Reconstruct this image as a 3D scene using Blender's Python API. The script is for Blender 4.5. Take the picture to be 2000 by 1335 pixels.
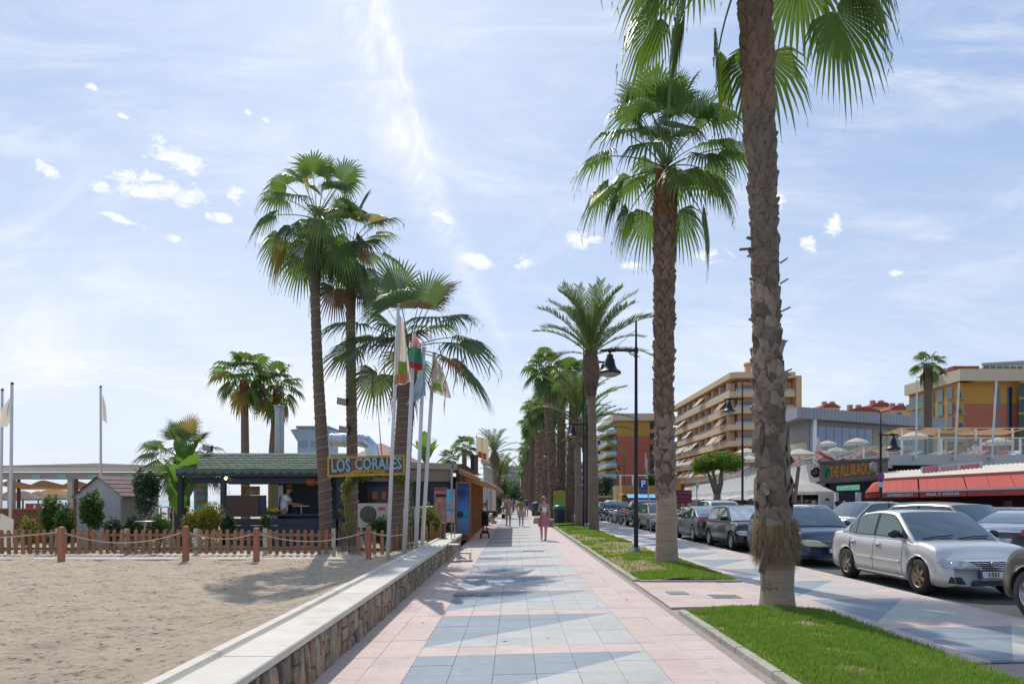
import bpy, bmesh, math, random
import numpy as np
from mathutils import Vector, Matrix
from mathutils.bvhtree import BVHTree
R = math.radians
rnd = random.Random(7)
for o in list(bpy.data.objects): bpy.data.objects.remove(o)
SC = bpy.context.scene
COL = SC.collection
# ---------------- camera ----------------
cam = bpy.data.cameras.new('camera'); camo = bpy.data.objects.new('camera', cam); COL.objects.link(camo)
cam.sensor_width = 36; cam.lens = 24; cam.shift_x = -0.002; cam.shift_y = 0.154
cam.clip_start = .05; cam.clip_end = 9000
camo.location = (0, 0, 1.55); camo.rotation_euler = (R(90), 0, 0)
SC.camera = camo
SC.view_settings.view_transform = 'Standard'; SC.view_settings.look = 'None'
SC.view_settings.exposure = 0.42; SC.view_settings.gamma = 1
# ---------------- sky and sun ----------------
SUN_AZ, SUN_EL = R(16), R(47)            # sun ahead, 16 degrees left of +Y
world = bpy.data.worlds.new('World'); SC.world = world; world.use_nodes = True
nt = world.node_tree; nt.nodes.clear()
def WN(t, **k):
    n = nt.nodes.new(t)
    for a, b in k.items(): setattr(n, a, b)
    return n
def wl(a, b): nt.links.new(a, b)
def wmath(op, a, b=None, c=None, clamp=False):
    n = WN('ShaderNodeMath', operation=op, use_clamp=clamp)
    for i, v in enumerate((a, b, c)):
        if v is None: continue
        if isinstance(v, (int, float)): n.inputs[i].default_value = v
        else: wl(v, n.inputs[i])
    return n.outputs[0]
sky = WN('ShaderNodeTexSky', sky_type='NISHITA'); sky.sun_disc = False
sky.sun_elevation = SUN_EL; sky.sun_rotation = -SUN_AZ
sky.altitude = 0; sky.air_density = 1.0; sky.dust_density = .7; sky.ozone_density = 1.6
tc = WN('ShaderNodeTexCoord'); sep = WN('ShaderNodeSeparateXYZ'); wl(tc.outputs['Generated'], sep.inputs[0])
dx, dy, dz = sep.outputs
ahead = wmath('GREATER_THAN', dy, .05)
dys = wmath('MAXIMUM', dy, .05)
u = wmath('DIVIDE', dx, dys); v = wmath('DIVIDE', dz, dys)       # chart of the sky ahead
# cloud-layer chart (a flat layer overhead) for streaks that reach all round
dzs = wmath('ADD', wmath('MAXIMUM', dz, 0), .12)
cx = wmath('DIVIDE', dx, dzs); cy = wmath('DIVIDE', dy, dzs)
comb = WN('ShaderNodeCombineXYZ'); wl(cx, comb.inputs[0]); wl(cy, comb.inputs[1])
def noise(vec, scale, detail=4, rough=.55, dist=0.0, sc=(1, 1, 1), rz=0, loc=(0, 0, 0)):
    mp = WN('ShaderNodeMapping'); wl(vec, mp.inputs[0]); mp.inputs['Scale'].default_value = sc
    mp.inputs['Rotation'].default_value = (0, 0, rz); mp.inputs['Location'].default_value = loc
    n = WN('ShaderNodeTexNoise'); wl(mp.outputs[0], n.inputs['Vector'])
    n.inputs['Scale'].default_value = scale; n.inputs['Detail'].default_value = detail
    n.inputs['Roughness'].default_value = rough; n.inputs['Distortion'].default_value = dist
    return n.outputs['Fac']
def ramp(val, a, b):
    n = WN('ShaderNodeMapRange'); n.interpolation_type = 'SMOOTHSTEP'
    wl(val, n.inputs[0]); n.inputs[1].default_value = a; n.inputs[2].default_value = b
    return n.outputs[0]
cv = comb.outputs[0]
uvn = WN('ShaderNodeCombineXYZ'); wl(u, uvn.inputs[0]); wl(v, uvn.inputs[1]); uv = uvn.outputs[0]
# thin high veil + streaks
veil = ramp(noise(cv, .55, 3, .5, .4, (1, .6, 1), .5), .34, .72)
streak = ramp(noise(cv, 1.5, 7, .62, .6, (.55, 2.6, 1), .45), .50, .86)
fine = ramp(noise(cv, 5.0, 8, .7, .4, (.5, 2.2, 1), .7), .42, .9)
def gauss(cu, cvv, ru, rv, ang=0.0):
    c, s = math.cos(ang), math.sin(ang)
    du = wmath('SUBTRACT', u, cu); dv = wmath('SUBTRACT', v, cvv)
    a = wmath('DIVIDE', wmath('ADD', wmath('MULTIPLY', du, c), wmath('MULTIPLY', dv, s)), ru)
    b = wmath('DIVIDE', wmath('SUBTRACT', wmath('MULTIPLY', dv, c), wmath('MULTIPLY', du, s)), rv)
    r2 = wmath('ADD', wmath('MULTIPLY', a, a), wmath('MULTIPLY', b, b))
    return wmath('POWER', 2.718, wmath('MULTIPLY', r2, -1))
def PU(x): return (x - 1004) / 1333
def PV(y): return (976 - y) / 1333
total = None
for (px, py, rx, ry, an) in [(342, 308, 98, 28, -.45), (310, 368, 125, 30, -.25), (270, 372, 60, 24, -.3), (190, 362, 34, 14, -.3), (250, 348, 48, 20, -.2), (430, 425, 44, 14, -.3), (350, 470, 34, 11, -.3), (235, 428, 70, 9, -.35), (95, 330, 42, 18, -.5), (240, 226, 22, 7, -.4), (180, 172, 20, 8, -.4), (460, 380, 26, 22, 0), (485, 220, 12, 7, -.3), (520, 236, 14, 8, -.5),
    (868, 425, 42, 14, -.4), (925, 508, 62, 18, -.3), (1025, 515, 28, 18, 0), (1140, 468, 50, 20, 0), (1390, 500, 46, 18, 0), (1232, 518, 30, 14, 0), (1630, 440, 40, 22, .7), (1580, 478, 22, 18, 0), (1510, 395, 40, 24, 0), (1750, 535, 24, 10, 0), (520, 470, 26, 10, 0)]:
    g = gauss(PU(px), PV(py), rx * 1.15 / 1333, ry * 1.35 / 1333, an)
    total = g if total is None else wmath('MAXIMUM', total, g)
nc = wmath('ADD', wmath('MULTIPLY', wmath('SUBTRACT', noise(uv, 30, 10, .72, .6, (1, 1.7, 1), -.5), .5), 3.0), .42)
cum = ramp(wmath('ADD', wmath('MULTIPLY', total, .78), wmath('MULTIPLY', nc, .52)), .58, 1.02)
cum = wmath('MULTIPLY', cum, ahead)
# contrail: curved band in the chart, broken up by noise
def trail(a, b, c, w0, w1, vmin, amt):
    wob = wmath('MULTIPLY', wmath('SUBTRACT', noise(uv, 9, 4, .6), .5), .03)
    cen = wmath('ADD', wmath('ADD', wmath('MULTIPLY', wmath('MULTIPLY', v, v), c), wmath('MULTIPLY', v, b)), a)
    d = wmath('ABSOLUTE', wmath('ADD', wmath('SUBTRACT', u, cen), wob))
    w = wmath('ADD', wmath('MULTIPLY', v, w1), w0)
    m = wmath('SUBTRACT', 1, ramp(wmath('DIVIDE', d, w), -.35, 1.0))
    br = ramp(noise(uv, 15, 9, .72, 1.2, (1.3, .8, 1), .3), .26, .70)
    return wmath('MULTIPLY', wmath('MULTIPLY', wmath('MULTIPLY', m, br), ramp(v, vmin, vmin + .18)), wmath('MULTIPLY', ahead, amt))
vs = [PV(0), PV(220), PV(420), PV(520), PV(690)]; us = [PU(690), PU(782), PU(848), PU(890), PU(1000)]
cc = np.polyfit(vs, us, 2)
t1 = trail(float(cc[2]), float(cc[1]), float(cc[0]), .006, .100, .16, 1.05)
vs = [PV(0), PV(150), PV(280), PV(350)]; us = [PU(738), PU(786), PU(826), PU(852)]
c2 = np.polyfit(vs, us, 2)
t2 = trail(float(c2[2]), float(c2[1]), float(c2[0]), -.014, .060, .42, .95)
vs = [PV(0), PV(80)]; t3 = trail(PU(1424) - PV(0) * (PU(1424) - PU(1406)) / (PV(0) - PV(80)), (PU(1424) - PU(1406)) / (PV(0) - PV(80)), 0, .006, 0, .6, .7)
wide1 = wmath('MULTIPLY', wmath('MULTIPLY', gauss(PU(1790), PV(150), .24, .045, .52), fine), ahead)
wide2 = wmath('MULTIPLY', wmath('MULTIPLY', gauss(PU(200), PV(640), .5, .13, -.22), wmath('ADD', wmath('MULTIPLY', veil, .3), .55)), ahead)
wide3 = wmath('MULTIPLY', gauss(PU(960), PV(120), .36, .34, 0), ahead)
low = wmath('SUBTRACT', 1, ramp(dz, .0, .5))          # pale air towards the horizon, all round
f = wmath('MULTIPLY', veil, .20)
cir = wmath('MULTIPLY', ramp(noise(uv, 2.6, 9, .66, .9, (1, 2.6, 1), -.55, (3.1, 1.7, 0)), .42, .78), ahead)
f = wmath('ADD', f, wmath('MULTIPLY', cir, .42))
f = wmath('ADD', f, wmath('MULTIPLY', streak, .20))
f = wmath('ADD', f, wmath('MULTIPLY', fine, .16))
f = wmath('ADD', f, wmath('MULTIPLY', wide1, .85)); f = wmath('ADD', f, wmath('MULTIPLY', wide2, .24)); f = wmath('ADD', f, wmath('MULTIPLY', wide3, .26))
f = wmath('ADD', f, wmath('MULTIPLY', low, .38))
f = wmath('ADD', f, wmath('MULTIPLY', t1, .62)); f = wmath('ADD', f, wmath('MULTIPLY', t2, .70)); f = wmath('MAXIMUM', f, t3)
f = wmath('MAXIMUM', f, cum)
f = wmath('MINIMUM', f, 1.0)
mix = WN('ShaderNodeMix', data_type='RGBA'); wl(f, mix.inputs['Factor'])
sg = WN('ShaderNodeMix', data_type='RGBA', blend_type='MIX'); sg.inputs['Factor'].default_value = .68
wl(sky.outputs[0], sg.inputs['A']); sg.inputs['B'].default_value = (2.75, 3.95, 6.3, 1)
wl(sg.outputs['Result'], mix.inputs['A']); mix.inputs['B'].default_value = (7.2, 7.4, 7.9, 1)
SKY_MIX = mix
bg = WN('ShaderNodeBackground'); bg.inputs[1].default_value = .102
wl(mix.outputs['Result'], bg.inputs[0])
wo = WN('ShaderNodeOutputWorld'); wl(bg.outputs[0], wo.inputs[0])
sl = bpy.data.lights.new('sun', 'SUN'); sl.energy = 2.5; sl.angle = R(.55); sl.color = (1, .95, .87)
so = bpy.data.objects.new('sun', sl); COL.objects.link(so)
sd = Vector((-math.sin(SUN_AZ) * math.cos(SUN_EL), math.cos(SUN_AZ) * math.cos(SUN_EL), math.sin(SUN_EL)))
so.rotation_euler = sd.to_track_quat('Z', 'Y').to_euler(); so.location = (-10, 30, 60)

# ---------------- materials ----------------
MATS = {}
def M(name, col, rough=.8, metal=0., var=.0, vs=3., bump=0., bs=20., spec=None, coat=0., trans=0., tcol=None, obj_var=0., dirt_or_reflection=None, emit=None, stretch=(1, 1, 1), gen='Object'):
    if name in MATS: return MATS[name]
    m = bpy.data.materials.new(name); m.use_nodes = True; t = m.node_tree; N = t.nodes; L = t.links
    b = N['Principled BSDF']; b.inputs['Base Color'].default_value = (*col, 1)
    b.inputs['Roughness'].default_value = rough; b.inputs['Metallic'].default_value = metal
    if spec is not None: b.inputs['Specular IOR Level'].default_value = spec
    b.inputs['Coat Weight'].default_value = coat; b.inputs['Coat Roughness'].default_value = .06
    if emit: b.inputs['Emission Color'].default_value = (*emit[0], 1); b.inputs['Emission Strength'].default_value = emit[1]
    c = None
    if var or bump or dirt_or_reflection or obj_var:
        g = N.new('ShaderNodeTexCoord'); mp = N.new('ShaderNodeMapping'); mp.inputs['Scale'].default_value = stretch
        L.new(g.outputs[gen], mp.inputs[0]) if gen != 'World' else None
        if gen == 'World':
            ge = N.new('ShaderNodeNewGeometry'); L.new(ge.outputs['Position'], mp.inputs[0])
    if var or dirt_or_reflection or obj_var:
        rg = N.new('ShaderNodeRGB'); rg.outputs[0].default_value = (*col, 1); c = rg.outputs[0]
    def nz(scale, det=5, r=.6):
        n = N.new('ShaderNodeTexNoise'); n.inputs['Scale'].default_value = scale; n.inputs['Detail'].default_value = det; n.inputs['Roughness'].default_value = r
        L.new(mp.outputs[0], n.inputs['Vector']); return n.outputs['Fac']
    def hsv(c, fac, amt):
        a = N.new('ShaderNodeMapRange'); L.new(fac, a.inputs[0]); a.inputs[1].default_value = .2; a.inputs[2].default_value = .8
        a.inputs[3].default_value = 1 - amt; a.inputs[4].default_value = 1 + amt
        h = N.new('ShaderNodeHueSaturation'); L.new(c, h.inputs['Color']); L.new(a.outputs[0], h.inputs['Value']); return h.outputs[0]
    if var: c = hsv(c, nz(vs), var)
    if obj_var:
        oi = N.new('ShaderNodeObjectInfo'); c = hsv(c, oi.outputs['Random'], obj_var)
    if dirt_or_reflection:
        mx = N.new('ShaderNodeMix'); mx.data_type = 'RGBA'; mr = N.new('ShaderNodeMapRange')
        L.new(nz(dirt_or_reflection[1], 8, .65), mr.inputs[0]); mr.inputs[1].default_value = dirt_or_reflection[2]; mr.inputs[2].default_value = dirt_or_reflection[2] + .25
        L.new(mr.outputs[0], mx.inputs['Factor']); L.new(c, mx.inputs['A']); mx.inputs['B'].default_value = (*dirt_or_reflection[0], 1); c = mx.outputs['Result']
    if c is not None: L.new(c, b.inputs['Base Color'])
    if bump:
        bn = N.new('ShaderNodeBump'); bn.inputs['Strength'].default_value = min(1, bump); bn.inputs['Distance'].default_value = .02 * max(1, bump)
        L.new(nz(bs, 6, .65), bn.inputs['Height']); L.new(bn.outputs[0], b.inputs['Normal'])
    if trans:
        tr = N.new('ShaderNodeBsdfTranslucent'); ms = N.new('ShaderNodeMixShader'); ms.inputs[0].default_value = trans
        tr.inputs[0].default_value = (*(tcol or col), 1)
        o = N['Material Output']; L.new(b.outputs[0], ms.inputs[1]); L.new(tr.outputs[0], ms.inputs[2]); L.new(ms.outputs[0], o.inputs[0])
    MATS[name] = m; return m

# ---------------- mesh building ----------------
class MB:
    def __init__(s): s.v = []; s.f = []
    def add(s, vs, fs):
        n = len(s.v); s.v += [tuple(p) for p in vs]; s.f += [tuple(i + n for i in q) for q in fs]; return s
    def box(s, x0, x1, y0, y1, z0, z1):
        return s.add([(x0, y0, z0), (x1, y0, z0), (x1, y1, z0), (x0, y1, z0), (x0, y0, z1), (x1, y0, z1), (x1, y1, z1), (x0, y1, z1)],
                     [(0, 3, 2, 1), (4, 5, 6, 7), (0, 1, 5, 4), (1, 2, 6, 5), (2, 3, 7, 6), (3, 0, 4, 7)])
    def cbox(s, c, sx, sy, sz, rz=0., rx=0., ry=0.):
        m = Matrix.Translation(c) @ Matrix.Rotation(rz, 4, 'Z') @ Matrix.Rotation(ry, 4, 'Y') @ Matrix.Rotation(rx, 4, 'X')
        t = MB().box(-sx / 2, sx / 2, -sy / 2, sy / 2, -sz / 2, sz / 2)
        return s.add([m @ Vector(p) for p in t.v], t.f)
    def beam(s, a, b, w, h):
        a = Vector(a); b = Vector(b); d = (b - a); L = d.length; d.normalize()
        up = Vector((0, 0, 1)) if abs(d.z) < .95 else Vector((0, 1, 0))
        sx = d.cross(up).normalized() * w / 2; sz = sx.cross(d).normalized() * h / 2
        vs = [p + i * sx + j * sz for p in (a, b) for (i, j) in ((-1, -1), (1, -1), (1, 1), (-1, 1))]
        return s.add(vs, [(0, 1, 2, 3), (7, 6, 5, 4), (0, 4, 5, 1), (1, 5, 6, 2), (2, 6, 7, 3), (3, 7, 4, 0)])
    def tube(s, pts, rad, n=8, cap=True):
        pts = [Vector(p) for p in pts]; k = len(pts)
        if not hasattr(rad, '__len__'): rad = [rad] * k
        vs = []; prev = None
        for i, p in enumerate(pts):
            d = (pts[min(i + 1, k - 1)] - pts[max(i - 1, 0)])
            if d.length < 1e-9: d = Vector((0, 0, 1))
            d.normalize()
            if prev is None:
                a = d.orthogonal().normalized()
            else:
                a = (prev - d * prev.dot(d)).normalized()
            prev = a; b = d.cross(a)
            vs += [p + (a * math.cos(2 * math.pi * j / n) + b * math.sin(2 * math.pi * j / n)) * rad[i] for j in range(n)]
        fs = [(i * n + j, i * n + (j + 1) % n, (i + 1) * n + (j + 1) % n, (i + 1) * n + j) for i in range(k - 1) for j in range(n)]
        if cap: fs += [tuple(reversed(range(n))), tuple((k - 1) * n + j for j in range(n))]
        return s.add(vs, fs)
    def lathe(s, prof, c, n=16, axis='Z', sweep=1.0):
        vs = []
        for (r, h) in prof:
            for j in range(n):
                a = 2 * math.pi * j / n * sweep
                x, y, z = r * math.cos(a), r * math.sin(a), h
                if axis == 'X': x, y, z = h, r * math.cos(a), r * math.sin(a)
                if axis == 'Y': x, y, z = r * math.cos(a), h, r * math.sin(a)
                vs.append((c[0] + x, c[1] + y, c[2] + z))
        k = len(prof); m = n
        fs = [(i * n + j, i * n + (j + 1) % n, (i + 1) * n + (j + 1) % n, (i + 1) * n + j) for i in range(k - 1) for j in range(m)]
        return s.add(vs, fs)
    def prism(s, poly, axis, a, b):      # poly 2d list, extruded along axis from a to b
        def P(p, t):
            return {'X': (t, p[0], p[1]), 'Y': (p[0], t, p[1]), 'Z': (p[0], p[1], t)}[axis]
        n = len(poly)
        vs = [P(p, a) for p in poly] + [P(p, b) for p in poly]
        return s.add(vs, [tuple(range(n))[::-1], tuple(range(n, 2 * n))] + [(i, (i + 1) % n, n + (i + 1) % n, n + i) for i in range(n)])
    def grid(s, P, nu, nv, closed_u=False):
        vs = [P(i / nu, j / nv) for j in range(nv + 1) for i in range(nu + 1)]
        w = nu + 1
        return s.add(vs, [(j * w + i, j * w + i + 1, (j + 1) * w + i + 1, (j + 1) * w + i) for j in range(nv) for i in range(nu)])
    def ell(s, c, rx, ry, rz, n=12, m=8, lo=-90, hi=90):
        vs = []; 
        for i in range(m + 1):
            t = R(lo + (hi - lo) * i / m)
            for j in range(n):
                a = 2 * math.pi * j / n
                vs.append((c[0] + rx * math.cos(t) * math.cos(a), c[1] + ry * math.cos(t) * math.sin(a), c[2] + rz * math.sin(t)))
        return s.add(vs, [(i * n + j, i * n + (j + 1) % n, (i + 1) * n + (j + 1) % n, (i + 1) * n + j) for i in range(m) for j in range(n)])
    def mesh(s, name, mat, smooth=False):
        me = bpy.data.meshes.new(name); me.from_pydata(s.v, [], s.f)
        if mat: me.materials.append(mat)
        if smooth: me.polygons.foreach_set('use_smooth', [True] * len(me.polygons))
        me.update(); return me
MW = {}
def tag(o, label=None, cat=None, group=None, kind=None):
    if label: o['label'] = label
    if cat: o['category'] = cat
    if group: o['group'] = group
    if kind: o['kind'] = kind
    return o
def thing(name, label, cat, loc=(0, 0, 0), rz=0., group=None):
    o = bpy.data.objects.new(name, None); COL.objects.link(o); o.empty_display_size = .1
    o.location = loc; o.rotation_euler = (0, 0, rz)
    MW[o.name] = Matrix.Translation(loc) @ Matrix.Rotation(rz, 4, 'Z')
    return tag(o, label, cat, group)
def put(name, me, parent=None, loc=None, rz=0., scale=None, rot=None):   # link an existing mesh (local coords)
    o = bpy.data.objects.new(name, me); COL.objects.link(o)
    if parent: o.parent = parent; MW[o.name] = MW.get(parent.name, Matrix.Identity(4))
    if loc is not None: o.location = loc
    if rot is not None: o.rotation_euler = rot
    elif rz: o.rotation_euler = (0, 0, rz)
    if scale is not None: o.scale = (scale,) * 3 if not hasattr(scale, '__len__') else scale
    return o
def part(name, mb, mat, parent=None, smooth=False, local=False, **k):    # world-coordinate mesh; local=True when already local
    if parent is not None and not local:
        mi = MW.get(parent.name, Matrix.Identity(4)).inverted()
        mb.v = [tuple(mi @ Vector(p)) for p in mb.v]
    o = put(name, mb.mesh(name, mat, smooth), parent)
    return tag(o, **k) if k else o
def fast_mesh(name, V, F, mat, smooth=False):     # numpy verts (n,3), faces (m,k)
    me = bpy.data.meshes.new(name); V = np.asarray(V, dtype=np.float32); F = np.asarray(F, dtype=np.int32)
    m, k = F.shape
    me.vertices.add(len(V)); me.vertices.foreach_set('co', V.ravel())
    me.loops.add(m * k); me.loops.foreach_set('vertex_index', F.ravel())
    me.polygons.add(m); me.polygons.foreach_set('loop_start', np.arange(0, m * k, k, dtype=np.int32))
    if smooth: me.polygons.foreach_set('use_smooth', np.ones(m, dtype=bool))
    me.update(calc_edges=True); 
    if mat: me.materials.append(mat)
    return me
def copy_tree(o, parent=None):
    c = o.copy(); COL.objects.link(c); c.parent = parent
    for ch in o.children: copy_tree(ch, c)
    return c
def W(px, py, Y):           # where a sight line of the survey meets depth Y
    return Vector(((px - 1004) * Y / 1333, Y, 1.55 - (py - 976) * Y / 1333))
def text_mb(txt, size, depth, font=None, align='CENTER', weight=0.0):
    cu = bpy.data.curves.new('t', 'FONT'); cu.body = txt; cu.size = size; cu.extrude = depth; cu.align_x = align; cu.align_y = 'CENTER'; cu.offset = weight; cu.resolution_u = 2
    ob = bpy.data.objects.new('t', cu); COL.objects.link(ob)
    dg = bpy.context.evaluated_depsgraph_get(); me = bpy.data.meshes.new_from_object(ob.evaluated_get(dg))
    mb = MB(); mb.add([tuple(v.co) for v in me.vertices], [tuple(p.vertices) for p in me.polygons])
    bpy.data.objects.remove(ob); bpy.data.curves.remove(cu); bpy.data.meshes.remove(me)
    return mb
def text(name, txt, size, mat, parent, a, b, depth=.006, weight=0., sx=1., **k):   # text centred between world points a and b, facing -normal of a->b
    a = Vector(a); b = Vector(b); d = (b - a); d.z = 0; d.normalize()
    mb = text_mb(txt, size, depth, weight=weight); c = (a + b) / 2; xs_ = [p[0] for p in mb.v]; sx = (b - a).length / (max(xs_) - min(xs_))
    slope = math.atan2(b.z - a.z, (Vector((b.x, b.y, 0)) - Vector((a.x, a.y, 0))).length)
    up = Vector((0, 0, 1)); out = Vector((d.y, -d.x, 0))
    cs, sn = math.cos(slope), math.sin(slope)
    mb.v = [tuple(c + d * (x * sx * cs - y * sn) + up * (x * sx * sn + y * cs) + out * z) for x, y, z in mb.v]
    return part(name, mb, mat, parent, **k)
# ---------------- shared materials ----------------
def pattern_mat(name, x0, wid, period, ph, skew, pink, white, blue, px0, px1, joints=False):
    m = bpy.data.materials.new(name); m.use_nodes = True; t = m.node_tree; N = t.nodes; L = t.links; b = N['Principled BSDF']
    g = N.new('ShaderNodeNewGeometry'); sp = N.new('ShaderNodeSeparateXYZ'); L.new(g.outputs['Position'], sp.inputs[0])
    def mt(op, a, b_=None, clamp=False):
        n = N.new('ShaderNodeMath'); n.operation = op; n.use_clamp = clamp
        for i, v_ in enumerate((a, b_)):
            if v_ is None: continue
            if isinstance(v_, (int, float)): n.inputs[i].default_value = v_
            else: L.new(v_, n.inputs[i])
        return n.outputs[0]
    X, Y = sp.outputs[0], sp.outputs[1]
    s = mt('DIVIDE', mt('SUBTRACT', X, x0), wid)
    yy = mt('SUBTRACT', Y, mt('MULTIPLY', mt('SUBTRACT', X, x0), skew))
    tt = mt('FRACT', mt('DIVIDE', mt('SUBTRACT', yy, ph), period))
    stripe = mt('LESS_THAN', tt, .165)
    tl = mt('DIVIDE', mt('SUBTRACT', tt, .165), .835)
    isblue = mt('GREATER_THAN', tl, s)
    inside = mt('MULTIPLY', mt('GREATER_THAN', s, 0), mt('LESS_THAN', s, 1))
    inside = mt('MULTIPLY', inside, mt('SUBTRACT', 1, stripe))
    def mixc(f, a, b_):
        n = N.new('ShaderNodeMix'); n.data_type = 'RGBA'; L.new(f, n.inputs['Factor'])
        for q, c in (('A', a), ('B', b_)):
            if isinstance(c, tuple): n.inputs[q].default_value = (*c, 1)
            else: L.new(c, n.inputs[q])
        return n.outputs['Result']
    c = mixc(isblue, white, blue); c = mixc(inside, pink, c)
    def nz(sc, det=6, st=(1, 1, 1)):
        mp = N.new('ShaderNodeMapping'); mp.inputs['Scale'].default_value = st; L.new(g.outputs['Position'], mp.inputs[0])
        n = N.new('ShaderNodeTexNoise'); n.inputs['Scale'].default_value = sc; n.inputs['Detail'].default_value = det; n.inputs['Roughness'].default_value = .65; L.new(mp.outputs[0], n.inputs['Vector']); return n.outputs['Fac']
    oi = N.new('ShaderNodeObjectInfo')
    val = mt('ADD', mt('ADD', mt('MULTIPLY', nz(1.1), .40), mt('MULTIPLY', nz(9, 7), .28)), mt('MULTIPLY', oi.outputs['Random'], .10))
    val = mt('ADD', val, .62)
    h = N.new('ShaderNodeHueSaturation'); L.new(c, h.inputs['Color']); L.new(val, h.inputs['Value'])
    sat = mt('ADD', mt('MULTIPLY', nz(.6), -1.0), 1.5); L.new(sat, h.inputs['Saturation'])
    dirt_or_reflection = N.new('ShaderNodeMapRange'); L.new(nz(3.0, 9), dirt_or_reflection.inputs[0]); dirt_or_reflection.inputs[1].default_value = .54; dirt_or_reflection.inputs[2].default_value = .76; dirt_or_reflection.inputs[4].default_value = .45
    c = mixc(dirt_or_reflection.outputs[0], h.outputs[0], (.24, .20, .17))
    spk = N.new('ShaderNodeMapRange'); L.new(nz(20, 3), spk.inputs[0]); spk.inputs[1].default_value = .68; spk.inputs[2].default_value = .71; spk.inputs[4].default_value = .5
    c = mixc(spk.outputs[0], c, (.12, .10, .09))
    if joints:
        jx = mt('LESS_THAN', mt('FRACT', mt('DIVIDE', mt('SUBTRACT', X, x0), .385)), .03)
        jy = mt('LESS_THAN', mt('FRACT', mt('DIVIDE', mt('SUBTRACT', yy, ph), .3933)), .03)
        c = mixc(mt('MULTIPLY', mt('MAXIMUM', jx, jy), .5), c, (.12, .10, .09))
    L.new(c, b.inputs['Base Color']); b.inputs['Roughness'].default_value = .75
    bn = N.new('ShaderNodeBump'); bn.inputs['Strength'].default_value = .25; bn.inputs['Distance'].default_value = .003; L.new(nz(70, 4), bn.inputs['Height']); L.new(bn.outputs[0], b.inputs['Normal'])
    return m
PINK = (.57, .44, .39); WHT = (.46, .455, .42); BLU = (.26, .295, .33)
m_tile = pattern_mat('promenade_tile', -.958, 2.31, 2.36, 6.76, .11, PINK, WHT, BLU, 0, 0)
m_tilef = pattern_mat('promenade_tile_far', -.958, 2.31, 2.36, 6.76, .11, PINK, WHT, BLU, 0, 0, True)
m_walk = pattern_mat('walkway_tile', 4.6, 1.54, 2.36, 5.9, .11, PINK, WHT, BLU, 0, 0)
m_walkf = pattern_mat('walkway_tile_far', 4.6, 1.54, 2.36, 5.9, .11, PINK, WHT, BLU, 0, 0, True)
m_joint = M('joint_mortar', (.34, .29, .25), .95, var=.2, vs=8, gen='World')
m_conc = M('kerb_concrete', (.42, .38, .31), .9, var=.2, vs=6, bump=.5, bs=60, obj_var=.12, dirt_or_reflection=((.2, .18, .15), 5, .58), gen='World')
m_cap = M('pale_cap_stone', (.62, .565, .475), .75, var=.12, vs=3, bump=.25, bs=40, obj_var=.05, dirt_or_reflection=((.42, .36, .28), 2.4, .56), gen='World')
m_mort = M('wall_mortar', (.13, .105, .08), .95, var=.2, vs=8, bump=.6, bs=30)
m_asph = M('asphalt', (.085, .083, .08), .85, var=.18, vs=2, bump=.4, bs=90, dirt_or_reflection=((.13, .12, .11), 1.2, .52), gen='World')
m_paint = M('road_paint', (.6, .6, .58), .7, var=.15, vs=12, gen='World')
# sand
def sand_mat():
    m = M('beach_sand', (.54, .425, .30), .95, var=.13, vs=1.3, gen='World')
    t = m.node_tree; N = t.nodes; L = t.links; b = N['Principled BSDF']; g = N.new('ShaderNodeNewGeometry')
    def nz(sc, det=6, st=(1, 1, 1)):
        mp = N.new('ShaderNodeMapping'); mp.inputs['Scale'].default_value = st; L.new(g.outputs['Position'], mp.inputs[0])
        n = N.new('ShaderNodeTexNoise'); n.inputs['Scale'].default_value = sc; n.inputs['Detail'].default_value = det; n.inputs['Roughness'].default_value = .7; L.new(mp.outputs[0], n.inputs['Vector']); return n.outputs['Fac']
    b1 = N.new('ShaderNodeBump'); b1.inputs['Strength'].default_value = .9; b1.inputs['Distance'].default_value = .09; L.new(nz(4.5, 9, (1, 1.5, 1)), b1.inputs['Height'])
    b2 = N.new('ShaderNodeBump'); b2.inputs['Strength'].default_value = .6; b2.inputs['Distance'].default_value = .01; L.new(nz(60, 4), b2.inputs['Height']); L.new(b1.outputs[0], b2.inputs['Normal'])
    L.new(b2.outputs[0], b.inputs['Normal'])
    # specks of dark debris
    src = b.inputs['Base Color'].links[0].from_socket
    mr = N.new('ShaderNodeMapRange'); L.new(nz(11, 5, (1, 1.6, 1)), mr.inputs[0]); mr.inputs[1].default_value = .55; mr.inputs[2].default_value = .61; mr.inputs[4].default_value = .7
    mx = N.new('ShaderNodeMix'); mx.data_type = 'RGBA'; L.new(mr.outputs[0], mx.inputs['Factor']); L.new(src, mx.inputs['A']); mx.inputs['B'].default_value = (.11, .085, .06, 1)
    L.new(mx.outputs['Result'], b.inputs['Base Color']); return m
m_sand = sand_mat()
m_wood = M('fence_wood', (.30, .135, .07), .75, var=.25, vs=4, bump=.3, bs=25, obj_var=.18, stretch=(6, 6, 1), dirt_or_reflection=((.2, .11, .07), 2, .6))
m_post = M('post_wood', (.34, .14, .075), .75, var=.25, vs=4, bump=.3, bs=25, obj_var=.12, stretch=(6, 6, 1))
m_rope = M('pale_rope', (.55, .47, .36), .9, bump=.6, bs=200)
m_white = M('white_paint', (.72, .72, .70), .5, var=.06, vs=3)
m_whitep = M('pole_white', (.62, .61, .59), .4, var=.08, vs=3)
m_black = M('black_iron', (.012, .014, .018), .45, metal=.3, var=.2, vs=5)
m_galv = M('galvanised_steel', (.36, .37, .38), .4, metal=.8, var=.15, vs=6)
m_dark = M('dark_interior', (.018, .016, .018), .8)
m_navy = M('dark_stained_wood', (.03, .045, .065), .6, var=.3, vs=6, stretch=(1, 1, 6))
m_brownp = M('brown_board', (.10, .05, .035), .7, var=.2, vs=5)
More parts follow.
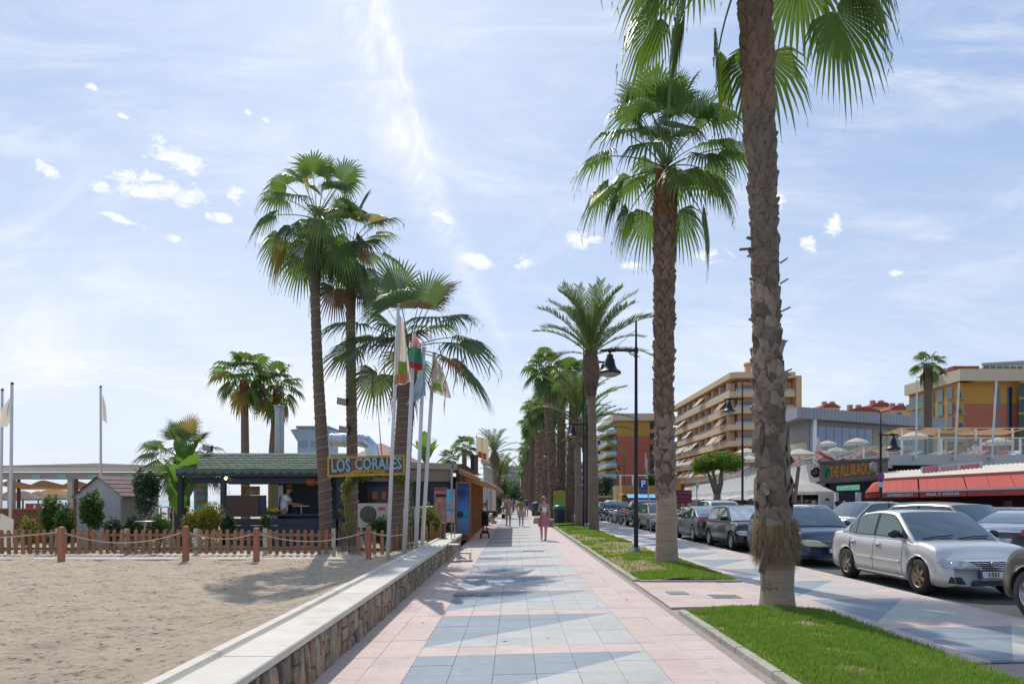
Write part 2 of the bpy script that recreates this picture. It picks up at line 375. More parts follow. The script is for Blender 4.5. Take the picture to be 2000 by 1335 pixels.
m_teakf = M('warm_wood_frame', (.30, .13, .06), .55, var=.25, vs=6)
m_leafA = M('fan_palm_leaf', (.070, .125, .026), .42, obj_var=.42, trans=.34, tcol=(.19, .31, .045), spec=.5)
m_leafB = M('date_palm_leaf', (.075, .12, .035), .5, obj_var=.25, trans=.35, tcol=(.16, .24, .05))
m_leafC = M('bluish_fan_leaf', (.075, .115, .05), .45, obj_var=.35, trans=.4, tcol=(.16, .25, .07))
m_dead = M('dry_frond', (.22, .13, .075), .8, obj_var=.3, trans=.2)
m_petiole = M('petiole', (.16, .20, .05), .5, obj_var=.2)
m_trunkG = M('grey_trunk', (.20, .15, .11), .9, var=.35, vs=3, bump=.8, bs=9, stretch=(1, 1, 5))
m_trunkR = M('brown_trunk', (.135, .085, .058), .9, var=.35, vs=3, bump=.8, bs=9, stretch=(1, 1, 4))
m_boot = M('leaf_base_grey', (.205, .155, .115), .85, obj_var=.4, var=.45, vs=7, bump=.6, bs=30)
m_bootR = M('leaf_base_red', (.175, .115, .08), .85, obj_var=.3, var=.5, vs=5, bump=.6, bs=30)
m_fibre = M('palm_fibre', (.25, .17, .09), .95, var=.5, vs=9)
m_glass = M('window_glass', (.03, .045, .055), .05, spec=.9, coat=.3)
m_teal = M('teal_glass', (.04, .16, .17), .12, spec=.8)
m_foil = M('shrub_leaf', (.05, .105, .02), .55, obj_var=.15, var=.35, vs=3, trans=.35, tcol=(.13, .22, .03))
m_foiy = M('yellow_shrub_leaf', (.24, .23, .03), .55, var=.45, vs=4, trans=.35, tcol=(.3, .3, .04))
m_foid = M('dark_shrub_leaf', (.028, .06, .022), .55, var=.4, vs=3, trans=.25, tcol=(.06, .12, .03))
m_ban = M('banana_leaf', (.075, .19, .03), .45, var=.2, vs=2, trans=.4, tcol=(.2, .38, .04))
m_cream = M('cream_canvas', (.66, .60, .50), .85, trans=.25, var=.05, vs=4)
m_tanc = M('tan_canvas', (.50, .34, .21), .85, trans=.25, tcol=(.6, .36, .2), var=.08, vs=3)
m_redc = M('red_canvas', (.56, .10, .07), .85, trans=.2, var=.1, vs=3)
m_grass = M('grass_blade', (.16, .27, .035), .6, var=.4, vs=7, trans=.45, tcol=(.26, .42, .04), gen='World', dirt_or_reflection=((.27, .25, .09), 2.2, .50))
m_soil = M('soil_and_thatch', (.34, .22, .13), .95, var=.3, vs=5, bump=.9, bs=18, gen='World', dirt_or_reflection=((.12, .15, .04), 1.6, .56))

# ---------------- ground ----------------
def strip(name, x0, x1, y0, y1, z, mat, step=None, **k):
    mb = MB(); mb.add([(x0, y0, z), (x1, y0, z), (x1, y1, z), (x0, y1, z)], [(0, 1, 2, 3)])
    return part(name, mb, mat, kind='structure', **k)
strip('ground', -1500, 3500, -60, 5200, -.40, M('dry_ground', (.26, .22, .17), .95, var=.2, vs=.2, gen='World'))
strip('sea', -3500, -62, -60, 5200, -.30, M('sea_water', (.05, .14, .18), .18, bump=.6, bs=1.2, gen='World'))
strip('road', 6.56, 24, -6, 400, -.12, m_asph)
for yy in np.arange(-2, 130, 5.2):
    pass
mbm = MB()
for k in range(24): mbm.box(9.30, 9.42, 4 + k * 6.5, 7 + k * 6.5, -.118, -.115)
part('lane_marking', mbm, m_paint, kind='structure')
strip('shop_pavement', 24.01, 80, 6, 240, -.10, M('shop_paving', (.36, .31, .27), .85, var=.15, vs=1.5, gen='World'))
# beach: an uneven sheet near the camera, a flat one beyond
def sand_h(X, Y):
    return (.035 * np.sin(X * 1.3 + 1) * np.cos(Y * .9) + .02 * np.sin(X * 3.1 + Y * 2.3) + .012 * np.sin(X * 7.3 - Y * 5.1 + 2) )
nx, ny = 420, 420
xs = np.linspace(-26, -2.02, nx); ys = np.linspace(1.5, 24, ny)
GX, GY = np.meshgrid(xs, ys); rg = np.random.RandomState(3)
n0 = rg.rand(ny, nx)
def blur(a, k):
    for _ in range(k): a = (a + np.roll(a, 1, 0) + np.roll(a, -1, 0) + np.roll(a, 1, 1) + np.roll(a, -1, 1)) / 5
    return a
def nrm(a): return (a - a.mean()) / a.std()
H = .5 * sand_h(GX, GY) + .007 * nrm(blur(n0, 2)) + .010 * nrm(blur(rg.rand(ny, nx), 7)) + .010 * np.maximum(0, nrm(blur(rg.rand(ny, nx), 5)) - .4) * -1.5 + .016 * nrm(blur(rg.rand(ny, nx), 30))
fade = np.clip((-2.15 - GX) / 1.6, 0, 1)
GZ = .42 * (1 - fade) ** 1.5 + .15 * (1 - (1 - fade) ** 1.5) + H * np.clip(fade + .25, 0, 1)
GZ = np.where(GY > 15, GZ + (0) , GZ)
Vv = np.stack([GX, GY, GZ], -1).reshape(-1, 3)
idx = np.arange(nx * ny).reshape(ny, nx)
F = np.stack([idx[:-1, :-1], idx[:-1, 1:], idx[1:, 1:], idx[1:, :-1]], -1).reshape(-1, 4)
sb = put('sand', fast_mesh('sand', Vv, F, m_sand, True)); tag(sb, kind='structure')
mb = MB(); mb.add([(-62, -8, .0), (-25.9, -8, .1), (-25.9, 140, .1), (-62, 140, -.3)], [(0, 1, 2, 3)]); mb.add([(-26, 23.9, .12), (-2.3, 23.9, .12), (-2.3, 140, .12), (-26, 140, .12)], [(0, 1, 2, 3)])
part('beach', mb, m_sand, kind='structure')
# promenade base, far sheets
strip('promenade_bed', -1.80, 2.27, -1, 46, -.03, m_joint)
strip('promenade', -4.0, 2.27, 46, 400, -.004, m_tilef)
strip('walkway_bed', 2.27, 6.50, -1, 46, -.032, m_joint)
strip('walkway', 4.22, 6.50, 46, 400, -.004, m_walkf)
TY = .3933
def tile_mesh(w, d, mat, h=.022):
    e = .0014; b_ = .002; sk = .11
    mb = MB(); q = lambda x, y, z: (x, y + sk * x, z)
    x0, x1, y0, y1 = e, w - e, .0006, d - .0006; by = .0012
    bot = [q(x0, y0, -h), q(x1, y0, -h), q(x1, y1, -h), q(x0, y1, -h)]
    mid = [q(x0, y0, -b_), q(x1, y0, -b_), q(x1, y1, -b_), q(x0, y1, -b_)]
    top = [q(x0 + b_, y0 + by, 0), q(x1 - b_, y0 + by, 0), q(x1 - b_, y1 - by, 0), q(x0 + b_, y1 - by, 0)]
    fs = [(8, 9, 10, 11)] + [(i, (i + 1) % 4, 4 + (i + 1) % 4, 4 + i) for i in range(4)] + [(4 + i, 4 + (i + 1) % 4, 8 + (i + 1) % 4, 8 + i) for i in range(4)]
    mb.add(bot + mid + top, fs); return mb
def lay(parent, cols, yph, ymin, ymax, mat, accept, limit):
    me = tile_mesh(.385, TY, mat).mesh('tile', mat); last = {}
    cells = []
    for x in cols:
        for j in range(-20, 200):
            y = yph + j * TY + .11 * (x + .958)
            if ymin <= y < ymax and accept(x, y): cells.append((y, x))
    cells.sort(); rest = MB(); base = tile_mesh(.385, TY, mat)
    for n, (y, x) in enumerate(cells):
        dz = rnd.uniform(-.0015, .0015)
        if n < limit: put('tile', me, parent, loc=(x, y, dz), rot=(rnd.uniform(-.002, .002), rnd.uniform(-.002, .002), 0))
        else: rest.add([(p[0] + x, p[1] + y, p[2] + dz) for p in base.v], base.f)
    o = part('far_tiles', rest, mat, parent); o['kind'] = 'stuff'
pb = bpy.data.objects['promenade_bed']; wb = bpy.data.objects['walkway_bed']
cols = [-.958 + .385 * k for k in range(-2, 8)]
lay(pb, cols, 6.76, 4.6, 46, m_tile, lambda x, y: True, 300)
colsw = [4.2 + .385 * k for k in range(0, 6)]
lay(wb, colsw, 6.76, 6.4, 46, m_walk, lambda x, y: True, 210)
cx_ = [2.27 + .385 * k for k in range(5)]
lay(wb, cx_, 6.76, 9.62, 12.75, m_tile, lambda x, y: True, 90)
# kerb of the road, kerbs of the beds (stones laid end to end)
def stones(parent, name, x0, x1, y0, y1, z0, z1, L, mat, skew=.11, lim=300):
    y = y0; n = 0
    while y < y1 - .05:
        l = min(L, y1 - y)
        mb = MB(); g = .006; b_ = .012
        xx0, xx1, a, c = x0, x1, y + g, y + l - g; j = rnd.uniform(-.004, .004)
        mb.add([(xx0, a, z0), (xx1, a, z0), (xx1, c, z0), (xx0, c, z0), (xx0 + j, a, z1 - b_), (xx1 + j, a, z1 - b_), (xx1 + j, c, z1 - b_), (xx0 + j, c, z1 - b_), (xx0 + b_ + j, a + b_, z1), (xx1 - b_ + j, a + b_, z1), (xx1 - b_ + j, c - b_, z1), (xx0 + b_ + j, c - b_, z1)],
               [(0, 1, 5, 4), (1, 2, 6, 5), (2, 3, 7, 6), (3, 0, 4, 7), (4, 5, 9, 8), (5, 6, 10, 9), (6, 7, 11, 10), (7, 4, 8, 11), (8, 9, 10, 11)])
        part(name, mb, mat, parent); y += l; n += 1
strip('kerb_footing', 6.49, 6.57, 2, 46, -.125, m_joint)
stones(bpy.data.objects['kerb_footing'], 'kerbstone', 6.50, 6.63, 5.0, 46, -.14, .006, 1.0, M('road_kerb', (.52, .47, .42), .85, var=.12, vs=4, obj_var=.06, gen='World'))
mb = MB().box(6.50, 6.63, 46, 400, -.14, .006); part('far_kerb', mb, MATS['road_kerb'], kind='structure')
# planting beds
beds = [(2.0, 9.40), (12.95, 38.2), (41.0, 70), (73, 130), (133, 300)]
def bed_surface(Y0, Y1, i):
    nx_, ny_ = 24, max(20, int((Y1 - Y0) * 5)) if i < 2 else 12
    xs = np.linspace(2.36, 4.20, nx_); ys = np.linspace(Y0, Y1, ny_); A, B = np.meshgrid(xs, ys)
    Z = .015 + .05 * np.sin((A - 2.36) / 1.84 * math.pi) + .01 * np.sin(A * 9 + B * 5) * np.cos(B * 7)
    id_ = np.arange(nx_ * ny_).reshape(ny_, nx_)
    F = np.stack([id_[:-1, :-1], id_[:-1, 1:], id_[1:, 1:], id_[1:, :-1]], -1).reshape(-1, 4)
    o = put('planting_bed', fast_mesh('bed', np.stack([A, B, Z], -1).reshape(-1, 3), F, m_soil, True)); tag(o, kind='structure'); MW[o.name] = Matrix.Identity(4); return o
for i, (a, b_) in enumerate(beds):
    o = bed_surface(a, b_, i)
    if i < 2:
        stones(o, 'kerbstone', 2.27, 2.37, a, b_ if i == 0 else 38.2, -.03, .045, 1.0, m_conc)
        mb = MB()
        if i == 0: mb.box(2.38, 4.16, 9.40, 9.47, -.03, .032)
        else: mb.box(2.38, 4.30, 12.87, 12.95, -.03, .035)
        part('edging', mb, m_conc, o)
    else:
        mb = MB().box(2.27, 2.37, a, b_, -.03, .045); part('edging', mb, m_conc, o)
# grass blades
def grass(name, regions, seed, label):
    rs = np.random.RandomState(seed); P = []
    for (x0, x1, y0, y1, dens, hgt, keep) in regions:
        n = int((x1 - x0) * (y1 - y0) * dens); x = rs.uniform(x0, x1, n); y = rs.uniform(y0, y1, n)
        k = keep(x, y) > rs.rand(n); x = x[k]; y = y[k]; n = len(x)
        z = .012 + .05 * np.sin(np.clip((x - 2.36) / 1.84, 0, 1) * math.pi)
        h = hgt * rs.uniform(.45, 1.25, n); a = rs.uniform(0, 2 * math.pi, n); w = rs.uniform(.003, .006, n) * np.clip(y / 7, 1, 3)
        lean = rs.uniform(.1, .9, n) * h; la = rs.uniform(0, 2 * math.pi, n)
        ca, sa = np.cos(a) * w, np.sin(a) * w
        p0 = np.stack([x - ca, y - sa, z], -1); p1 = np.stack([x + ca, y + sa, z], -1)
        mx, my = x + np.cos(la) * lean * .35, y + np.sin(la) * lean * .35
        p2 = np.stack([mx + ca * .7, my + sa * .7, z + h * .6], -1); p3 = np.stack([mx - ca * .7, my - sa * .7, z + h * .6], -1)
        p4 = np.stack([x + np.cos(la) * lean, y + np.sin(la) * lean, z + h], -1)
        P.append(np.stack([p0, p1, p2, p3, p4], 1))
    P = np.concatenate(P); n = len(P); V = P.reshape(-1, 3); b0 = np.arange(n) * 5
    T = np.concatenate([np.stack([b0, b0 + 1, b0 + 2], -1), np.stack([b0, b0 + 2, b0 + 3], -1), np.stack([b0 + 3, b0 + 2, b0 + 4], -1)])
    o = put(name, fast_mesh(name, V, T, m_grass)); tag(o, label, 'grass', kind='stuff')
def patchy(x, y):
    return np.clip(1.15 - .75 * ((np.sin(x * 2.3 + y * 1.1 + 4) + np.sin(y * 2.9 - x)) > 1.25) - .9 * (np.sin(x * 5 + y * 3) * np.sin(y * 4.3 + 1) > .72) - .6 * (np.abs(x - 2.45) < .06), 0, 1)
grass('grass', [(2.35, 4.24, 5.2, 9.42, 7500, .055, patchy)], 5, 'bright green grass growing in the nearest planting bed')
def bare(x, y):    # bare soil round the second palm, green patches between
    g = 1 - ((y > 14.2) & (y < 18.2) & (x < 3.3)) * .92 - ((y > 19.5) & (y < 24) & (x > 2.7)) * .85
    g = np.where((y > 24) & (y < 30) & (x < 3.1), .35, g); g = np.where((y > 16.9) & (y < 18.4) & (x > 2.8), .9, g)
    nn = np.sin(x * 3.1 + y * .9) + np.sin(x * 1.7 - y * 1.9 + 2) + .7 * np.sin(y * 3.3 + x * 4)
    g = g * np.where((nn > .15) & (y > 17), .10, 1)
    return np.clip(g, 0.02, 1)
grass('grass', [(2.40, 4.25, 13.0, 20, 2600, .06, bare), (2.40, 4.20, 20, 38, 900, .07, bare)], 6, 'patchy green grass in the second planting bed round the palm and lamp post')
grass('grass', [(2.40, 4.20, 41, 70, 250, .10, lambda x, y: x * 0 + 1), (3.95, 4.3, 5.5, 9.3, 1500, .075, lambda x, y: x * 0 + 1)], 8, 'far thin grass along the row of palms')

# ---------------- sea wall with cap and stones ----------------
WY0, WY1 = 1.6, 22.1
wall = thing('stone_wall', 'low stone-faced wall with pale cap slabs between sand and promenade', 'wall', (-1.9, 12, 0))
part('core', MB().box(-2.05, -1.735, WY0, WY1, -.1, .385), m_mort, wall)
m_st = []
for i, c in enumerate([(.27, .21, .14), (.37, .27, .18), (.20, .17, .13), (.33, .28, .21), (.29, .19, .12)]):
    m_st.append(M('wall_stone_%d' % i, c, .85, var=.35, vs=12, bump=.8, bs=28, dirt_or_reflection=((.10, .075, .05), 7, .55)))
y = 4.2; cnt = 0
bounds = []
while y < WY1 - .1:
    w = rnd.choice([.06, .08, .10, .13, .17, .22]) * rnd.uniform(.85, 1.2) * (1 if y < 13 else 1.35); bounds.append((y, min(y + w, WY1), rnd.uniform(-.055, .055))); y += w
def stone(poly, mat):       # poly in (y,z); proud of the mortar face x=-1.735
    n = len(poly); cy_ = sum(p[0] for p in poly) / n; cz_ = sum(p[1] for p in poly) / n
    d = rnd.uniform(.018, .045)
    back = [(-1.74, p[0], p[1]) for p in poly]
    mid = [(-1.735 + d * .75 + rnd.uniform(-.004, .004), cy_ + (p[0] - cy_) * .95, cz_ + (p[1] - cz_) * .96) for p in poly]
    top = [(-1.735 + d + rnd.uniform(-.006, .006), cy_ + (p[0] - cy_) * .68, cz_ + (p[1] - cz_) * .8) for p in poly]
    mb = MB(); mb.add(back + mid + top, [(i, (i + 1) % n, n + (i + 1) % n, n + i) for i in range(n)] + [(n + i, n + (i + 1) % n, 2 * n + (i + 1) % n, 2 * n + i) for i in range(n)] + [tuple(2 * n + i for i in range(n))])
    part('stone', mb, mat, wall, smooth=False)
prevj = 0
for k, (a, b_, j) in enumerate(bounds):
    g = .007; lt, rt = prevj, j; prevj = j
    splits = [0.0, .375]
    if (b_ - a) > .12 or rnd.random() < .30: splits = [0.0, rnd.uniform(.10, .29), .375] if rnd.random() < .75 else [0, .13, .26, .375]
    for q in range(len(splits) - 1):
        z0, z1 = splits[q] + (.003 if q else -.02), splits[q + 1] - .003
        f0 = (z0 - .19) / .19; f1 = (z1 - .19) / .19
        y0b, y1b = a + g + lt * f0, b_ - g + rt * f0; y0t, y1t = a + g + lt * f1, b_ - g + rt * f1
        if y1b - y0b < .015 or y1t - y0t < .01: y0t, y1t, y0b, y1b = a + g, b_ - g, a + g, b_ - g
        wb, wt = y1b - y0b, y1t - y0t; U = rnd.uniform; hh_ = z1 - z0
        poly = [(y0b + wb * U(.05, .3), z0), (y1b - wb * U(.05, .3), z0), (y1b, z0 + hh_ * U(.08, .25)), (y1b * .5 + y1t * .5 - U(0, .012), (z0 + z1) / 2), (y1t, z1 - hh_ * U(.08, .3)), (y1t - wt * U(.1, .4), z1 - U(0, .012)), (y0t + wt * U(.05, .4), z1), (y0t, z1 - hh_ * U(.05, .3)), (y0b * .5 + y0t * .5 + U(0, .012), (z0 + z1) / 2), (y0b, z0 + hh_ * U(.05, .25))]
        if cnt < 300: stone(poly, rnd.choice(m_st)); cnt += 1
y = WY0
while y < WY1:
    l = min(.8, WY1 - y); mb = MB(); g = .003; zt = .452 + rnd.uniform(-.002, .002)
    a, c = y + g, y + l - g; b_ = .008
    prof = [(-2.10, .392), (-1.682, .392), (-1.680, zt - b_), (-1.688, zt), (-2.045, zt), (-2.05, zt - .006), (-2.06, zt - .006), (-2.065, zt + .0), (-2.078, zt + .032), (-2.12, zt + .038), (-2.16, zt + .030), (-2.165, zt - .05), (-2.10, .40)]
    mb.prism(prof, 'Y', a, c); part('cap_slab', mb, m_cap, wall); y += l
# drain grates and hatch in the paving
def grate(cx_g, cy_g, w, d, n, label, cols=1):
    g = thing('drain_grate', label, 'drain grate', (cx_g, cy_g, 0), group='grates and covers in the paving')
    part('frame', MB().box(cx_g - w / 2, cx_g + w / 2, cy_g - d / 2, cy_g + d / 2, .0022, .004), M('grate_pit', (.16, .14, .13), .9), g)
    for r_ in range(cols):
        for k in range(n):
            x = cx_g - w / 2 + w * (k + .5) / n; y0 = cy_g - d / 2 + d * (r_ + .08) / cols; y1 = cy_g - d / 2 + d * (r_ + .92) / cols
            part('bar', MB().box(x - w / n * .24, x + w / n * .24, y0, y1, .0042, .009), M('grate_iron', (.30, .28, .26), .7, obj_var=.2), g)
grate(-.70, 11.13, .60, .30, 13, 'iron drain grate in the promenade beside the third blue triangle')
grate(-.62, 18.1, .62, .45, 11, 'drain grate near the metal steps, left one of the two far grates')
grate(.58, 20.7, .62, .62, 11, 'drain grate right of centre where the walking woman casts her shadow')
grate(3.38, 10.95, .46, .40, 9, 'square grate in the pink paving behind the big palm', 3)
hv = thing('access_cover', 'flat grey metal cover set in the pink paving between the beds', 'cover', (2.72, 11.35, 0))
part('plate', MB().box(2.55, 2.88, 11.2, 11.55, .003, .008), M('cover_plate', (.22, .2, .19), .6, var=.2, vs=9), hv)
# ---------------- palms ----------------
def fan_frond(pitch, Lp, Rb, seed, droop=.35, nseg=26, mat=None, spread=135, sag=.25, bend=.35):
    r = random.Random(seed); mb = MB(); pts = []; p = Vector((.05, 0, 0)); a = pitch
    for i in range(7):
        pts.append(p.copy()); p = p + Vector((math.cos(a), 0, math.sin(a))) * Lp / 6; a -= bend / 6
    pet = MB().tube(pts, [.022, .018, .015, .013, .012, .011, .010], 4)
    D = Vector((math.cos(a - .15), 0, math.sin(a - .15))); S = Vector((0, 1, 0)); Nn = D.cross(S) * -1
    roll = r.uniform(-.45, .45); S = S * math.cos(roll) + Nn * math.sin(roll); Nn = (D.cross(S)) * -1
    if Nn.z < 0: Nn = -Nn
    hub = pts[-1]; dth = 2 * R(spread) / nseg
    for k in range(nseg):
        th = -R(spread) + dth * (k + .5); rr = Rb * (.78 + .22 * math.cos(th)) * r.uniform(.92, 1.06)
        curl = droop * r.uniform(.7, 1.3)
        rows = []
        for (q, wf) in ((.04, 1.), (.3, 1.), (.55, .95), (.8, .5), (1.0, .03)):
            rad = q * rr; tt = min(q, .58) * rr; half = tt * math.tan(dth / 2) * wf
            d = D * math.cos(th) + S * math.sin(th); t = D * -math.sin(th) + S * math.cos(th)
            cup = Nn * (.10 * math.sin(abs(th)) * rad)
            dz = -sag * (q ** 2) * rr * .5 - curl * max(0, q - .5) ** 1.6 * rr * 2.0
            shrink = 1 - .25 * max(0, q - .55) * curl * 2
            c = hub + d * rad * shrink + cup + Vector((0, 0, dz))
            rows += [c - t * half, c + Nn * half * .55, c + t * half]
        fs = []
        for i in range(4): fs += [(3 * i, 3 * i + 1, 3 * i + 4, 3 * i + 3), (3 * i + 1, 3 * i + 2, 3 * i + 5, 3 * i + 4)]
        mb.add(rows, fs)
        if r.random() < .35:     # loose thread tip
            c = Vector(rows[13]); mb.add([c, c + Vector((.012, .012, 0)), c + Vector((r.uniform(-.05, .05), r.uniform(-.05, .05), -r.uniform(.06, .22)))], [(0, 1, 2)])
    n = len(mb.f); mb.add(pet.v, pet.f)
    me = mb.mesh('fan_frond', mat or m_leafA); me.materials.append(m_petiole)
    for i, p_ in enumerate(me.polygons):
        if i >= n: p_.material_index = 1
    return me
def date_frond(pitch, L, seed, arch=1.0, nl=50, ll=.40, mat=None):
    r = random.Random(seed); mb = MB(); pts = []; p = Vector((.03, 0, 0)); a = pitch; n = 14; dirs = []
    for i in range(n + 1):
        pts.append(p.copy()); d = Vector((math.cos(a), 0, math.sin(a))); dirs.append(d); p = p + d * L / n; a -= arch / n * (.5 + i / n)
    pet = MB().tube(pts, [.03 * (1 - i / n * .85) for i in range(n + 1)], 4)
    for k in range(nl):
        s = .14 + .86 * k / nl; i = min(n - 1, int(s * n)); f_ = s * n - i; c = pts[i].lerp(pts[i + 1], f_); d = dirs[i]
        up = Vector((-d.z, 0, d.x)); l = ll * (math.sin(min(1, s * 1.25) * math.pi * .55) * .9 + .12) * r.uniform(.85, 1.1) * (1.0 if s < .85 else .75)
        for sd_ in (-1, 1):
            t = (d * r.uniform(.75, 1.05) + Vector((0, sd_, 0)) * r.uniform(.65, .95) + up * r.uniform(.15, .6)).normalized()
            w = .019; m_ = c + t * l * .5; e = c + t * l + Vector((0, 0, -.10 * l))
            mb.add([c - d * w, c + d * w, m_ + d * w * 1.3, m_ - d * w * 1.3, e], [(0, 1, 2, 3), (3, 2, 4)])
    n_ = len(mb.f); mb.add(pet.v, pet.f); me = mb.mesh('date_frond', mat or m_leafB); me.materials.append(m_petiole)
    for i, p_ in enumerate(me.polygons):
        if i >= n_: p_.material_index = 1
    return me
m_yellowf = M('yellowing_frond', (.24, .22, .06), .5, obj_var=.3, trans=.45, tcol=(.45, .36, .08))
PC = [80, 62, 44, 26, 8, -12, -32, -52]
fanA = {c: [fan_frond(R(c), 1.15, .92, 11 * k + c, droop=.6 if c < 50 else .3, mat=m_leafA, nseg=30, spread=112, bend=.5 if c < 50 else .1, sag=.25 if c < 50 else .08) for k in range(3)] for c in PC}
fanC = {c: [fan_frond(R(c), 1.15, 1.05, 13 * k + c, droop=.4 if c < 50 else .15, mat=m_leafC, nseg=30, sag=.15 if c < 50 else .05, spread=105, bend=.4 if c < 50 else .08) for k in range(2)] for c in PC}
fanS = {c: [fan_frond(R(c), .9, .95, 17 * k + c, droop=.45, mat=m_leafA, nseg=16) for k in range(2)] for c in PC}
fanD = [fan_frond(R(-62), .8, .8, 91 + k, droop=1.0, mat=m_dead, nseg=14, spread=70) for k in range(3)]
dateA = {c: [date_frond(R(c), 2.9, 19 * k + c) for k in range(3)] for c in (84, 70, 56, 42, 26, 8, -12)}
dateS = {c: [date_frond(R(c), 2.7, 23 * k + c, nl=38, ll=.42) for k in range(2)] for c in (84, 70, 56, 42, 26, 8, -12)}
def crown(root, top, kit, n, scale, lo=-52, hi=80, seed=0, dead=0, squash=1.0, power=1.0):
    r = random.Random(seed); keys = sorted(kit.keys())
    for i in range(n):
        t = i / (n - 1); p = lo + (hi - lo) * (t ** power) + r.uniform(-8, 8)
        k = min(keys, key=lambda q: abs(q - p)); az = i * 2.39996 + r.uniform(-.2, .2); s = scale * r.uniform(.88, 1.1)
        o = put('frond', r.choice(kit[k]), root, loc=top + Vector((0, 0, .25 * t * scale)), rot=(r.uniform(-.07, .07), r.uniform(-.07, .07), az), scale=s)
        if i > n * .12 and r.random() < .05 or dead and i <= n * .15 and r.random() < .5:
            o.material_slots[0].link = 'OBJECT'; o.material_slots[0].material = m_yellowf if r.random() < .6 else m_dead
    for i in range(dead):
        put('dry_frond', r.choice(fanD), root, loc=top + Vector((0, 0, -.1)), rot=(0, 0, r.uniform(0, 6.28)), scale=scale * r.uniform(.6, 1))
def trunk(root, pts, radii, mat, name='trunk', n=14, ring=0.0, flare=0):
    # resample a smooth line; ring = ridge height
    P = [Vector(p) for p in pts]; out = []; rr = []
    tot = sum((P[i + 1] - P[i]).length for i in range(len(P) - 1)); m = max(12, int(tot / (.085 if ring else .3)))
    for i in range(m + 1):
        s = i / m * (len(P) - 1); j = min(len(P) - 2, int(s)); f_ = s - j
        p0 = P[max(0, j - 1)]; p1 = P[j]; p2 = P[j + 1]; p3 = P[min(len(P) - 1, j + 2)]
        c = .5 * ((2 * p1) + (-p0 + p2) * f_ + (2 * p0 - 5 * p1 + 4 * p2 - p3) * f_ ** 2 + (-p0 + 3 * p1 - 3 * p2 + p3) * f_ ** 3)
        q = radii[j] * (1 - f_) + radii[j + 1] * f_
        out.append(c); rr.append(q + (ring * (1 if i % 2 else -1) if ring else 0))
    mb = MB().tube(out, rr, n); part(name, mb, mat, root, smooth=not ring, local=True); return out, rr
def boots(root, line, rr, z0, z1, dz, nper, mat, size, seed, stick=.05, limit=0, name='leaf_base', jag=1.0):
    r = random.Random(seed); st = MB(); n = 0; z = z0; row = 0; L = line
    def at(z):
        for i in range(len(L) - 1):
            if L[i].z <= z <= L[i + 1].z:
                f_ = (z - L[i].z) / max(1e-6, L[i + 1].z - L[i].z); return L[i].lerp(L[i + 1], f_), rr[i] * (1 - f_) + rr[i + 1] * f_
        return L[-1], rr[-1]
    proto = []
    for v_ in range(5):
        w = size; h = size * 1.35; q = r.uniform(.75, 1.2); k = r.uniform(-.25, .25); e = r.uniform(.5, .9)
        vs = [(-.004, -w * .5, -h * .45), (-.004, w * .5, -h * .45), (.02 + stick * .35, -w * .34, h * .1), (.02 + stick * .35, w * .36, h * .12),
              (stick * q, -w * .16 + k * w, h * .55), (stick * q, w * .2 + k * w, h * .62 * e), (stick * q * .55, -w * .13 + k * w, h * .6), (stick * q * .55, w * .17 + k * w, h * .65 * e), (-.01, -w * .4, h * .2), (-.01, w * .42, h * .2), (.015 + stick * .5, 0, -h * .1)]
        fs = [(0, 1, 10), (0, 10, 2), (1, 3, 10), (2, 10, 3), (2, 3, 5, 4), (4, 5, 7, 6), (2, 4, 6, 8), (3, 9, 7, 5), (0, 2, 8), (1, 9, 3), (8, 6, 7, 9)]
        proto.append(MB().add(vs, fs))
    me = [p.mesh('leaf_base', mat) for p in proto]
    while z < z1:
        for i in range(nper):
            if r.random() < .10: continue
            zz = z + r.uniform(-.4, .4) * dz; c, rad = at(zz); a = 2 * math.pi * (i + .5 * (row % 2)) / nper + r.uniform(-.16, .16)
            s = r.uniform(.6, 1.4); pos = c + Vector((math.cos(a), math.sin(a), 0)) * (rad - .012)
            tilt = r.uniform(-.25, .2) ; rollx = r.uniform(-.35, .35) * jag; v_ = r.randrange(5)
            if n < limit and math.sin(a) < .55: put(name, me[v_], root, loc=pos, rot=(rollx, tilt, a), scale=s); n += 1
            else:
                m = Matrix.Translation(pos) @ Matrix.Rotation(a, 4, 'Z') @ Matrix.Rotation(tilt, 4, 'Y') @ Matrix.Rotation(rollx, 4, 'X') @ Matrix.Scale(s, 4)
                st.add([m @ Vector(p) for p in proto[v_].v], proto[v_].f)
        z += dz; row += 1
    if st.v: part('old_leaf_bases', st, mat, root, local=True, kind='stuff')
def palm(label, x, y, z, group='palm trees along the promenade', name='fan_palm', cat='palm tree'):
    return thing(name, label, cat, (x, y, z), 0, group)
# P1: the big one on the right
p1 = palm('huge grey palm in the nearest grass bed, crown cut off by the top edge', 3.72, 9.65, .03)
S = 9.65 / 1333
def lx(px): return (px - 1518) * S
def lz(py): return (1190 - py) * S
ln, rr = trunk(p1, [(0, 0, -.05), (lx(1516), 0, lz(1130)), (lx(1512), 0, lz(1000)), (lx(1503), 0, lz(800)), (lx(1496), 0, lz(600)), (lx(1491), 0, lz(400)), (lx(1481), 0, lz(200)), (lx(1474), 0, lz(0)), (lx(1468), 0, lz(-90))],
            [.235, .215, .205, .185, .150, .155, .195, .20, .18], m_trunkG)
m_base = M('ringed_trunk_base', (.34, .26, .175), .85, var=.3, vs=2.5, bump=1.0, bs=3, stretch=(1, 1, 14), dirt_or_reflection=((.16, .12, .085), 2.0, .55))
part('trunk_base', MB().lathe([(.275, -.06), (.252, .02), (.235, .12), (.225, .25)] + [(.218 + (.006 if k % 2 else 0) + .02 * (k / 22), .3 + k * .022) for k in range(24)] + [(.19, .86)], (0, 0, 0), 28), m_base, p1, smooth=True, local=True)
boots(p1, ln, rr, .98, 2.4, .19, 7, m_boot, .27, 3, .05, 120, jag=1.5)
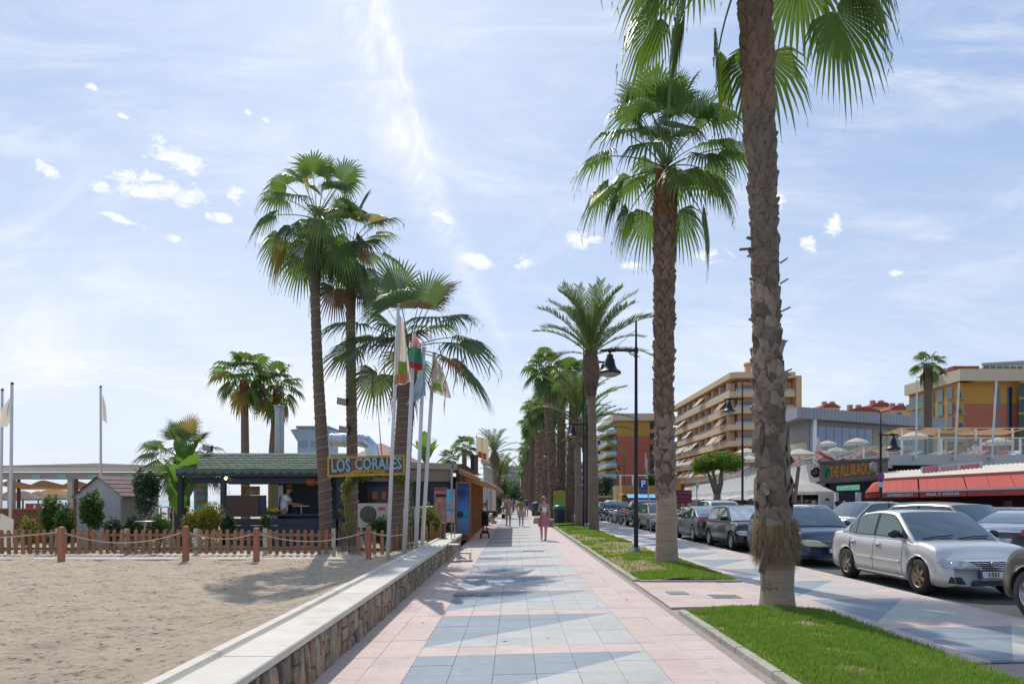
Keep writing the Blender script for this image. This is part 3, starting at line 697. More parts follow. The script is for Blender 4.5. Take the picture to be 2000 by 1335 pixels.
boots(p1, ln, rr, 2.4, 4.6, .125, 9, m_boot, .155, 4, .06, 180)
boots(p1, ln, rr, 4.6, 7.0, .105, 11, m_boot, .12, 5, .05, 0)
boots(p1, ln, rr, 7.0, 9.2, .10, 13, m_bootR, .125, 6, .045, 0)
r = random.Random(9); fb = MB()
for i in range(2600):
    a = r.uniform(0, 2 * math.pi); z = r.uniform(.72, 1.28); rad = .225 + .05 * math.sin((z - .62) * 4) ; c = Vector((math.cos(a) * rad - .02, math.sin(a) * rad, z))
    t = Vector((-math.sin(a), math.cos(a), 0)); o_ = Vector((math.cos(a), math.sin(a), 0)); L_ = r.uniform(.10, .26)
    q1 = c + o_ * r.uniform(.01, .06) + t * r.uniform(-.08, .08) + Vector((0, 0, -L_ * .4)); q2 = q1 + o_ * r.uniform(-.02, .07) + t * r.uniform(-.08, .08) + Vector((0, 0, -L_ * .6)); w = t * .0035
    fb.add([c - w, c + w, q1 + w, q1 - w, q2], [(0, 1, 2, 3), (3, 2, 4)])
part('hairy_fibre_skirt', fb, m_fibre, p1, local=True, kind='stuff')
def stub(root, a, b, w, mat, name='broken_petiole'):
    part(name, MB().beam(a, b, w, w * .4), mat, root, local=True)
stub(p1, (lx(1546), -.10, lz(985)), (lx(1552), -.14, lz(916)), .045, m_trunkG)
stub(p1, (lx(1488), -.25, lz(1060)), (lx(1472), -.30, lz(1118)), .085, m_trunkR, 'hanging_leaf_base')
for (py, dxx, dzz) in ((492, -.24, -.02), (478, -.14, .05), (505, -.13, -.02), (622, -.12, .02), (556, -.10, .04), (690, -.14, .02), (640, -.16, .08), (725, -.10, .05)):
    stub(p1, (lx(1475 if py < 600 else 1482), -.05, lz(py)), (lx(1475 if py < 600 else 1482) + dxx, -.06, lz(py) + dzz), .05, m_boot)
for (py, dxx) in ((745, .14), (520, .09), (615, .13), (680, .09), (735, .15), (560, .10)):
    stub(p1, (lx(1522), -.05, lz(py)), (lx(1522) + dxx, -.05, lz(py) + .06), .05, m_boot)
kit = fanA
top = Vector((lx(1470), 0, 9.25)); crown(p1, top + Vector((0, 0, .5)), kit, 26, 1.15, lo=0, seed=12, power=1.0)
for az, pc, s in ((.25, -12, 1.25), (-.35, -12, 1.15), (3.3, -32, 1.15), (2.75, -12, 1.2), (1.0, -52, 1.1), (2.2, -52, 1.05), (4.0, -12, 1.1)):
    put('frond', kit[pc][0], p1, loc=top, rz=az, scale=s)
# P2
p2 = palm('tall reddish-barked palm beside the black lamp post, full crown of fan leaves in view', 3.64, 16.3, .03)
S = 16.3 / 1333
def lx(px): return (px - 1302) * S
def lz(py): return (1103 - py) * S
ln, rr = trunk(p2, [(0, 0, -.05), (0, 0, lz(1040)), (lx(1300), 0, lz(960)), (lx(1297), 0, lz(800)), (lx(1297), 0, lz(600)), (lx(1299), 0, lz(450)), (lx(1300), 0, lz(345))], [.27, .24, .215, .21, .215, .235, .19], m_trunkR)
part('trunk_base', MB().lathe([(.31, -.05), (.285, .1), (.26, .4), (.25, 1.0), (.235, 1.6), (.2, 1.75)], (0, 0, 0), 22), m_base, p2, smooth=True, local=True)
boots(p2, ln, rr, 1.6, 3.4, .15, 8, m_boot, .17, 13, .06, 0)
boots(p2, ln, rr, 3.4, 8.9, .115, 11, m_bootR, .13, 14, .06, 0)
boots(p2, ln, rr, 8.3, 9.3, .10, 11, MATS.get('fresh_boot') or M('fresh_boot', (.24, .10, .055), .8, var=.4, vs=6), .14, 15, .07, 0)
crown(p2, Vector((lx(1300), 0, lz(340))), fanA, 36, 1.10, lo=-30, hi=88, seed=21, power=.8)
# palms behind the picket fence (ringed slim trunks wound with pale strings of lights)
m_ring = M('slim_ringed_trunk', (.165, .115, .085), .9, var=.3, vs=3, bump=.6, bs=6, stretch=(1, 1, 10))
m_orng = M('fresh_rust_bark', (.30, .10, .05), .8, var=.4, vs=8)
m_led = M('string_wire', (.55, .5, .45), .6)
def slim(label, Y, path, rad, zg, n, scale, kit, seed, lights=True, dead=2, glabel=None, lo=-45, orange=True, power=1.0, hi=80):
    x0 = (path[0][0] - 1004) * Y / 1333; S = Y / 1333
    t = palm(label, x0, Y, zg, 'palm trees rising behind the picket fence')
    P = [((px - 1004) * S - x0, 0, (1.55 - (py - 976) * S) - zg) for px, py in path]; P[0] = (0, 0, -.05)
    ln, rr = trunk(t, P, rad, m_ring, ring=.006, n=14)
    if orange: part('rusty_collar', MB().tube([ln[-1] - Vector((0, 0, .55)), ln[-1] - Vector((0, 0, .25)), ln[-1] + Vector((0, 0, .1))], [rr[-1] + .015, rr[-1] + .05, rr[-1] + .02], 12), m_orng, t, local=True)
    crown(t, ln[-1] + Vector((0, 0, .05)), kit, n, scale, seed=seed, lo=lo, dead=dead, power=power, hi=hi)
    if lights:
        turns = 22; H_ = ln[-1].z * .78; pts = []
        for i in range(turns * 14 + 1):
            zz = .5 + (H_ - .5) * i / (turns * 14); k = min(range(len(ln)), key=lambda q: abs(ln[q].z - zz)); a = i * 2 * math.pi / 14
            pts.append((ln[k].x + math.cos(a) * (rr[k] + .014) + x0, Y + math.sin(a) * (rr[k] + .014), zz + zg))
        s_ = part('string_lights', MB().tube(pts, .006, 3, False), m_led); tag(s_, glabel, 'string lights', 'strings of lights wound round the trunks')
    return t
slim('tallest slim palm rising beside the left end of the wooden restaurant sign', 19.6, [(638, 1050), (634, 950), (628, 850), (620, 700), (616, 560), (620, 440)], [.20, .18, .17, .145, .13, .15], .15, 27, .98, fanA, 31, glabel='pale light string wound round the tallest slim palm left of the sign', lo=-50)
slim('slim straight palm carrying two floodlights, just right of the tallest one', 20.6, [(688, 1050), (688, 900), (686, 750), (685, 620), (684, 500)], [.18, .165, .155, .14, .15], .15, 22, .88, fanC, 33, glabel='pale light string wound round the palm that carries the floodlights', lo=-55, dead=3)
pc = slim('stout palm with long drooping bluish fronds standing behind the flagpoles', 18.2, [(782, 1085), (783, 1000), (786, 900), (792, 800), (800, 690)], [.26, .24, .235, .235, .25], .15, 21, 1.12, fanC, 36, glabel='pale light string wound round the stout palm behind the flagpoles', lo=-14, orange=False, power=1.1, dead=1)
r = random.Random(4)    # dry strands that hang from its fronds
for i in range(14):
    a = r.uniform(0, 6.28); rad = r.uniform(1.0, 2.2); c = Vector((.3 + math.cos(a) * rad, math.sin(a) * rad, 5.3 + r.uniform(-.5, .2)))
    pts = [c]
    for k in range(5): c = c + Vector((r.uniform(-.08, .08), r.uniform(-.05, .05), -r.uniform(.12, .3))); pts.append(c)
    part('dry_strand', MB().tube(pts, [.012, .02, .014, .02, .01, .004], 4), m_dead, pc, local=True)
slim('left one of the two fan palms behind the green hut roof', 38, [(480, 1020), (479, 900), (478, 800), (477, 745)], [.26, .22, .2, .22], 0, 26, 1.12, fanS, 41, lights=False, lo=-48)
slim('right one of the two fan palms behind the hut, beside the steel chimney', 40, [(533, 1020), (533, 900), (537, 830), (541, 765)], [.27, .25, .22, .2], 0, 24, 1.08, fanS, 43, lights=False, lo=-48)
# squat palm beside the hut
def squat():
    t = palm('squat fan palm with a thick trunk at the left end of the hut roof', (352 - 1004) * 25 / 1333, 25, .15, 'palm trees rising behind the picket fence')
    ln, rr = trunk(t, [(0, 0, -.1), (0, 0, 1), (.05, 0, 2), (.08, 0, 3.0)], [.3, .28, .27, .2], m_trunkR); boots(t, ln, rr, .3, 2.9, .13, 9, m_bootR, .15, 61, .06, 0)
    crown(t, Vector((.1, 0, 2.7)), fanC, 28, .80, lo=-25, seed=62)
squat()
# row of palms on the right of the promenade
def wash(label, x, y, hz, rad, seed, n=26, sc=1.05, kit=None, lo=-55, lean=0, detail=True):
    t = palm(label, x, y, .03)
    ln, rr = trunk(t, [(0, 0, -.05), (lean * .3, 0, hz * .35), (lean * .7, 0, hz * .7), (lean, 0, hz)], [rad * 1.15, rad, rad * .95, rad * 1.05], m_trunkR, n=12)
    if detail: boots(t, ln, rr, 1.2, hz, .20, 8, m_bootR, .22, seed, .08, 0)
    crown(t, Vector((lean, 0, hz)), kit or fanS, n, sc, lo=lo, seed=seed, power=.9)
    return t
def date(label, x, y, hz, seed, n=34, sc=1.0, hang=-12, kit=None, trad=.21, lean=0):
    t = palm(label, x, y, .03, name='date_palm')
    ln, rr = trunk(t, [(0, 0, -.05), (lean * .2, 0, hz * .3), (lean * .6, 0, hz * .6), (lean, 0, hz * .84)], [trad * 1.3, trad * 1.02, trad * .92, trad], m_trunkG, n=14)
    part('swollen_head', MB().lathe([(trad * .9, hz * .74), (trad * 1.15, hz * .79), (trad * 1.95, hz * .845), (trad * 2.1, hz * .89), (trad * 1.8, hz * .95), (trad * 1.1, hz * 1.0)], (lean, 0, 0), 16), m_trunkR, t, smooth=True, local=True)
    boots(t, [Vector((lean, 0, hz * .76)), Vector((lean, 0, hz * .89)), Vector((lean, 0, hz))], [trad * 1.15, trad * 1.95, trad * 1.2], hz * .76, hz * .99, .10, 12, m_bootR, .13, seed + 5, .06, 0)
    crown(t, Vector((lean, 0, hz * .97)), kit or dateA, n, sc, lo=hang, hi=88, seed=seed, power=.62)
    return t
date('date palm with arching feather fronds and swollen trunk head right behind the lantern', 3.97, 33.9, 8.9, 71, n=40, sc=1.22, hang=22, lean=-.15)
date('shorter date palm with narrow upright fronds, second in the row behind the bin', 3.85, 40.5, 6.2, 72, n=26, sc=1.15, hang=30, lean=-.1)
date('date palm crown drooping over the walkway right of the second lantern', 5.0, 47, 6.1, 73, n=30, sc=1.1, hang=-12)
wash('slim dark fan palm trunk nearest the green bin', 3.55, 43.5, 9.0, .24, 81, lean=.3, sc=1.0, n=22)
rowx = [(2.9, 50, 11.6, .30), (3.7, 54, 11.8, .30), (2.75, 60, 10.4, .34), (3.6, 65, 11.5, .3), (2.7, 71, 11.6, .34), (2.75, 80, 12.2, .34), (3.7, 84, 11.0, .33), (2.6, 92, 12.3, .34), (3.6, 99, 11.6, .34), (2.6, 108, 12.8, .36), (3.5, 118, 11, .36), (2.6, 128, 11.6, .36), (2.7, 142, 10.8, .4), (3.3, 158, 11, .4), (2.6, 176, 11.4, .4), (3.2, 196, 11, .45), (2.6, 222, 11.5, .45), (2.9, 260, 12, .5)]
names_ = ['first', 'second', 'third', 'fourth', 'fifth', 'sixth', 'seventh', 'eighth', 'ninth', 'tenth', 'eleventh', 'twelfth', 'thirteenth', 'fourteenth', 'fifteenth', 'sixteenth', 'seventeenth', 'last']
for i, (x, y, h, rad) in enumerate(rowx):
    wash('fan palm of the receding row, %s behind the advertising panel' % names_[i], x, y, h - .8, rad, 100 + i, n=30 if i < 12 else 20, sc=1.15, lo=-72, lean=rnd.uniform(-.5, .3), detail=i < 5)
for i, (x, y, h) in enumerate([(6.9, 62, 8.0), (7.6, 88, 8.5)]):
    date(['date palm beyond the motorcycles on the right pavement', 'farther date palm beyond the parked cars on the right pavement'][i], x, y, h, 160 + i, n=24, kit=dateS)
# palms on the left beyond the cafe
wash('small fan palm above the cafe roof, right of the banana leaves', W(877, 1, 60).x, 60, 5.0, .2, 170, n=22, sc=.62, detail=False, lo=-30)
wash('fan palm with loose crown just left of the cream flag above the cafe', W(907, 1, 55).x, 55, 5.6, .2, 171, n=20, sc=.72, detail=False, lo=-30)
date('date palm behind the cafe awning beyond the cream flag', W(966, 1, 62).x, 62, 5.8, 172, n=26, sc=.95, kit=dateS)
date('low bushy date palm beyond the end of the cafe', W(975, 1, 78).x, 78, 4.0, 173, n=30, sc=1.2, kit=dateS)
date('far date palm beyond the cafe beside the promenade', W(988, 1, 110).x, 110, 5.0, 174, n=26, sc=1.2, kit=dateS)
q = W(1812, 715, 66)
wash('lone fan palm standing before the yellow hotel', q.x, 66, q.z - .1, .40, 175, n=20, sc=1.05, lo=-48, detail=False)
def banana(label, x, y, z, leaves, seed, sc_=1.0):
    t = thing('banana_plant', label, 'banana plant', (x, y, z), 0)
    r = random.Random(seed)
    part('stem', MB().tube([(0, 0, 0), (.03, 0, .8), (0, 0, 1.6)], [.14, .11, .07], 8), m_ban, t, local=True)
    for i in range(leaves):
        az = i * 2.4; a = R(r.uniform(72, 92)); L_ = r.uniform(1.5, 2.3) * sc_; p = Vector((0, 0, r.uniform(.5, 1.5))); vs = []; d0 = Vector((math.cos(az), math.sin(az), 0)); sd_ = Vector((-math.sin(az), math.cos(az), 0))
        for k in range(10):
            s = k / 9; w = .02 if s < .22 else .30 * math.sin(min(1, (s - .18) / .82) * math.pi) ** .6 + .01; jag = r.uniform(.8, 1.05)
            vs += [p - sd_ * w * jag + Vector((0, 0, .3 * w)), p, p + sd_ * w * jag + Vector((0, 0, .3 * w))]
            d = d0 * math.cos(a) + Vector((0, 0, math.sin(a))); p = p + d * L_ / 9; a -= R(4.5)
        fs = []
        for k in range(9): fs += [(3 * k, 3 * k + 1, 3 * k + 4, 3 * k + 3), (3 * k + 1, 3 * k + 2, 3 * k + 5, 3 * k + 4)]
        part('leaf', MB().add(vs, fs), m_ban, t, local=True, smooth=True)
q = W(365, 1030, 21.5); banana('banana plant with big torn leaves at the left end of the hut', q.x - .12, 21.3, .15, 7, 3, .74)
q = W(350, 1030, 24); bb = banana('tall banana leaves in front of the squat palm by the hut roof', q.x + .1, 24.3, 1.3, 3, 6, .8)
q = W(832, 1030, 40); banana('banana leaves showing over the cafe roof behind the flagpoles', q.x, 40, 2.6, 8, 9)

# ---------------- shrubs ----------------
def leaves_mb(blobs, n, size, seed, wob=.25, solid=.55):
    rs = np.random.RandomState(seed); Ps = []
    tot = sum(b[3] * b[4] * b[5] for b in blobs)
    for (cx_, cy_, cz_, rx, ry, rz) in blobs:
        m = int(n * rx * ry * rz / tot); d = rs.normal(size=(m, 3)); d /= np.linalg.norm(d, axis=1)[:, None]
        f1, f2 = rs.uniform(2, 5, 3), rs.uniform(0, 6, 3)
        lump = 1 + wob * np.sin(d[:, 0] * f1[0] + f2[0]) * np.sin(d[:, 1] * f1[1] + f2[1]) + wob * .6 * np.sin(d[:, 2] * 6 + f2[2]) * np.cos(d[:, 0] * 7)
        rr_ = (rs.uniform(solid ** 3, 1, m) ** (1 / 3)) * lump
        Ps.append(np.stack([cx_ + d[:, 0] * rx * rr_, cy_ + d[:, 1] * ry * rr_, cz_ + d[:, 2] * rz * rr_], -1))
    C = np.concatenate(Ps); m = len(C); a = rs.normal(size=(m, 3)); a /= np.linalg.norm(a, axis=1)[:, None]
    b_ = np.cross(a, rs.normal(size=(m, 3))); b_ /= np.linalg.norm(b_, axis=1)[:, None]
    s = (size * rs.uniform(.6, 1.3, m))[:, None]
    V = np.stack([C - a * s, C + b_ * s * .42, C + a * s, C - b_ * s * .42], 1).reshape(-1, 3)
    F = np.arange(m * 4).reshape(-1, 4); return V, F
def shrub(label, base, blobs, n, size, seed, mat, stems=4, name='shrub', cat='shrub', group=None):
    t = thing(name, label, cat, base, 0, group); r = random.Random(seed)
    V, F = leaves_mb([(b[0], b[1], b[2], b[3], b[4], b[5]) for b in blobs], n, size, seed)
    put('foliage', fast_mesh('foliage', V, F, mat), t)
    for i in range(stems):
        b_ = r.choice(blobs); part('stem', MB().tube([(r.uniform(-.05, .05), 0, -.05), (b_[0] * .5 + r.uniform(-.05, .05), b_[1] * .5, b_[2] * .5), (b_[0], b_[1], b_[2])], [.03, .022, .01], 5), m_trunkG, t, local=True)
    return t
def shr(label, px, pyb, pyt, wpx, Y, n, size, seed, mat, zg=.15, lobes=3, **k):
    S = Y / 1333; b_ = Vector(((px - 1004) * S, Y, zg)); zt = 1.55 - (pyt - 976) * S - zg; zb = max(.05, 1.55 - (pyb - 976) * S - zg); r = random.Random(seed)
    w = wpx * S / 2; h = (zt - zb) / 2; bl = [(0, 0, (zt + zb) / 2, w * .8, w * .7, h)]
    for i in range(lobes): bl.append((r.uniform(-.45, .45) * w, r.uniform(-.3, .3) * w, (zt + zb) / 2 + r.uniform(-.5, .5) * h, w * .6, w * .5, h * .55))
    return shrub(label, b_, bl, n, size, seed, mat, **k)
SG = 'shrubs behind the picket fence'
shr('round green shrub on a thin stem before the white shed wall', 180, 1035, 958, 54, 18.9, 2600, .05, 1, m_foil, group=SG)
shr('tall green bush left of the white shed', 100, 1060, 965, 50, 19.3, 2600, .05, 2, m_foil, group=SG)
shr('lighter green bush touching the tall one, nearer the shed', 128, 1060, 985, 44, 18.9, 1800, .05, 3, m_foil, group=SG)
shr('small leafy plant at the far left behind the fence', 57, 1072, 1008, 36, 18.4, 900, .05, 4, m_foiy, group=SG)
shr('dark clipped upright shrub against the end of the white shed', 286, 1008, 922, 54, 19.6, 3000, .045, 5, m_foid, group=SG)
shr('low dark shrub in front of the white shed corner', 222, 1060, 1012, 40, 18.5, 900, .05, 6, m_foid, group=SG)
shr('low shrub behind the small round table', 262, 1050, 1008, 44, 18.8, 900, .05, 7, m_foil, group=SG)
shr('bushy green plant right of the small round table', 310, 1056, 1004, 56, 18.6, 1200, .05, 8, m_foil, group=SG)
shr('yellow-leaved shrub at the left of the bar front', 372, 1045, 998, 40, 18.6, 1000, .05, 9, m_foiy, group=SG)
shr('large mixed green and yellow shrub in front of the bar counter', 410, 1052, 982, 70, 19.0, 2200, .05, 10, m_foiy, group=SG)
shr('low dark shrub right of the mixed shrub by the bar', 448, 1050, 1006, 36, 18.7, 900, .05, 11, m_foid, group=SG)
shr('small potted plant under the bar counter in front of the cook', 519, 1030, 1004, 24, 19.2, 300, .05, 12, m_foil, group=SG)
shr('green shrub filling the gap behind the gate pickets', 745, 1062, 1010, 60, 19.2, 1400, .05, 13, m_foil, group=SG)
shr('yellow-green bush right behind the flagpoles', 833, 1048, 984, 64, 20.0, 2600, .05, 14, m_foiy, group=SG)
shr('green shrub in front of the yellow-green bush by the planter', 805, 1060, 998, 56, 19.4, 1500, .05, 15, m_foil, group=SG)
shr('grassy green plant in the wooden planter beside the cafe', 853, 1042, 1012, 26, 19.4, 900, .05, 16, m_foil, group=SG)
t = thing('broad_tree', 'round-crowned green tree with forked trunk before the tan apartment block', 'tree', (W(1400, 1, 50).x, 50, -.1), 0)
V, F = leaves_mb([(0, 0, 4.4, 1.75, 1.5, .62), (-.9, .2, 4.15, .9, .9, .6), (1.0, -.2, 4.5, .95, .9, .6), (.2, 0, 4.75, 1.1, 1.0, .5), (-.4, .3, 4.5, 1.0, 1.0, .6), (1.2, 0, 4.1, .6, .8, .45), (-1.3, 0, 3.9, .6, .7, .35)], 15000, .075, 44)
put('foliage', fast_mesh('foliage', V, F, M('lime_leaf', (.13, .20, .02), .55, var=.4, vs=2, trans=.4, tcol=(.2, .3, .03))), t)
for (p, rd) in (([(0, 0, -.1), (0, 0, 1.4), (.02, 0, 2.1)], [.36, .30, .26]), ([(0, 0, 2.0), (-.35, 0, 2.9), (-.75, .1, 4.0)], [.2, .15, .06]), ([(0, 0, 2.0), (-.1, 0, 2.9), (-.35, .1, 4.2)], [.2, .13, .05]), ([(0, 0, 1.9), (.3, 0, 2.9), (.38, .1, 4.2)], [.24, .19, .06])):
    part('limb' if p[0][2] > 0 else 'trunk', MB().tube(p, rd, 9), m_trunkG, t, local=True, smooth=True)
for i, (px, py, w, Y, mt_) in enumerate([(1214, 968, 50, 95, 'foil'), (1268, 945, 26, 88, 'foil'), (1180, 950, 40, 120, 'foid'), (975, 955, 50, 90, 'foil'), (1000, 968, 40, 140, 'foid'), (965, 985, 40, 58, 'foid'), (1001, 958, 60, 230, 'foil')]):
    S = Y / 1333
    shr(['green tree behind the blue and white awning', 'dark green tree beside the orange hotel base', 'far dark tree between the palm trunks', 'bushy green tree over the end of the cafe', 'dark bush at the far end of the promenade', 'hedge beside the low wall beyond the cafe', 'far green trees closing the end of the promenade'][i], px, py + 22, py - 20, w, Y, 3000, .11 * S / .066, 50 + i, {'foil': m_foil, 'foid': m_foid}[mt_], zg=-.05, name='far_tree', cat='tree', group='trees in the distance')
# ---------------- cars ----------------
def paint(name, col, metal=.55, rough=.32, dirt_or_reflection=False):
    return M(name, col, rough, metal=metal, coat=.6, var=.04, vs=2, dirt_or_reflection=((.30, .22, .15), 1.6, .60) if dirt_or_reflection else None)
m_tyre = M('tyre_rubber', (.022, .021, .02), .85, var=.3, vs=9)
m_rimd = M('dusty_rim', (.34, .26, .19), .45, metal=.6, var=.2, vs=9)
m_rim = M('alloy_rim', (.5, .5, .52), .3, metal=.8)
m_trim = M('black_plastic', (.018, .018, .02), .5)
m_chrome = M('chrome', (.6, .6, .62), .15, metal=1.)
m_lampg = M('headlamp_lens', (.42, .44, .45), .08, spec=.8, coat=1., var=.35, vs=14)
m_lampy = M('yellowed_headlamp', (.50, .50, .30), .25, coat=.4, var=.1, vs=9)
m_red = M('tail_lamp', (.42, .02, .02), .15, coat=1., var=.3, vs=20)
m_plate = M('plate_white', (.72, .72, .70), .5)
m_eub = M('plate_blue', (.02, .09, .35), .5)
m_ink = M('plate_ink', (.02, .02, .02), .6)
m_carg = M('car_glass', (.03, .065, .085), .03, spec=1.0, coat=.8, var=.5, vs=1.3, dirt_or_reflection=((.11, .19, .22), 1.5, .58))  # pale bluish patches: reflections painted into the windscreen colour
m_sideg = M('side_glass', (.012, .05, .04), .03, spec=1.0, coat=.5, var=.6, vs=2.2, dirt_or_reflection=((.035, .13, .10), 2.0, .5))  # lighter green patches imitate reflections within the pane colour
m_shade = M('sunshade_foil', (.62, .66, .66), .35, metal=.3, var=.25, vs=5)
KIND = dict(
    sedan=dict(L=4.40, Wd=1.72, H=1.46, nose=.66, hood=.90, belt=.95, deck=1.00, ys=(.98, 1.78, 3.02, 3.74), f=.86, r=3.46, wr=.315, clr=.19, top=.76),
    hatch=dict(L=4.15, Wd=1.74, H=1.48, nose=.66, hood=.92, belt=.96, deck=1.0, ys=(.98, 1.72, 3.45, 4.02), f=.86, r=3.42, wr=.315, clr=.19, top=.78),
    wagon=dict(L=4.55, Wd=1.74, H=1.47, nose=.66, hood=.92, belt=.96, deck=1.0, ys=(1.15, 1.92, 3.80, 4.42), f=.84, r=3.55, wr=.32, clr=.18, top=.80),
    suv=dict(L=4.45, Wd=1.80, H=1.66, nose=.78, hood=1.03, belt=1.08, deck=1.1, ys=(1.05, 1.70, 3.75, 4.28), f=.86, r=3.48, wr=.35, clr=.24, top=.80),
    mpv=dict(L=4.45, Wd=1.78, H=1.63, nose=.74, hood=1.0, belt=1.06, deck=1.08, ys=(.82, 1.75, 3.70, 4.32), f=.88, r=3.55, wr=.32, clr=.2, top=.80),
    coupe=dict(L=4.60, Wd=1.82, H=1.40, nose=.66, hood=.90, belt=.93, deck=1.04, ys=(1.25, 2.05, 2.95, 4.15), f=.92, r=3.62, wr=.34, clr=.18, top=.74))
CARM = {}
def car_mesh(kind):
    if kind in CARM: return CARM[kind]
    k = KIND[kind]; L, Wd, H = k['L'], k['Wd'], k['H']; y1, y2, y3, y4 = k['ys']; hw = Wd / 2
    def sm(t): t = max(0, min(1, t)); return t * t * (3 - 2 * t)
    def zt(y):
        if y < y1:
            t = y / y1; return k['nose'] + .02 - .05 * (1 - min(1, y / .06)) ** 2 + (k['hood'] - k['nose']) * (1 - (1 - t) ** 1.9)
        if y < y4: return k['hood'] + (k['belt'] - k['hood']) * sm((y - y1) / .4) + (k['deck'] - k['belt']) * sm((y - y3) / (y4 - y3))
        t = (y - y4) / (L - y4); return k['deck'] - .03 * t - .14 * max(0, (t - .82) / .18) ** 2
    def wid(y):
        a = 1 - .21 * (1 - min(1, y / .55)) ** 2.4; b = 1 - .16 * (1 - min(1, (L - y) / .5)) ** 2.4
        return hw * a * b
    def zb(y):
        z = k['clr'] + .05 * (1 - min(1, y / .25)) + .10 * (1 - min(1, (L - y) / .4))
        return z
    Ra = k['wr'] + .05
    def arch(y):
        z = 0
        for c in (k['f'], k['r']):
            d = abs(y - c)
            if d < Ra: z = max(z, k['wr'] + math.sqrt(Ra * Ra - d * d))
        return z
    ys = sorted(set([0, .015, .04, .08, .14, .22, .32] + list(np.linspace(.4, L - .3, 40)) + [L - .2, L - .12, L - .06, L - .02, L] +
                    [c + Ra * math.cos(a) for c in (k['f'], k['r']) for a in np.linspace(0, math.pi, 17)]))
    ys = [y for i, y in enumerate(ys) if i == 0 or y - ys[i - 1] > .006]
    prof = [(.90, .0), (.965, .05), (.99, .18), (1.0, .36), (1.0, .52), (.992, .66), (.985, .735), (.972, .84), (.945, .93), (.90, .985), (.82, 1.005), (.62, 1.02), (.35, 1.03), (.12, 1.034), (0, 1.034)]
    def ring(y):
        w, a, b, ar = wid(y), zb(y), zt(y), arch(y); h = b - a; out = []
        inner = .86 if (0 < ar) else None
        for (fx, fz) in prof:
            x = w * fx; z = a + h * fz + (0 if fz <= 1.004 else 0)
            if z < ar: z = ar; x = min(x, w * .995)
            out.append((x, z))
        return out
    mb = MB(); n = len(prof); rows = []
    for y in ys:
        rg_ = ring(y); bow = .055 * (1 - min(1, y / .3)); bowr = .04 * (1 - min(1, (L - y) / .3))
        full = [(-x, z) for x, z in rg_] + [(x, z) for x, z in reversed(rg_[:-1])]
        fw = max(0, 1 - y / .5) ** 1.3; nz_ = k['nose']; rw = max(0, 1 - (L - y) / .3)
        rows.append([(x, y + bow * (abs(x) / hw) ** 2 * 3 - bowr * (abs(x) / hw) ** 2 * 3 + fw * .16 * max(0, (z - nz_ + .26) / .26) ** 1.6 - rw * .10 * max(0, (z - .62) / .35), z) for x, z in full])
    m = len(rows[0]); vs = [p for r_ in rows for p in r_]; fs = [(i * m + j, i * m + j + 1, (i + 1) * m + j + 1, (i + 1) * m + j) for i in range(len(rows) - 1) for j in range(m - 1)]
    fs += [tuple(range(m)), tuple(reversed(range((len(rows) - 1) * m, len(rows) * m)))]
    mb.add(vs, fs)
    # cabin
    tp = k['top']; zbelt = lambda y: zt(y) - .03
    def roof(y):
        if y < y2: t = (y - y1) / (y2 - y1); return zbelt(y1) + (H - .045 - zbelt(y1)) * (t ** .88)
        if y < y3: t = (y - y2) / (y3 - y2); return H - .045 + .045 * math.sin(t * math.pi) + (-.02) * t
        t = (y - y3) / (y4 - y3); return H - .065 - (H - .065 - zbelt(y4)) * (t ** 1.25)
    def cw(y, z):     # half width of cabin at height z
        t = (z - zt(y)) / (H - zt(y)); return wid(y) * (.93 - (.93 - tp) * max(0, t) ** 1.15)
    cys = list(np.linspace(y1, y2, 10)) + list(np.linspace(y2, y3, 12))[1:] + list(np.linspace(y3, y4, 10))[1:]
    rows = []
    for y in cys:
        zr = roof(y); zb_ = zbelt(y); r_ = []
        for t in (0, .25, .5, .75, .92): z = zb_ + (zr - zb_) * t; r_.append((cw(y, z), z))
        we = cw(y, zr); r_ += [(we * .95, zr + .0), (we * .85, zr + .012), (we * .5, zr + .025), (0, zr + .03)]
        full = [(-x, z) for x, z in r_] + [(x, z) for x, z in reversed(r_[:-1])]
        bw = .10 * (1 if y < y2 else max(0, 1 - (y - y2) / .5))
        rows.append([(x, y + bw * (abs(x) / hw) ** 2, z) for x, z in full])
    m = len(rows[0]); mb.add([p for r_ in rows for p in r_], [(i * m + j, i * m + j + 1, (i + 1) * m + j + 1, (i + 1) * m + j) for i in range(len(rows) - 1) for j in range(m - 1)])
    me = mb.mesh('car_body_' + kind, None, True)
    bvh = BVHTree.FromPolygons([Vector(v_) for v_ in mb.v], mb.f)
    CARM[kind] = (me, bvh, dict(k=k, roof=roof, cw=cw, zt=zt, wid=wid, zb=zb)); return CARM[kind]
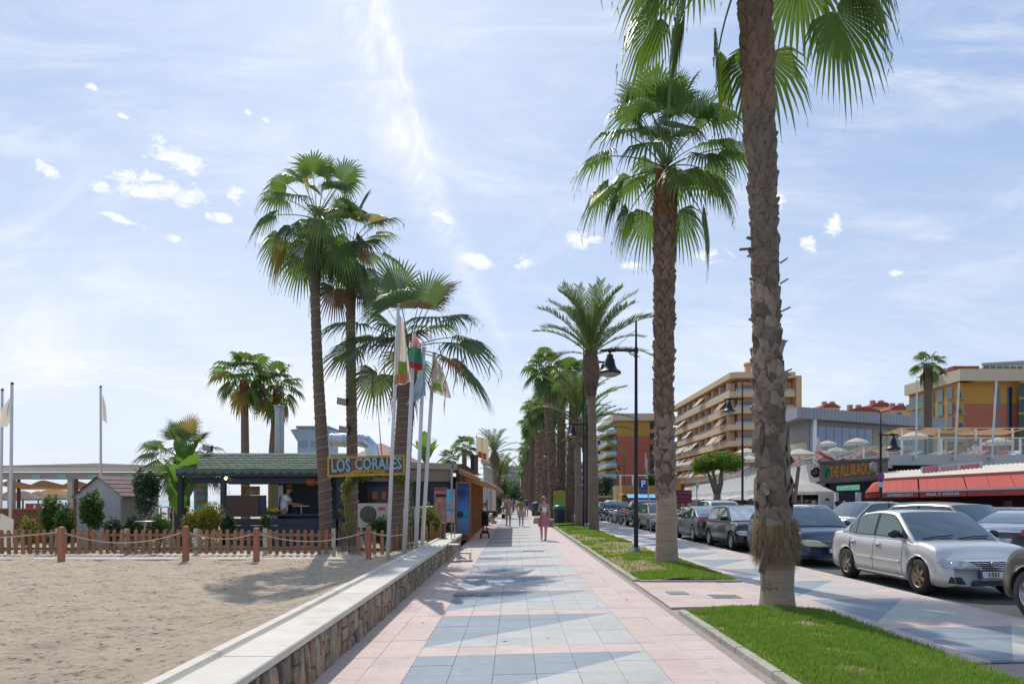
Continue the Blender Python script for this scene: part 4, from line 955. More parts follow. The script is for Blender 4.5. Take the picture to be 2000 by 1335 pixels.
def decal(bvh, poly, o, ux, uz, off, thick=.004, nr=4, extra=0, dens=None):
    # poly: 2d points in the (ux,uz) plane through o, pressed onto the body along d = uz x ux (towards body)
    ux = Vector(ux).normalized(); uz = Vector(uz).normalized(); d = uz.cross(ux); o = Vector(o)
    P = []; n = len(poly)
    for i in range(n):
        a = poly[i]; b = poly[(i + 1) % n]; L_ = math.hypot(b[0] - a[0], b[1] - a[1]); s = max(1, int(L_ / .06))
        for q in range(s): P.append((a[0] + (b[0] - a[0]) * q / s, a[1] + (b[1] - a[1]) * q / s))
    cx_ = sum(p[0] for p in P) / len(P); cz_ = sum(p[1] for p in P) / len(P); m = len(P); vs = []
    last = None
    def hit(x, z):
        nonlocal last
        src = o + ux * x + uz * z
        h = bvh.ray_cast(src, d, 3.0)
        if h[0] is None: return None
        p = h[0] - d * off; return p
    rings = [1.0, .75, .5, .25]
    miss = False
    for s in rings:
        for (x, z) in P:
            p = hit(cx_ + (x - cx_) * s, cz_ + (z - cz_) * s)
            if p is None:
                t = s
                while p is None and t > .1: t -= .08; p = hit(cx_ + (x - cx_) * t, cz_ + (z - cz_) * t)
            if p is None: p = o + d * 1.0; miss = True
            vs.append(p)
    c = hit(cx_, cz_) or vs[-1]; vs.append(c)
    fs = [(r_ * m + i, r_ * m + (i + 1) % m, (r_ + 1) * m + (i + 1) % m, (r_ + 1) * m + i) for r_ in range(3) for i in range(m)] + [(3 * m + i, 3 * m + (i + 1) % m, 4 * m) for i in range(m)]
    nb = len(vs); vs += [p + d * (off + .012) for p in vs[:m]]; fs += [((i + 1) % m, i, nb + i, nb + (i + 1) % m) for i in range(m)]
    return MB().add(vs, fs)
def wheel(parent, x, y, r, rimmat, side, spokes=6, w=.195):
    wt = put('wheel', MB().lathe([(r * .64, -w / 2), (r * .9, -w / 2), (r * .985, -w * .36), (r, -w * .2), (r, w * .2), (r * .985, w * .36), (r * .9, w / 2), (r * .64, w / 2)], (0, 0, 0), 28, 'X').mesh('tyre', m_tyre, True), parent, loc=(x, y, r))
    s = side
    b = MB().lathe([(r * .66, s * .02), (r * .66, s * w * .46), (r * .60, s * w * .46), (r * .58, s * .03), (.0, s * .01)], (0, 0, 0), 24, 'X')
    put('wheel_well', MB().lathe([(r * .6, s * .03), (.001, s * .03)], (0, 0, 0), 16, 'X').mesh('hubdark', m_trim), wt)
    put('rim', b.mesh('rim', rimmat, True), wt)
    sp = MB()
    for i in range(spokes):
        a = 2 * math.pi * i / spokes + .3; c, q = math.cos(a), math.sin(a); t = (-q, c); w1, w2 = r * .13, r * .085
        P = [(c * r * .1 - t[0] * w1, q * r * .1 - t[1] * w1), (c * r * .1 + t[0] * w1, q * r * .1 + t[1] * w1), (c * r * .62 + t[0] * w2, q * r * .62 + t[1] * w2), (c * r * .62 - t[0] * w2, q * r * .62 - t[1] * w2)]
        sp.add([(s * w * .40, p[0], p[1]) for p in P] + [(s * w * .12, p[0], p[1]) for p in P], [(0, 1, 2, 3), (0, 4, 5, 1), (1, 5, 6, 2), (2, 6, 7, 3), (3, 7, 4, 0)])
    sp.lathe([(.001, s * w * .44), (r * .13, s * w * .44), (r * .17, s * w * .38), (r * .17, s * w * .1)], (0, 0, 0), 12, 'X')
    put('spokes', sp.mesh('spokes', rimmat), wt); return wt
def car(label, kind, loc, rz, body, cat='car', lod=2, lamp=None, plate='1331', rimmat=None, glass=None, name='parked_car', group='cars parked along the promenade kerb', shade=False, seats=False, platetext=False, dark_side=None):
    me, bvh, q = car_mesh(kind); k = q['k']; L, Wd, H = k['L'], k['Wd'], k['H']; y1, y2, y3, y4 = k['ys']; hw = Wd / 2
    t = thing(name, label, cat, loc, rz, group)
    mb_me = me.copy(); mb_me.materials.append(body); put('body', mb_me, t)
    ub = MB().box(-hw + .26, hw - .26, .35, L - .3, k['clr'] + .03, .58); ub.box(-hw + .24, hw - .24, y1 + .1, L - .35, .5, k['belt'] - .12)
    put('underbody', ub.mesh('underbody', m_dark), t)
    rm = rimmat or m_rim
    for (yy) in (k['f'], k['r']):
        for s in (-1, 1): wheel(t, s * (hw - .10), yy, k['wr'], rm, s)
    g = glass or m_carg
    def roofp(y, xf, off=.006):
        z = q['roof'](y); w = q['cw'](y, z) * xf; bw = .10 * (1 if y < y2 else max(0, 1 - (y - y2) / .5)); fx = abs(xf)
        zz = z + .03 - .018 * fx ** 2 - (.012 if fx > .85 else 0)
        return Vector((w, y + bw * (abs(w) / hw) ** 2, zz))
    def scr(ya, yb, fa, nm, mt, up, nu=8, nv=6):
        mb = MB(); nrm = Vector((0, -1 if ya < y2 else 1, 1.2)).normalized()
        def P(u, v_): y = ya + (yb - ya) * v_; return roofp(y, (u * 2 - 1) * fa) + nrm * up
        mb.grid(P, nu, nv); 
        if ya >= y2: mb.f = [tuple(reversed(f_)) for f_ in mb.f]
        return put(nm, mb.mesh(nm, mt, True), t)
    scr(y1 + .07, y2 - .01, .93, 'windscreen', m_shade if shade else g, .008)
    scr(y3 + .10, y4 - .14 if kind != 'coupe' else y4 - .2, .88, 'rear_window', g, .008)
    # side glass on both sides
    for s in (-1, 1):
        def sp(y, z, off): 
            x = q['cw'](y, z); return (s * (x + off), y + .10 * (1 if y < y2 else max(0, 1 - (y - y2) / .5)) * (x / hw) ** 2 * .85, z)
        def pane(ya, yb, off, mt, nm, mz=.05, mr=.055):
            mb = MB(); nu, nv = 14, 4
            def P(u, v_):
                y = ya + (yb - ya) * u; z0 = q['zt'](y) + mz - .02; z1 = max(z0 + .004, q['roof'](y) - mr); return sp(y, z0 + (z1 - z0) * v_, off)
            mb.grid(P, nu, nv); return put(nm, mb.mesh(nm, mt, True), t)
        ye = y4 - .12 if kind in ('wagon', 'suv', 'mpv') else y4 - .30
        pane(y1 + .22, ye, .004, m_trim, 'window_surround', .035, .040)
        ym = (y1 + .3 + ye) / 2 + .02; yq = ye - .32 if kind != 'coupe' else ye - .25
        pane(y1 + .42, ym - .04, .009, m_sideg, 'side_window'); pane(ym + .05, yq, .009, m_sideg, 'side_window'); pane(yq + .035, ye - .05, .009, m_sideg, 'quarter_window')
    if lod >= 1:
        lm = lamp or m_lampg
        for s in (-1, 1):
            ux = Vector((1, -.75 * s * -1 * -1, 0)) if s > 0 else Vector((1, -.75, 0))
            # oblique frame facing the corner
            if s < 0: ux = Vector((1, -.9, 0)).normalized(); o = Vector((-hw - .35, -.75, 0)); 
            else: ux = Vector((1, .9, 0)).normalized(); o = Vector((hw + .35, -.75, 0))
            z0 = k['nose'] - .11
            if s < 0: poly = [(-.50, z0 + .09), (-.34, z0 - .02), (-.0, z0 - .05), (.16, z0 - .035), (.06, z0 + .05), (-.10, z0 + .11), (-.36, z0 + .13)]
            else: poly = [(-.16, z0 - .035), (.0, z0 - .05), (.34, z0 - .02), (.50, z0 + .09), (.36, z0 + .13), (.10, z0 + .11), (-.06, z0 + .05)]
            uz = Vector((0, 0, 1)); 
            mb = decal(bvh, poly, o, ux, uz, .010); mb.f = [tuple(reversed(f_)) for f_ in mb.f]
            hl = put('headlight', mb.mesh('headlight', lm, True), t)
            if lod >= 2 and lamp is None:
                for (cx_, rr_, dz_) in ((-.20 if s < 0 else .20, .050, .045), (-.06 if s < 0 else .06, .042, .025)):
                    c = [(cx_ + rr_ * math.cos(a), z0 + dz_ + rr_ * math.sin(a)) for a in np.linspace(0, 2 * math.pi, 11)[:-1]]
                    put('lamp_bowl', decal(bvh, c, o, ux, uz, .014).mesh('lamp_bowl', m_chrome, True), hl)
            # tail lamp
            if s < 0: uxr = Vector((-1, -.9, 0)).normalized(); o2 = Vector((-hw - .35, L + .75, 0)); pr = [(-.06, .8), (.40, .8), (.46, .95), (.0, .97)]
            else: uxr = Vector((-1, .9, 0)).normalized(); o2 = Vector((hw + .35, L + .75, 0)); pr = [(-.40, .8), (.06, .8), (.0, .97), (-.46, .95)]
            zz = k['deck'] - .24 - .8
            pr = [(a, b + zz) for a, b in pr]
            put('tail_light', decal(bvh, pr, o2, uxr, Vector((0, 0, 1)), .010).mesh('tail_light', m_red, True), t)
        F = lambda poly, off, nm, mt, **kk: put(nm, decal(bvh, poly, (0, -.6, 0), (1, 0, 0), (0, 0, 1), off).mesh(nm, mt, True), t)
        Bk = lambda poly, off, nm, mt: put(nm, decal(bvh, poly, (0, L + .6, 0), (-1, 0, 0), (0, 0, 1), off).mesh(nm, mt, True), t)
        zn = k['nose']
        gr = F([(-.36, zn - .02), (-.30, zn - .15), (-.2, zn - .185), (.2, zn - .185), (.30, zn - .15), (.36, zn - .02)], .006, 'grille', m_trim)
        for i in range(4):
            w_ = .33 - i * .028; z = zn - .045 - i * .036; F([(-w_, z - .007), (w_, z - .007), (w_, z + .007), (-w_, z + .007)], .02, 'grille_bar', m_chrome if lod >= 2 else m_galv)
        F([(-.42, k['clr'] + .05), (.42, k['clr'] + .05), (.38, k['clr'] + .14), (-.38, k['clr'] + .14)], .006, 'air_intake', m_trim)
        for s in (-1, 1):
            p_ = [(s * .50, k['clr'] + .08), (s * .74, k['clr'] + .09), (s * .72, k['clr'] + .20), (s * .56, k['clr'] + .19)]
            if s < 0: p_ = p_[::-1]
            F(p_, .006, 'fog_lamp_recess', m_trim)
        pz = k['clr'] + .23
        pl = F([(-.26, pz - .055), (.26, pz - .055), (.26, pz + .055), (-.26, pz + .055)], .018, 'number_plate', m_plate)
        put('plate_strip', decal(bvh, [(-.26, pz - .055), (-.215, pz - .055), (-.215, pz + .055), (-.26, pz + .055)], (0, -.6, 0), (1, 0, 0), (0, 0, 1), .021).mesh('plate_strip', m_eub), pl)
        if platetext:
            tm = text_mb(plate, .115, .001, weight=.002); h = bvh.ray_cast(Vector((0, -.6, pz)), Vector((0, 1, 0)), 2)[0]
            tm.v = [(x * .9 - .03, h.y - .026 - z, z_ + pz) for (x, z_, z) in tm.v]
            put('plate_number', tm.mesh('plate_number', m_ink), pl)
        bp = Bk([(-.26, .62), (.26, .62), (.26, .73), (-.26, .73)] if kind != 'mpv' else [(-.26, .7), (.26, .7), (.26, .81), (-.26, .81)], .015, 'number_plate', m_plate)
    # mirrors
    for s in (-1, 1):
        mx = q['cw'](y1 + .5, k['belt'] + .05)
        mb = MB().ell((s * (mx + .13), y1 + .50, k['belt'] + .085), .125, .065, .078, 10, 6); mb.beam((s * (mx - .02), y1 + .52, k['belt'] + .04), (s * (mx + .08), y1 + .50, k['belt'] + .06), .05, .05)
        put('mirror', mb.mesh('mirror', m_trim if lod >= 2 else body, True), t)
    if lod >= 2:
        Sd = lambda s, poly, off, nm, mt: put(nm, decal(bvh, [(a if s < 0 else -a, b) for a, b in (poly if s < 0 else poly[::-1])], (s * (hw + .6), 0, 0), (0, -s * -1, 0) if s > 0 else (0, -1, 0), (0, 0, 1), off).mesh(nm, mt, True), t)
        s = -1    # the side the promenade sees, and the other alike
        for s in (-1, 1):
            def S_(poly, off, nm, mt):
                if s < 0: pp = [(-a, b) for a, b in poly]; ux = (0, -1, 0)
                else: pp = poly; ux = (0, 1, 0)
                mb = decal(bvh, pp, (s * (hw + .6), 0, 0), ux, (0, 0, 1), off); put(nm, mb.mesh(nm, mt, True), t)
            ym = (y1 + .3 + (y4 - .3)) / 2 + .02
            for yy in (y1 + .38, ym, ):
                S_([(yy - .005, k['clr'] + .10), (yy + .005, k['clr'] + .10), (yy + .005, k['belt'] - .02), (yy - .005, k['belt'] - .02)], .0025, 'door_seam', m_dark)
            yy = k['r'] - .12; S_([(yy - .30, k['clr'] + .12), (yy - .29, k['clr'] + .12), (yy + .01, k['belt'] - .35), (yy + .005, k['belt'] - .02), (yy - .005, k['belt'] - .02), (yy - .0, k['belt'] - .35)], .0025, 'door_seam', m_dark)
            S_([(y1 + .42, .50), (ym - .03, .50), (ym - .03, .545), (y1 + .42, .545)], .018, 'door_moulding', body)
            S_([(ym + .03, .50), (k['r'] - .42, .50), (k['r'] - .42, .545), (ym + .03, .545)], .018, 'door_moulding', body)
            for yy in (ym - .16, k['r'] - .26):
                S_([(yy - .11, k['belt'] - .16), (yy + .07, k['belt'] - .16), (yy + .07, k['belt'] - .125), (yy - .11, k['belt'] - .125)], .032, 'door_handle', body)
                S_([(yy - .05, k['belt'] - .19), (yy + .05, k['belt'] - .19), (yy + .05, k['belt'] - .17), (yy - .05, k['belt'] - .17)], .004, 'handle_recess', m_trim)
            S_([(k['f'] + .45, k['clr'] + .02), (k['r'] - .45, k['clr'] + .02), (k['r'] - .45, k['clr'] + .065), (k['f'] + .45, k['clr'] + .065)], .012, 'sill_strip', body)
        for (xa, xb) in ((-.62, -.08), (-.02, .58)):
            a = roofp(y1 + .05, xa / .78) + Vector((0, -.01, .03)); b = roofp(y1 + .12, xb / .78) + Vector((0, -.02, .03))
            put('wiper', MB().tube([a, (a + b) / 2 + Vector((0, -.005, .012)), b], .012, 5).mesh('wiper', m_trim), t)
        e = MB(); 
        h = bvh.ray_cast(Vector((0, -.6, zn - .07)), Vector((0, 1, 0)), 2)[0]
        def ring_(rx, rz_, tr=.006, cz=0): return [(rx * math.cos(a), h.y - .03, zn - .065 + cz + rz_ * math.sin(a)) for a in np.linspace(0, 2 * math.pi, 21)]
        e.tube(ring_(.072, .048), .008, 6); e.tube(ring_(.026, .045), .006, 6); e.tube(ring_(.050, .020, cz=.02), .006, 6)
        put('badge', e.mesh('badge', m_chrome, True), t)
        if seats:
            pass
    return t
c_silver = paint('silver_paint', (.60, .585, .56), .45, .34, True)
gk = 'cars parked along the promenade kerb'
car('dusty silver saloon with black mirrors and number plate 1331 beginning, parked facing the camera', 'sedan', (7.15 + .86, 11.25, -.12), 0, c_silver, rimmat=m_rimd, platetext=True, plate='1331', group=gk)
car('olive grey car cut off by the right edge, in front of the silver saloon', 'suv', (7.22 + .9, 10.42, -.12), math.pi, paint('olive_grey_paint', (.17, .155, .125), .6, .35), group=gk, lod=1)
car('dark blue estate car with rounded yellowed headlamps behind the big palm trunk', 'wagon', (7.15 + .87, 16.75, -.12), 0, paint('navy_paint', (.035, .05, .10), .4, .28), lamp=m_lampy, group=gk, lod=1)
car('black hatchback with a silver sunshade in its windscreen', 'hatch', (7.15 + .87, 21.7, -.12), 0, paint('black_paint', (.012, .012, .015), .2, .25), group=gk, lod=1, shade=True)
car('steel grey saloon coupe parked facing away, between the two big palm trunks', 'coupe', (7.12 + .91, 26.3 + 4.6, -.12), math.pi, paint('steel_paint', (.14, .155, .165), .6, .3), group=gk, lod=1)
car('champagne car half hidden by the second palm trunk, pale headlamp showing', 'hatch', (7.2 + .87, 35.9, -.12), 0, paint('champagne_paint', (.33, .30, .24), .55, .35), lamp=m_lampy, group=gk, lod=1)
car('dark bronze SUV with red tail lights just right of the black lamp post', 'suv', (7.35 + .9, 41.3 + 4.45, -.12), math.pi, paint('bronze_paint', (.075, .06, .045), .5, .3), group=gk, lod=1)
car('small red car beyond the motorcycles', 'hatch', (9.3, 57.5, -.12), 0, paint('red_paint', (.35, .02, .025), .3, .3), group=gk, lod=1)
car('grey car left of the motorcycles in the distance', 'hatch', (7.9, 55.5 , -.12), 0, paint('mid_grey_paint', (.12, .125, .13), .5, .3), group=gk, lod=1)
for i, (x, y, c) in enumerate([(7.95, 66, 'silver_paint'), (8.0, 73, 'black_paint'), (7.95, 80, 'navy_paint'), (8.0, 87, 'silver_paint'), (8.0, 95, 'steel_paint'), (8.0, 105, 'black_paint')]):
    car(['silver car parked far along the kerb beyond the red one', 'black car sixth beyond the motorcycles', 'navy car far down the kerb', 'small far silver car down the kerb', 'tiny steel grey car far down the kerb', 'farthest black car in the kerb row'][i], 'hatch', (x, y, -.12), 0, MATS[c], group=gk, lod=0)
car('pale blue-grey van-like car driving away, seen between the date palm trunks', 'mpv', (8.6 + 2.0, 76, -.12), math.pi, paint('pale_blue_paint', (.33, .40, .50), .3, .4), group='cars on the road', lod=1, name='driving_car')
car('white car with its roof showing just behind the grey coupe', 'mpv', (11.1, 40, -.12), math.pi, paint('white_paint_car', (.62, .62, .60), .0, .3, False), group='cars on the road', lod=1, name='driving_car')
car('pale beige off-road car facing the camera at the right edge with a white plate', 'suv', (13.15, 17.3, -.22), R(14), paint('beige_car_paint', (.45, .41, .36), .5, .35), group='cars on the road', lod=1, name='driving_car')
GA = 'cars parked at an angle across the road'
def ang(label, kind, x, y, fx, fy, col, **k):
    L = KIND[kind]['L']; n = math.hypot(fx, fy); fx, fy = fx / n, fy / n; rz = math.atan2(fx, -fy)      # local -Y is the front
    car(label, kind, (x + fx * L / 2, y + fy * L / 2, -.16), rz, col, group=GA, lod=1, **k)
ang('white car at the left end of the angled row across the road', 'hatch', 13.9, 31.5, .55, -.8, MATS['white_paint_car'])
ang('silver people carrier parked at an angle behind the saloon roof', 'mpv', 14.0, 27.3, -.93, -.36, MATS['silver_paint'])
ang('dark red people carrier parked at an angle before the red awnings', 'mpv', 14.3, 23.9, -.93, -.36, paint('wine_paint', (.13, .02, .025), .4, .3))
ang('dark blue car showing only its roof between the wine and grey ones', 'hatch', 14.6, 21.9, -.93, -.36, MATS['navy_paint'])
ang('grey car whose windscreen shows beside the silver hatchback', 'hatch', 14.4, 20.2, -.93, -.36, MATS['steel_paint'])
ang('silver hatchback seen from behind with a red tail light, right of the saloon', 'coupe', 14.05, 18.9, .75, .66, paint('silver_blue_paint', (.45, .48, .54), .5, .35))
# motorcycles
def moto(label, x, y, rz, col, helmet=False):
    t = thing('motorcycle', label, 'motorcycle', (x, y, -.12), rz, 'motorcycles parked at the kerb')
    for yy in (0, 1.3):
        w_ = put('wheel', MB().lathe([(.24, -.05), (.29, -.045), (.30, 0), (.29, .045), (.24, .05)], (0, yy, .30), 20, 'X').mesh('tyre', m_tyre, True), t)
        put('rim', MB().lathe([(.23, -.02), (.05, -.03), (.05, .03), (.23, .02)], (0, yy, .3), 14, 'X').mesh('rim', m_galv), w_)
    put('body', MB().tube([(0, .05, .72), (0, .3, .72), (0, .55, .82), (0, .9, .80), (0, 1.35, .86), (0, 1.5, .8)], [.06, .17, .19, .16, .14, .04], 10).mesh('body', col, True), t)
    put('engine', MB().cbox((0, .62, .45), .30, .42, .36).mesh('engine', m_galv), t)
    put('seat', MB().tube([(0, .75, .90), (0, 1.0, .92), (0, 1.4, .96)], [.11, .13, .08], 8).mesh('seat', m_trim, True), t)
    put('fork', MB().tube([(-.07, 0, .3), (-.07, .22, .95)], .025, 6).tube([(.07, 0, .3), (.07, .22, .95)], .025, 6).mesh('fork', m_galv), t)
    put('handlebar', MB().tube([(-.36, .36, 1.06), (-.15, .22, 1.02), (.15, .22, 1.02), (.36, .36, 1.06)], .018, 6).mesh('handlebar', m_trim), t)
    put('headlight', MB().ell((0, .1, .90), .09, .08, .09).mesh('headlight', m_lampg, True), t)
    put('screen', MB().grid(lambda u_, v_: ((u_ - .5) * .34, .10 + .12 * v_ + .25 * (u_ - .5) ** 2, 1.0 + .3 * v_), 4, 3).mesh('screen', m_glass), t)
    put('exhaust', MB().tube([(.14, .6, .3), (.16, 1.0, .34), (.17, 1.4, .45)], .045, 8).mesh('exhaust', m_chrome), t)
    for s in (-1, 1): put('mirror', MB().ell((s * .28, .22, 1.22), .06, .02, .04).tube([(s * .28, .22, 1.2), (s * .2, .26, 1.04)], .008, 4).mesh('mirror', m_trim), t)
moto('white and grey motorcycle nearest the bronze SUV', 7.3, 46.6, R(25), M('moto_white', (.5, .5, .5), .3, coat=.5))
moto('black motorcycle with silver engine left of the white one', 7.1, 48.0, R(20), MATS['black_paint'])
moto('black scooter-like motorcycle third from the SUV', 7.0, 49.8, R(28), MATS['black_paint'])
moto('dark grey motorcycle farthest in the parked group', 7.05, 51.6, R(20), MATS['mid_grey_paint'])

# ---------------- people ----------------
def skin_mesh(name, verts, edges, radii, mat, sub=1):
    me = bpy.data.meshes.new('sk'); me.from_pydata([tuple(v_) for v_ in verts], edges, []); ob = bpy.data.objects.new('sk', me); COL.objects.link(ob)
    ob.modifiers.new('s', 'SKIN'); sk = me.skin_vertices[0].data
    for i, r_ in enumerate(radii): sk[i].radius = (r_, r_) if not hasattr(r_, '__len__') else r_
    sk[0].use_root = True
    ob.modifiers.new('u', 'SUBSURF').levels = sub
    dg = bpy.context.evaluated_depsgraph_get(); out = bpy.data.meshes.new_from_object(ob.evaluated_get(dg)); bpy.data.objects.remove(ob); bpy.data.meshes.remove(me)
    out.name = name; out.materials.clear(); out.materials.append(mat); out.polygons.foreach_set('use_smooth', [True] * len(out.polygons)); return out
SKN = M('skin', (.50, .28, .19), .55); SKN2 = M('tanned_skin', (.36, .18, .11), .55)
def person(label, loc, rz, h=1.7, female=False, top=None, bottom=None, bottom_kind='shorts', shoes=None, hair=None, hair_len=0, sleeves=True, pose='walk', phase=1, arms='down', skin=SKN, cat='person', group=None, extra=None, crop=False, sit=False, lean=0.):
    t = thing('person', label, cat, loc, rz, group); s = h / 1.75
    V = []; E = []; Rr = []
    def add(p, r_, par=None): V.append(Vector(p) * s); k_ = s * (1.18 if (r_ if not hasattr(r_, '__len__') else 1) > .02 else 1); Rr.append((r_[0] * k_, r_[1] * k_) if hasattr(r_, '__len__') else r_ * k_); 
    def node(p, r_, par):
        add(p, r_); i = len(V) - 1
        if par is not None: E.append((par, i))
        return i
    # local front is -Y
    hipz = .93 if not sit else .50; shw = .165 if female else .19; hpw = .095
    pel = node((0, 0, hipz), (.135 if female else .13, .095), None)
    wst = node((0, -.005 - lean * .1, hipz + .17), (.105 if female else .13, .08), pel)
    cst = node((0, -.01 - lean * .25, hipz + .36), (.125 if female else .15, .095), wst)
    nk0 = node((0, .01 - lean * .4, hipz + .535), (.07, .06), cst); nk = node((0, -.0 - lean * .5, hipz + .60), .048, nk0)
    hd0 = node((0, -.025 - lean * .6, hipz + .665), (.062, .072), nk); hd = node((0, -.02 - lean * .6, hipz + .745), (.076, .092), hd0); hd1 = node((0, -.01 - lean * .6, hipz + .81), (.055, .07), hd)
    hands = []
    for sd_ in (-1, 1):
        sh = node((sd_ * shw, .01 - lean * .35, hipz + .50), .052 if female else .06, nk0)
        a = arms if isinstance(arms, str) else arms[0 if sd_ < 0 else 1]
        by = -lean * .35
        if a == 'down': sw = .10 * sd_ * phase * (1 if pose == 'walk' else .3); el = (sd_ * (shw + .05), by + sw * .5 + .02, hipz + .22); wr = (sd_ * (shw + .07), by + sw - .06, hipz - .02); hd_ = Vector((0, -.02, -1))
        elif a == 'phone': el = (sd_ * (shw + .05), by + .02, hipz + .24); wr = (sd_ * (shw - .04), by - .24, hipz + .28); hd_ = Vector((-.3 * sd_, -.8, .2))
        elif a == 'forward': el = (sd_ * (shw + .04), by - .14, hipz + .27); wr = (sd_ * (shw - .02), by - .38, hipz + .25); hd_ = Vector((0, -1, -.2))
        elif a == 'lap': el = (sd_ * (shw + .05), by - .08, hipz + .24); wr = (sd_ * (shw - .08), by - .30, hipz + .14); hd_ = Vector((0, -1, -.2))
        e = node(el, .038, sh); w_ = node(wr, .026, e); hands.append((Vector(wr), hd_.normalized(), w_, sd_))
    feet = []
    for sd_ in (-1, 1):
        hp = node((sd_ * hpw, 0, hipz - .06), .085, pel)
        if sit:
            kn = node((sd_ * .12, -.44, .47), .06, hp); an = node((sd_ * .12, -.80, .12), .038, kn); to = node((sd_ * .12, -.93, .10), (.035, .03), an)
        else:
            st = (.20 if pose == 'walk' else .04) * phase * sd_
            kn = node((sd_ * .10, -st * .5 - .03 * (pose == 'walk'), .50), .058, hp); fy = -st; lift = .05 if (st < 0 and pose == 'walk') else 0
            an = node((sd_ * .09, fy, .085 + lift), .038, kn); to = node((sd_ * .10, fy - .14, .035 + lift * .3), (.034, .026), an)
        feet.append((V[an] / s, V[to] / s))
    for (w0, hd_, iw, sd_) in hands:
        pm = node(tuple(w0 + hd_ * .07), (.034, .018), iw)
        side = Vector((0, 1, 0)) if abs(hd_.z) > .7 else Vector((1, 0, 0))
        for f_ in range(4):
            b = w0 + hd_ * .09 + side * (f_ - 1.5) * .019; i1 = node(tuple(b + hd_ * .035), .0085, pm); node(tuple(b + hd_ * (.065 + .01 * (f_ in (1, 2))) + Vector((-sd_ * .02, -.005, 0))), .007, i1)
        th = node(tuple(w0 + hd_ * .045 - side * .035), .009, pm); node(tuple(w0 + hd_ * .08 - side * .05), .008, th)
    put('body', skin_mesh('body', V, E, Rr, skin), t)
    def cl(nm, pts, rad, mt, edges=None):
        vv = [Vector(p) * s for p in pts]; ee = edges or [(i, i + 1) for i in range(len(pts) - 1)]; rr_ = [(r_[0] * s * 1.15, r_[1] * s * 1.15) if hasattr(r_, '__len__') else r_ * s * 1.15 for r_ in rad]
        return put(nm, skin_mesh(nm, vv, ee, rr_, mt), t)
    if top:
        z0 = hipz + (.22 if crop else -.04); pts = [(0, 0, z0), (0, -.005 - lean * .1, hipz + .26), (0, -.01 - lean * .25, hipz + .37), (0, .005 - lean * .37, hipz + .50)]
        rad = [(.15 if not crop else .125, .115), (.13 if female else .15, .105), (.145 if female else .17, .118), (.10 if female else .13, .085)]
        ed = [(0, 1), (1, 2), (2, 3)]
        if sleeves:
            for sd_ in (-1, 1):
                a = hands[0 if sd_ < 0 else 1]; n = len(pts); S0 = V[[i for i in range(len(V)) if True][8 if sd_ < 0 else 11]] / s; E0 = V[9 if sd_ < 0 else 12] / s
                pts += [tuple(S0), tuple(S0.lerp(E0, .75))]; rad += [.075, .062]; ed += [(3, n), (n, n + 1)]
        cl('shirt', pts, rad, top, ed)
    kp = {}
    idx_hip = 14 if True else 0
    hipL, kneeL, hipR, kneeR = V[14] / s, V[15] / s, V[18] / s, V[19] / s
    if bottom:
        if bottom_kind in ('shorts', 'trousers'):
            f_ = .8 if bottom_kind == 'shorts' else 1.0; pts = [(0, 0, hipz + .06), (0, 0, hipz - .02)]; rad = [(.145, .11), (.155, .12)]; ed = [(0, 1)]
            for (a, b, ft) in ((hipL, kneeL, feet[0][0]), (hipR, kneeR, feet[1][0])):
                n = len(pts); pts += [tuple(a), tuple(a.lerp(b, f_))]; rad += [.105, .088]; ed += [(1, n), (n, n + 1)]
                if bottom_kind == 'trousers': pts.append(tuple(b.lerp(ft, .95))); rad.append(.058); ed.append((n + 1, n + 2))
            cl(bottom_kind, pts, rad, bottom, ed)
        else:
            z1 = hipz + .10; z2 = hipz - (.36 if sit is False else .1); mb = MB(); n = 20
            for (zz, rx, ry) in ((z1, .145, .115), (hipz, .195, .155), (hipz - .12, .215, .175), (z2, .235, .20)):
                for i in range(n):
                    a = 2 * math.pi * i / n; k_ = 1 + (.05 * math.sin(a * 7) if zz < hipz else 0); mb.v.append((rx * k_ * math.cos(a) * s, ry * k_ * math.sin(a) * s, zz * s))
            mb.f = [(r_ * n + i, r_ * n + (i + 1) % n, (r_ + 1) * n + (i + 1) % n, (r_ + 1) * n + i) for r_ in range(3) for i in range(n)]
            put('skirt', mb.mesh('skirt', bottom, True), t)
    for (an, to) in feet:
        put('shoe', MB().ell(tuple(Vector(((an.x + to.x) / 2, (an.y + to.y) / 2 - .02, max(.035, to.z + .005))) * s), .048 * s, .135 * s, .042 * s).mesh('shoe', shoes or m_trim, True), t)
    hc = Vector((0, -.02 - lean * .6, hipz + .755)) * s
    if hair:
        mb = MB().ell(tuple(hc + Vector((0, .020, .022)) * s), .102 * s, .118 * s, .112 * s, 14, 8, -25, 90)
        if hair_len:
            for k_ in range(9):
                a = math.pi * (.0 + k_ / 8); x = math.cos(a) * .085; y = math.sin(a) * .085 + .02; mb.tube([hc + Vector((x, y, .03)) * s, hc + Vector((x * 1.15, y + .01, -.12)) * s, hc + Vector((x * 1.25, y + .015, -hair_len)) * s], [.032 * s, .034 * s, .015 * s], 6)
        put('hair', mb.mesh('hair', hair, True), t)
    put('nose', MB().ell(tuple(hc + Vector((0, -.112, -.02)) * s), .011 * s, .016 * s, .018 * s, 6, 4).mesh('nose', skin, True), t)
    for sd_ in (-1, 1):
        put('eye', MB().ell(tuple(hc + Vector((sd_ * .032, -.104, .005)) * s), .010 * s, .006 * s, .006 * s, 6, 4).mesh('eye', m_ink), t)
        put('ear', MB().ell(tuple(hc + Vector((sd_ * .091, .0, -.01)) * s), .010 * s, .018 * s, .028 * s, 6, 4).mesh('ear', skin, True), t)
    put('mouth', MB().cbox(tuple(hc + Vector((0, -.100, -.052)) * s), .040 * s, .006 * s, .008 * s).mesh('mouth', M('lips', (.35, .12, .1), .5)), t)
    if extra: extra(t, s, hc, hands)
    return t
